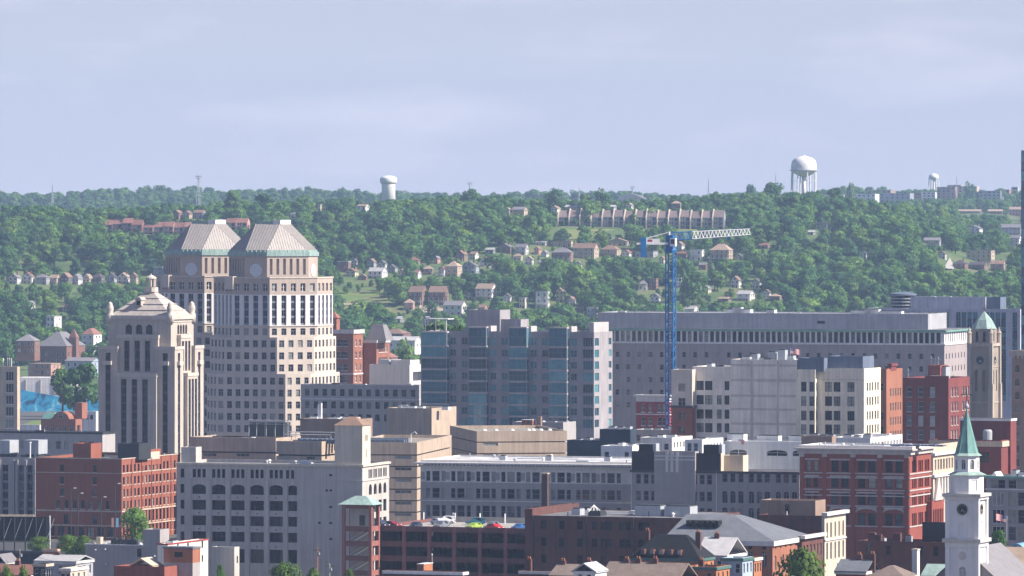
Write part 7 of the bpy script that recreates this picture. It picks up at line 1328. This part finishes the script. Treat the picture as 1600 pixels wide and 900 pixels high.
B = Bld('roof_bulkhead', 'orange-red brick roof bulkhead at the bottom centre', 'roof house', 652, 662, 676, 1195); B.block(0, B.w, 0, B.d, 0, B.zz(882), 'orange_row', roof='roof_white', parapet=.2); B.box('door', 'h_brick', B.w * .2, B.w * .7, -.03, -.005, B.zz(893), B.zz(885)); MB().box(-.1, B.w + .1, -.1, B.d + .1, B.zz(882) + .003, B.zz(881)).build('coping', 'white', B.root)
# ---------------- lower left corner
B = Bld('stucco_building', 'grey stucco building with white roof and tall stair block at lower left', 'building', 133, 225, 245, 1400, d=16); w = B.w; Z = B.zz; zt = Z(852); B.block(0, w, 0, 16, 0, zt, 'corn_wall', roof='roof_white', front=ops([B.fx(217.5)], [Z(864)], 1.1, 1.9, 'bare:frame_dark:glass_dark')); B.ring('coping', 'white', rect(0, w, 0, 16), zt - .12, zt + .1, .12)
B.block(B.fx(223.5), B.fx(250), -.05, 5, 0, Z(827), 'corn_wall', name='stair_block', roof='roof_white'); B.block(B.fx(150, 3), B.fx(157, 3), 3, 4.5, zt - .6, Z(841, None, 3), 'tan_lt', name='chimney_wall'); q = MB()
for k in range(9): x = B.fx(173 + 4.6 * k, 4); q.box(x, x + .5, 4, 5.2, zt - .55, zt + 1.0 + .3 * (k % 2))
q.build('condenser_row', 'metal_dark', B.root); mat('lamp_disc', (.8, .8, .8))
for x, y in ((150, 861), (165, 860), (166, 883), (242, 869)): MB().lathe(0, 0, [(.22, 0), (.22, .2)], n=10).build('wall_lamp', 'lamp_disc', B.root, loc=(B.fx(x), -.25, Z(y)))
B = Bld('white_stucco_hall', 'white stucco hall with red roof edge left of the loft building', 'building', 246, 262, 325, 1360); Z = B.zz; zt = Z(850); B.block(0, B.w, 0, B.d, 0, zt, 'cream_lt', roof='roof_white', right=ops([B.d * f for f in (.25, .5, .86)], [Z(858)], 1, 1.6, 'bare:frame_dark:glass_dark') + ops([B.d * .86], [Z(880)], 1, 1.6, 'bare:frame_dark:glass_dark')); B.ring('red_coping', 'crimson', rect(0, B.w, 0, B.d), zt - .2, zt + .1, .15); units(B, [(B.w * .2, B.w * .8, 4, 7, 1)], zt - .6, 'white')
B = Bld('brick_stair_house', 'brick-topped grey stair house in the lower left foreground', 'building', 256, 301, 313, 1230); Z = B.zz; B.block(0, B.w, 0, B.d, 0, Z(879.5), 'corn_wall', roof='roof_grey', parapet=0); B.block(-.02, B.w + .02, -.02, B.d, Z(879.5), Z(858), 'orange_brick', name='brick_top', roof='roof_grey', front=[(B.fx(272), B.fx(285), Z(871), Z(863), 'bare:frame_dark:glass_dark')]); MB().box(-.15, B.w + .15, -.15, B.d, Z(858) + .003, Z(855)).build('roof_cap', 'slate', B.root)
B = Bld('low_red_parapet', 'low building with red parapet and tan gable at lower left', 'building', 178, 257, 262, 1225); Z = B.zz; B.block(0, B.w, 0, B.d + 6, 0, Z(886), 'red_brick', roof='roof_tan'); q = MB(); roof_on(q, 'gf', B.fx(238, 3) - B.fx(202, 3), 5, 0, 1.5, .1); q.build('gable_roof', 'tan_lt', B.root, loc=(B.fx(202, 3), 3, Z(886)))
B = Bld('grey_shaft', 'narrow grey stucco block with bright side before the loft building', 'building', 330, 366, 374, 1385); B.block(0, B.w, 0, B.d, 0, B.zz(855), 'loft', roof='roof_grey', right=ops([B.d * .6], [B.zz(875)], .8, 1.6, 'bare:frame_dark:glass_dark'))
# billboard seen from behind
D = 1600; c = P(0, 845, D); r = thing('billboard', 'big billboard seen from behind, dark framework at lower left', 'billboard', (c.x - 8, D, 0), R(-6)); zb_, zt = zpx(845, D), zpx(807, D); wd_ = 8 + 78 / F * D
MB().box(0, wd_, .4, .7, zb_, zt).build('panel', 'black', r); MB().box(-.2, wd_ - 4, .2, .9, zt + .01, zt + .5).build('top_rail', 'tan_lt', r)
for k in range(8): x = .6 + (wd_ - 1.2) * k / 7; MB().box(x - .12, x + .12, 0, .38, 0, zt).build('post', 'metal_dark', r); MB().bar((x, .2, zb_ + .5), (x + 2, .2, zt - .4), .06).build('brace', 'metal', r)
MB().box(0, wd_, -1.2, .38, zb_ - .2, zb_ - .02).build('catwalk', 'metal_dark', r); MB().box(wd_ + .02, wd_ + .3, .3, .8, 0, zt + .3).build('edge_post', 'white', r)
rowhouse('black flat-roofed building below the billboard', -40, 92, 100, 863, 860, 1440, 'navy', 'roof_dark', 'flat', (), 'metal_dark', wins=False)
rowhouse('tan plastered roof house with light blank wall below the billboard', 68, 89, 92, 858, 856, 1400, 'orange_row', 'roof_tan', 'flat', (), 'tan_lt', wins=False)
rowhouse('grey low-pitched roof with dormers in the lower left', 55, 118, 132, 877, 869, 1330, 'h_grey', 'r_light', 'gs', ((.3, .8),), d=9)
rowhouse('house with white roof and ornate frieze in the lower left', 94, 110, 136, 888, 880, 1260, 'stone_trim', 'roof_white', 'flat', (), 'white')
rowhouse('terracotta roof at the bottom left corner', -20, 46, 54, 899, 884, 1250, 'old_brick', 'r_red', 'gs', ((.45, 1.4),), d=9)
rowhouse('dark blue-grey narrow gable house at lower left', 52, 71, 82, 881, 880, 1245, 'navy', 'roof_dark', 'flat', (), 'tan_lt')
rowhouse('white gabled dormer house at the left edge', -12, 8, 12, 880, 866, 1300, 'h_white', 'r_grey', 'gf', (), d=6)
# street lamps with banners by the warehouse
for i, (x, yt, D) in enumerate(((111, 764, 1610), (122, 772, 1600), (158, 778, 1590), (180, 757, 1580))):
    c = P(x, 860, D); h = zpx(yt, D); r = thing('street_lamp', ['tall street lamp, leftmost before the red warehouse', 'tall street lamp, second from left before the red warehouse', 'shorter street lamp before the red warehouse, third from left', 'tall street lamp with a banner right before the big street tree'][i], 'street lamp', (c.x, D, 0), 0, 'street lamps before the warehouse'); MB().bar((0, 0, 0), (0, 0, h), .13, 0, 8).bar((0, 0, h), (.9, 0, h + .25), .07).build('pole', 'metal_dark', r); MB().box(.7, 1.4, -.18, .18, h + .15, h + .35).build('lamp_head', 'white', r)
    if i == 3: MB().box(.2, .85, -.03, .03, h - 11, h - 8.6).build('banner', 'blue_roof', r); MB().box(-.95, -.3, -.03, .03, h - 11, h - 8.6).build('banner', 'h_pink', r)
tag(MB().quad((-280, 1560, .02), (-40, 1560, .02), (-40, 1672, .02), (-280, 1672, .02)).build('street', 'asphalt'), kind='structure')
car((P(93, 840, 1640).x, 1640, .03), R(20), 'red', 'red car parked in front of the red warehouse'); car((P(10, 850, 1560).x, 1560, .03), R(5), 'white', 'long white car under the billboard at lower left', True)
FG = 'trees among the downtown streets'
for x, yb, yt, w_, D, k, lab in ((211, 850, 795, 62, 1600, 1, 'leafy street tree at the corner of the red warehouse'), (105, 865, 836, 44, 1560, 0, 'bushy green tree right of the billboard, left one'), (128, 868, 838, 40, 1540, 2, 'bushy green tree right of the billboard, right one'), (60, 860, 838, 40, 1590, 0, 'low green tree under the billboard'), (445, 920, 880, 62, 1290, 0, 'bright green tree at the foot of the loft building'), (488, 925, 890, 40, 1280, 2, 'small bright tree right of the one at the loft building'), (546, 915, 890, 24, 1300, 0, 'young bright tree at the foot of the stair tower'),
                             (1252, 935, 862, 112, 1180, 2, 'large bright green tree before the stone front'), (10, 925, 886, 34, 1180, 0, 'bright green tree at the bottom left corner'), (33, 925, 889, 34, 1170, 2, 'bright green tree second from the bottom left corner'), (344, 900, 884, 20, 1370, 1, 'small tree left of the grey shaft'), (80, 664, 655, 18, 2400, 1, 'small shrub-like tree on the lawn left of the brick gable'), (1560, 850, 832, 34, 1320, 1, 'leafy tree under the large flag at right')):
    tree(x, yb, yt, w_, lab, D=D, fine=k, group=FG)
tag(MB().box(0, 1, 0, 1, 0, .1).build('lawn', 'grass', loc=(P(28, 0, 2560).x, 2520, 0)), kind='structure').scale = (24, 120, 1)
# utility poles at the bottom
for i, (x, yt, D) in enumerate(((31, 858, 1300), (496, 855, 1310), (515, 880, 1305), (675, 868, 1330))):
    c = P(x, 900, D); h = zpx(yt, D); r = thing('utility_pole', ['white utility pole with cross-arms at lower left', 'thin wooden pole before the blank loft wall', 'wooden pole with pale top right of the thin one', 'slim lamp pole before the car park'][i], 'pole', (c.x, D, 0)); MB().bar((0, 0, 0), (0, 0, h), .12, 0, 8).build('pole', 'concrete' if i != 1 else 'orange_row', r)
    if i < 3: MB().box(-.9, .9, -.06, .06, h - .7, h - .55).build('crossarm', 'bark', r); MB().lathe(.35, -.1, [(.16, h - 1.6), (.16, h - 1.0)], n=8).build('transformer', 'metal', r)
    else: MB().lathe(0, 0, [(.1, h), (.2, h + .2), (.05, h + .45)], n=8).build('lamp_head', 'white', r)

# black and white dormer, lit mansard dormers and overhead wires in the foreground
B = Bld('dormer_house', 'black-gabled white dormer among the foreground roofs', 'house', 896, 930, 948, 1120, d=6); Z = B.zz; B.block(0, B.w, 0, 6, 0, Z(893), 'h_white', front=ops([B.w * .3, B.w * .7], [Z(893) - 1.2], .8, 1.3, 'sash:frame_white'), parapet=0); q = MB(); roof_on(q, 'gf', B.w, 6, Z(893), Z(880) - Z(893), .35); q.build('roof', 'roof_white', B.root); MB().poly([(.3, -.05, Z(892)), (B.w - .3, -.05, Z(892)), (B.w / 2, -.05, Z(883))]).build('gable_board', 'black', B.root)
r = [o for o in bpy.data.objects if o.get('label', '').startswith('steep black mansard')][0]
for k in range(5): MB().box(2.2 + k * 1.9, 3.0 + k * 1.9, -.25, 2.2, HC - (868 - YH) / F * 1210, HC - (860 - YH) / F * 1210).build('dormer', 'old_brick', r); MB().box(2.3 + k * 1.9, 2.9 + k * 1.9, -.29, -.26, HC - (867 - YH) / F * 1210, HC - (861 - YH) / F * 1210).build('dormer_window', 'glass_pale', r)
def wire(name, label, a, b_, sag):
    q = MB(); n = 14; a, b_ = Vector(a), Vector(b_); p0 = a
    for k in range(1, n + 1):
        f = k / n; p1 = a.lerp(b_, f) - Vector((0, 0, sag * 4 * f * (1 - f))); q.bar(p0, p1, .035, 0, 3); p0 = p1
    tag(q.build(name, 'metal_dark'), label, 'wire')
wire('overhead_wire', 'thin overhead wire between the poles before the blank loft wall', P(496, 857, 1310), P(515, 883, 1305), .4)
wire('overhead_wire', 'thin overhead wire crossing the lower left roofs from the white pole', P(31, 861, 1300), P(133, 880, 1290), .8)
HAZE = 6e-5
# ---------------------------------------------------------------- summer haze over the valley
hz = MB().box(-2700, 2700, -700, 9500, -6, 270).build('haze', [])
hm = bpy.data.materials.new('haze'); hm.use_nodes = True; t = hm.node_tree; t.nodes.clear()
pv = N(t, 'ShaderNodeVolumePrincipled'); pv.inputs['Color'].default_value = (.5, .69, 1.0, 1); pv.inputs['Density'].default_value = HAZE; pv.inputs['Anisotropy'].default_value = .0
ou = N(t, 'ShaderNodeOutputMaterial'); t.links.new(pv.outputs[0], ou.inputs['Volume']); hz.data.materials.append(hm)
tag(hz, 'thin bluish summer haze filling the air over the city', 'haze', kind='stuff')
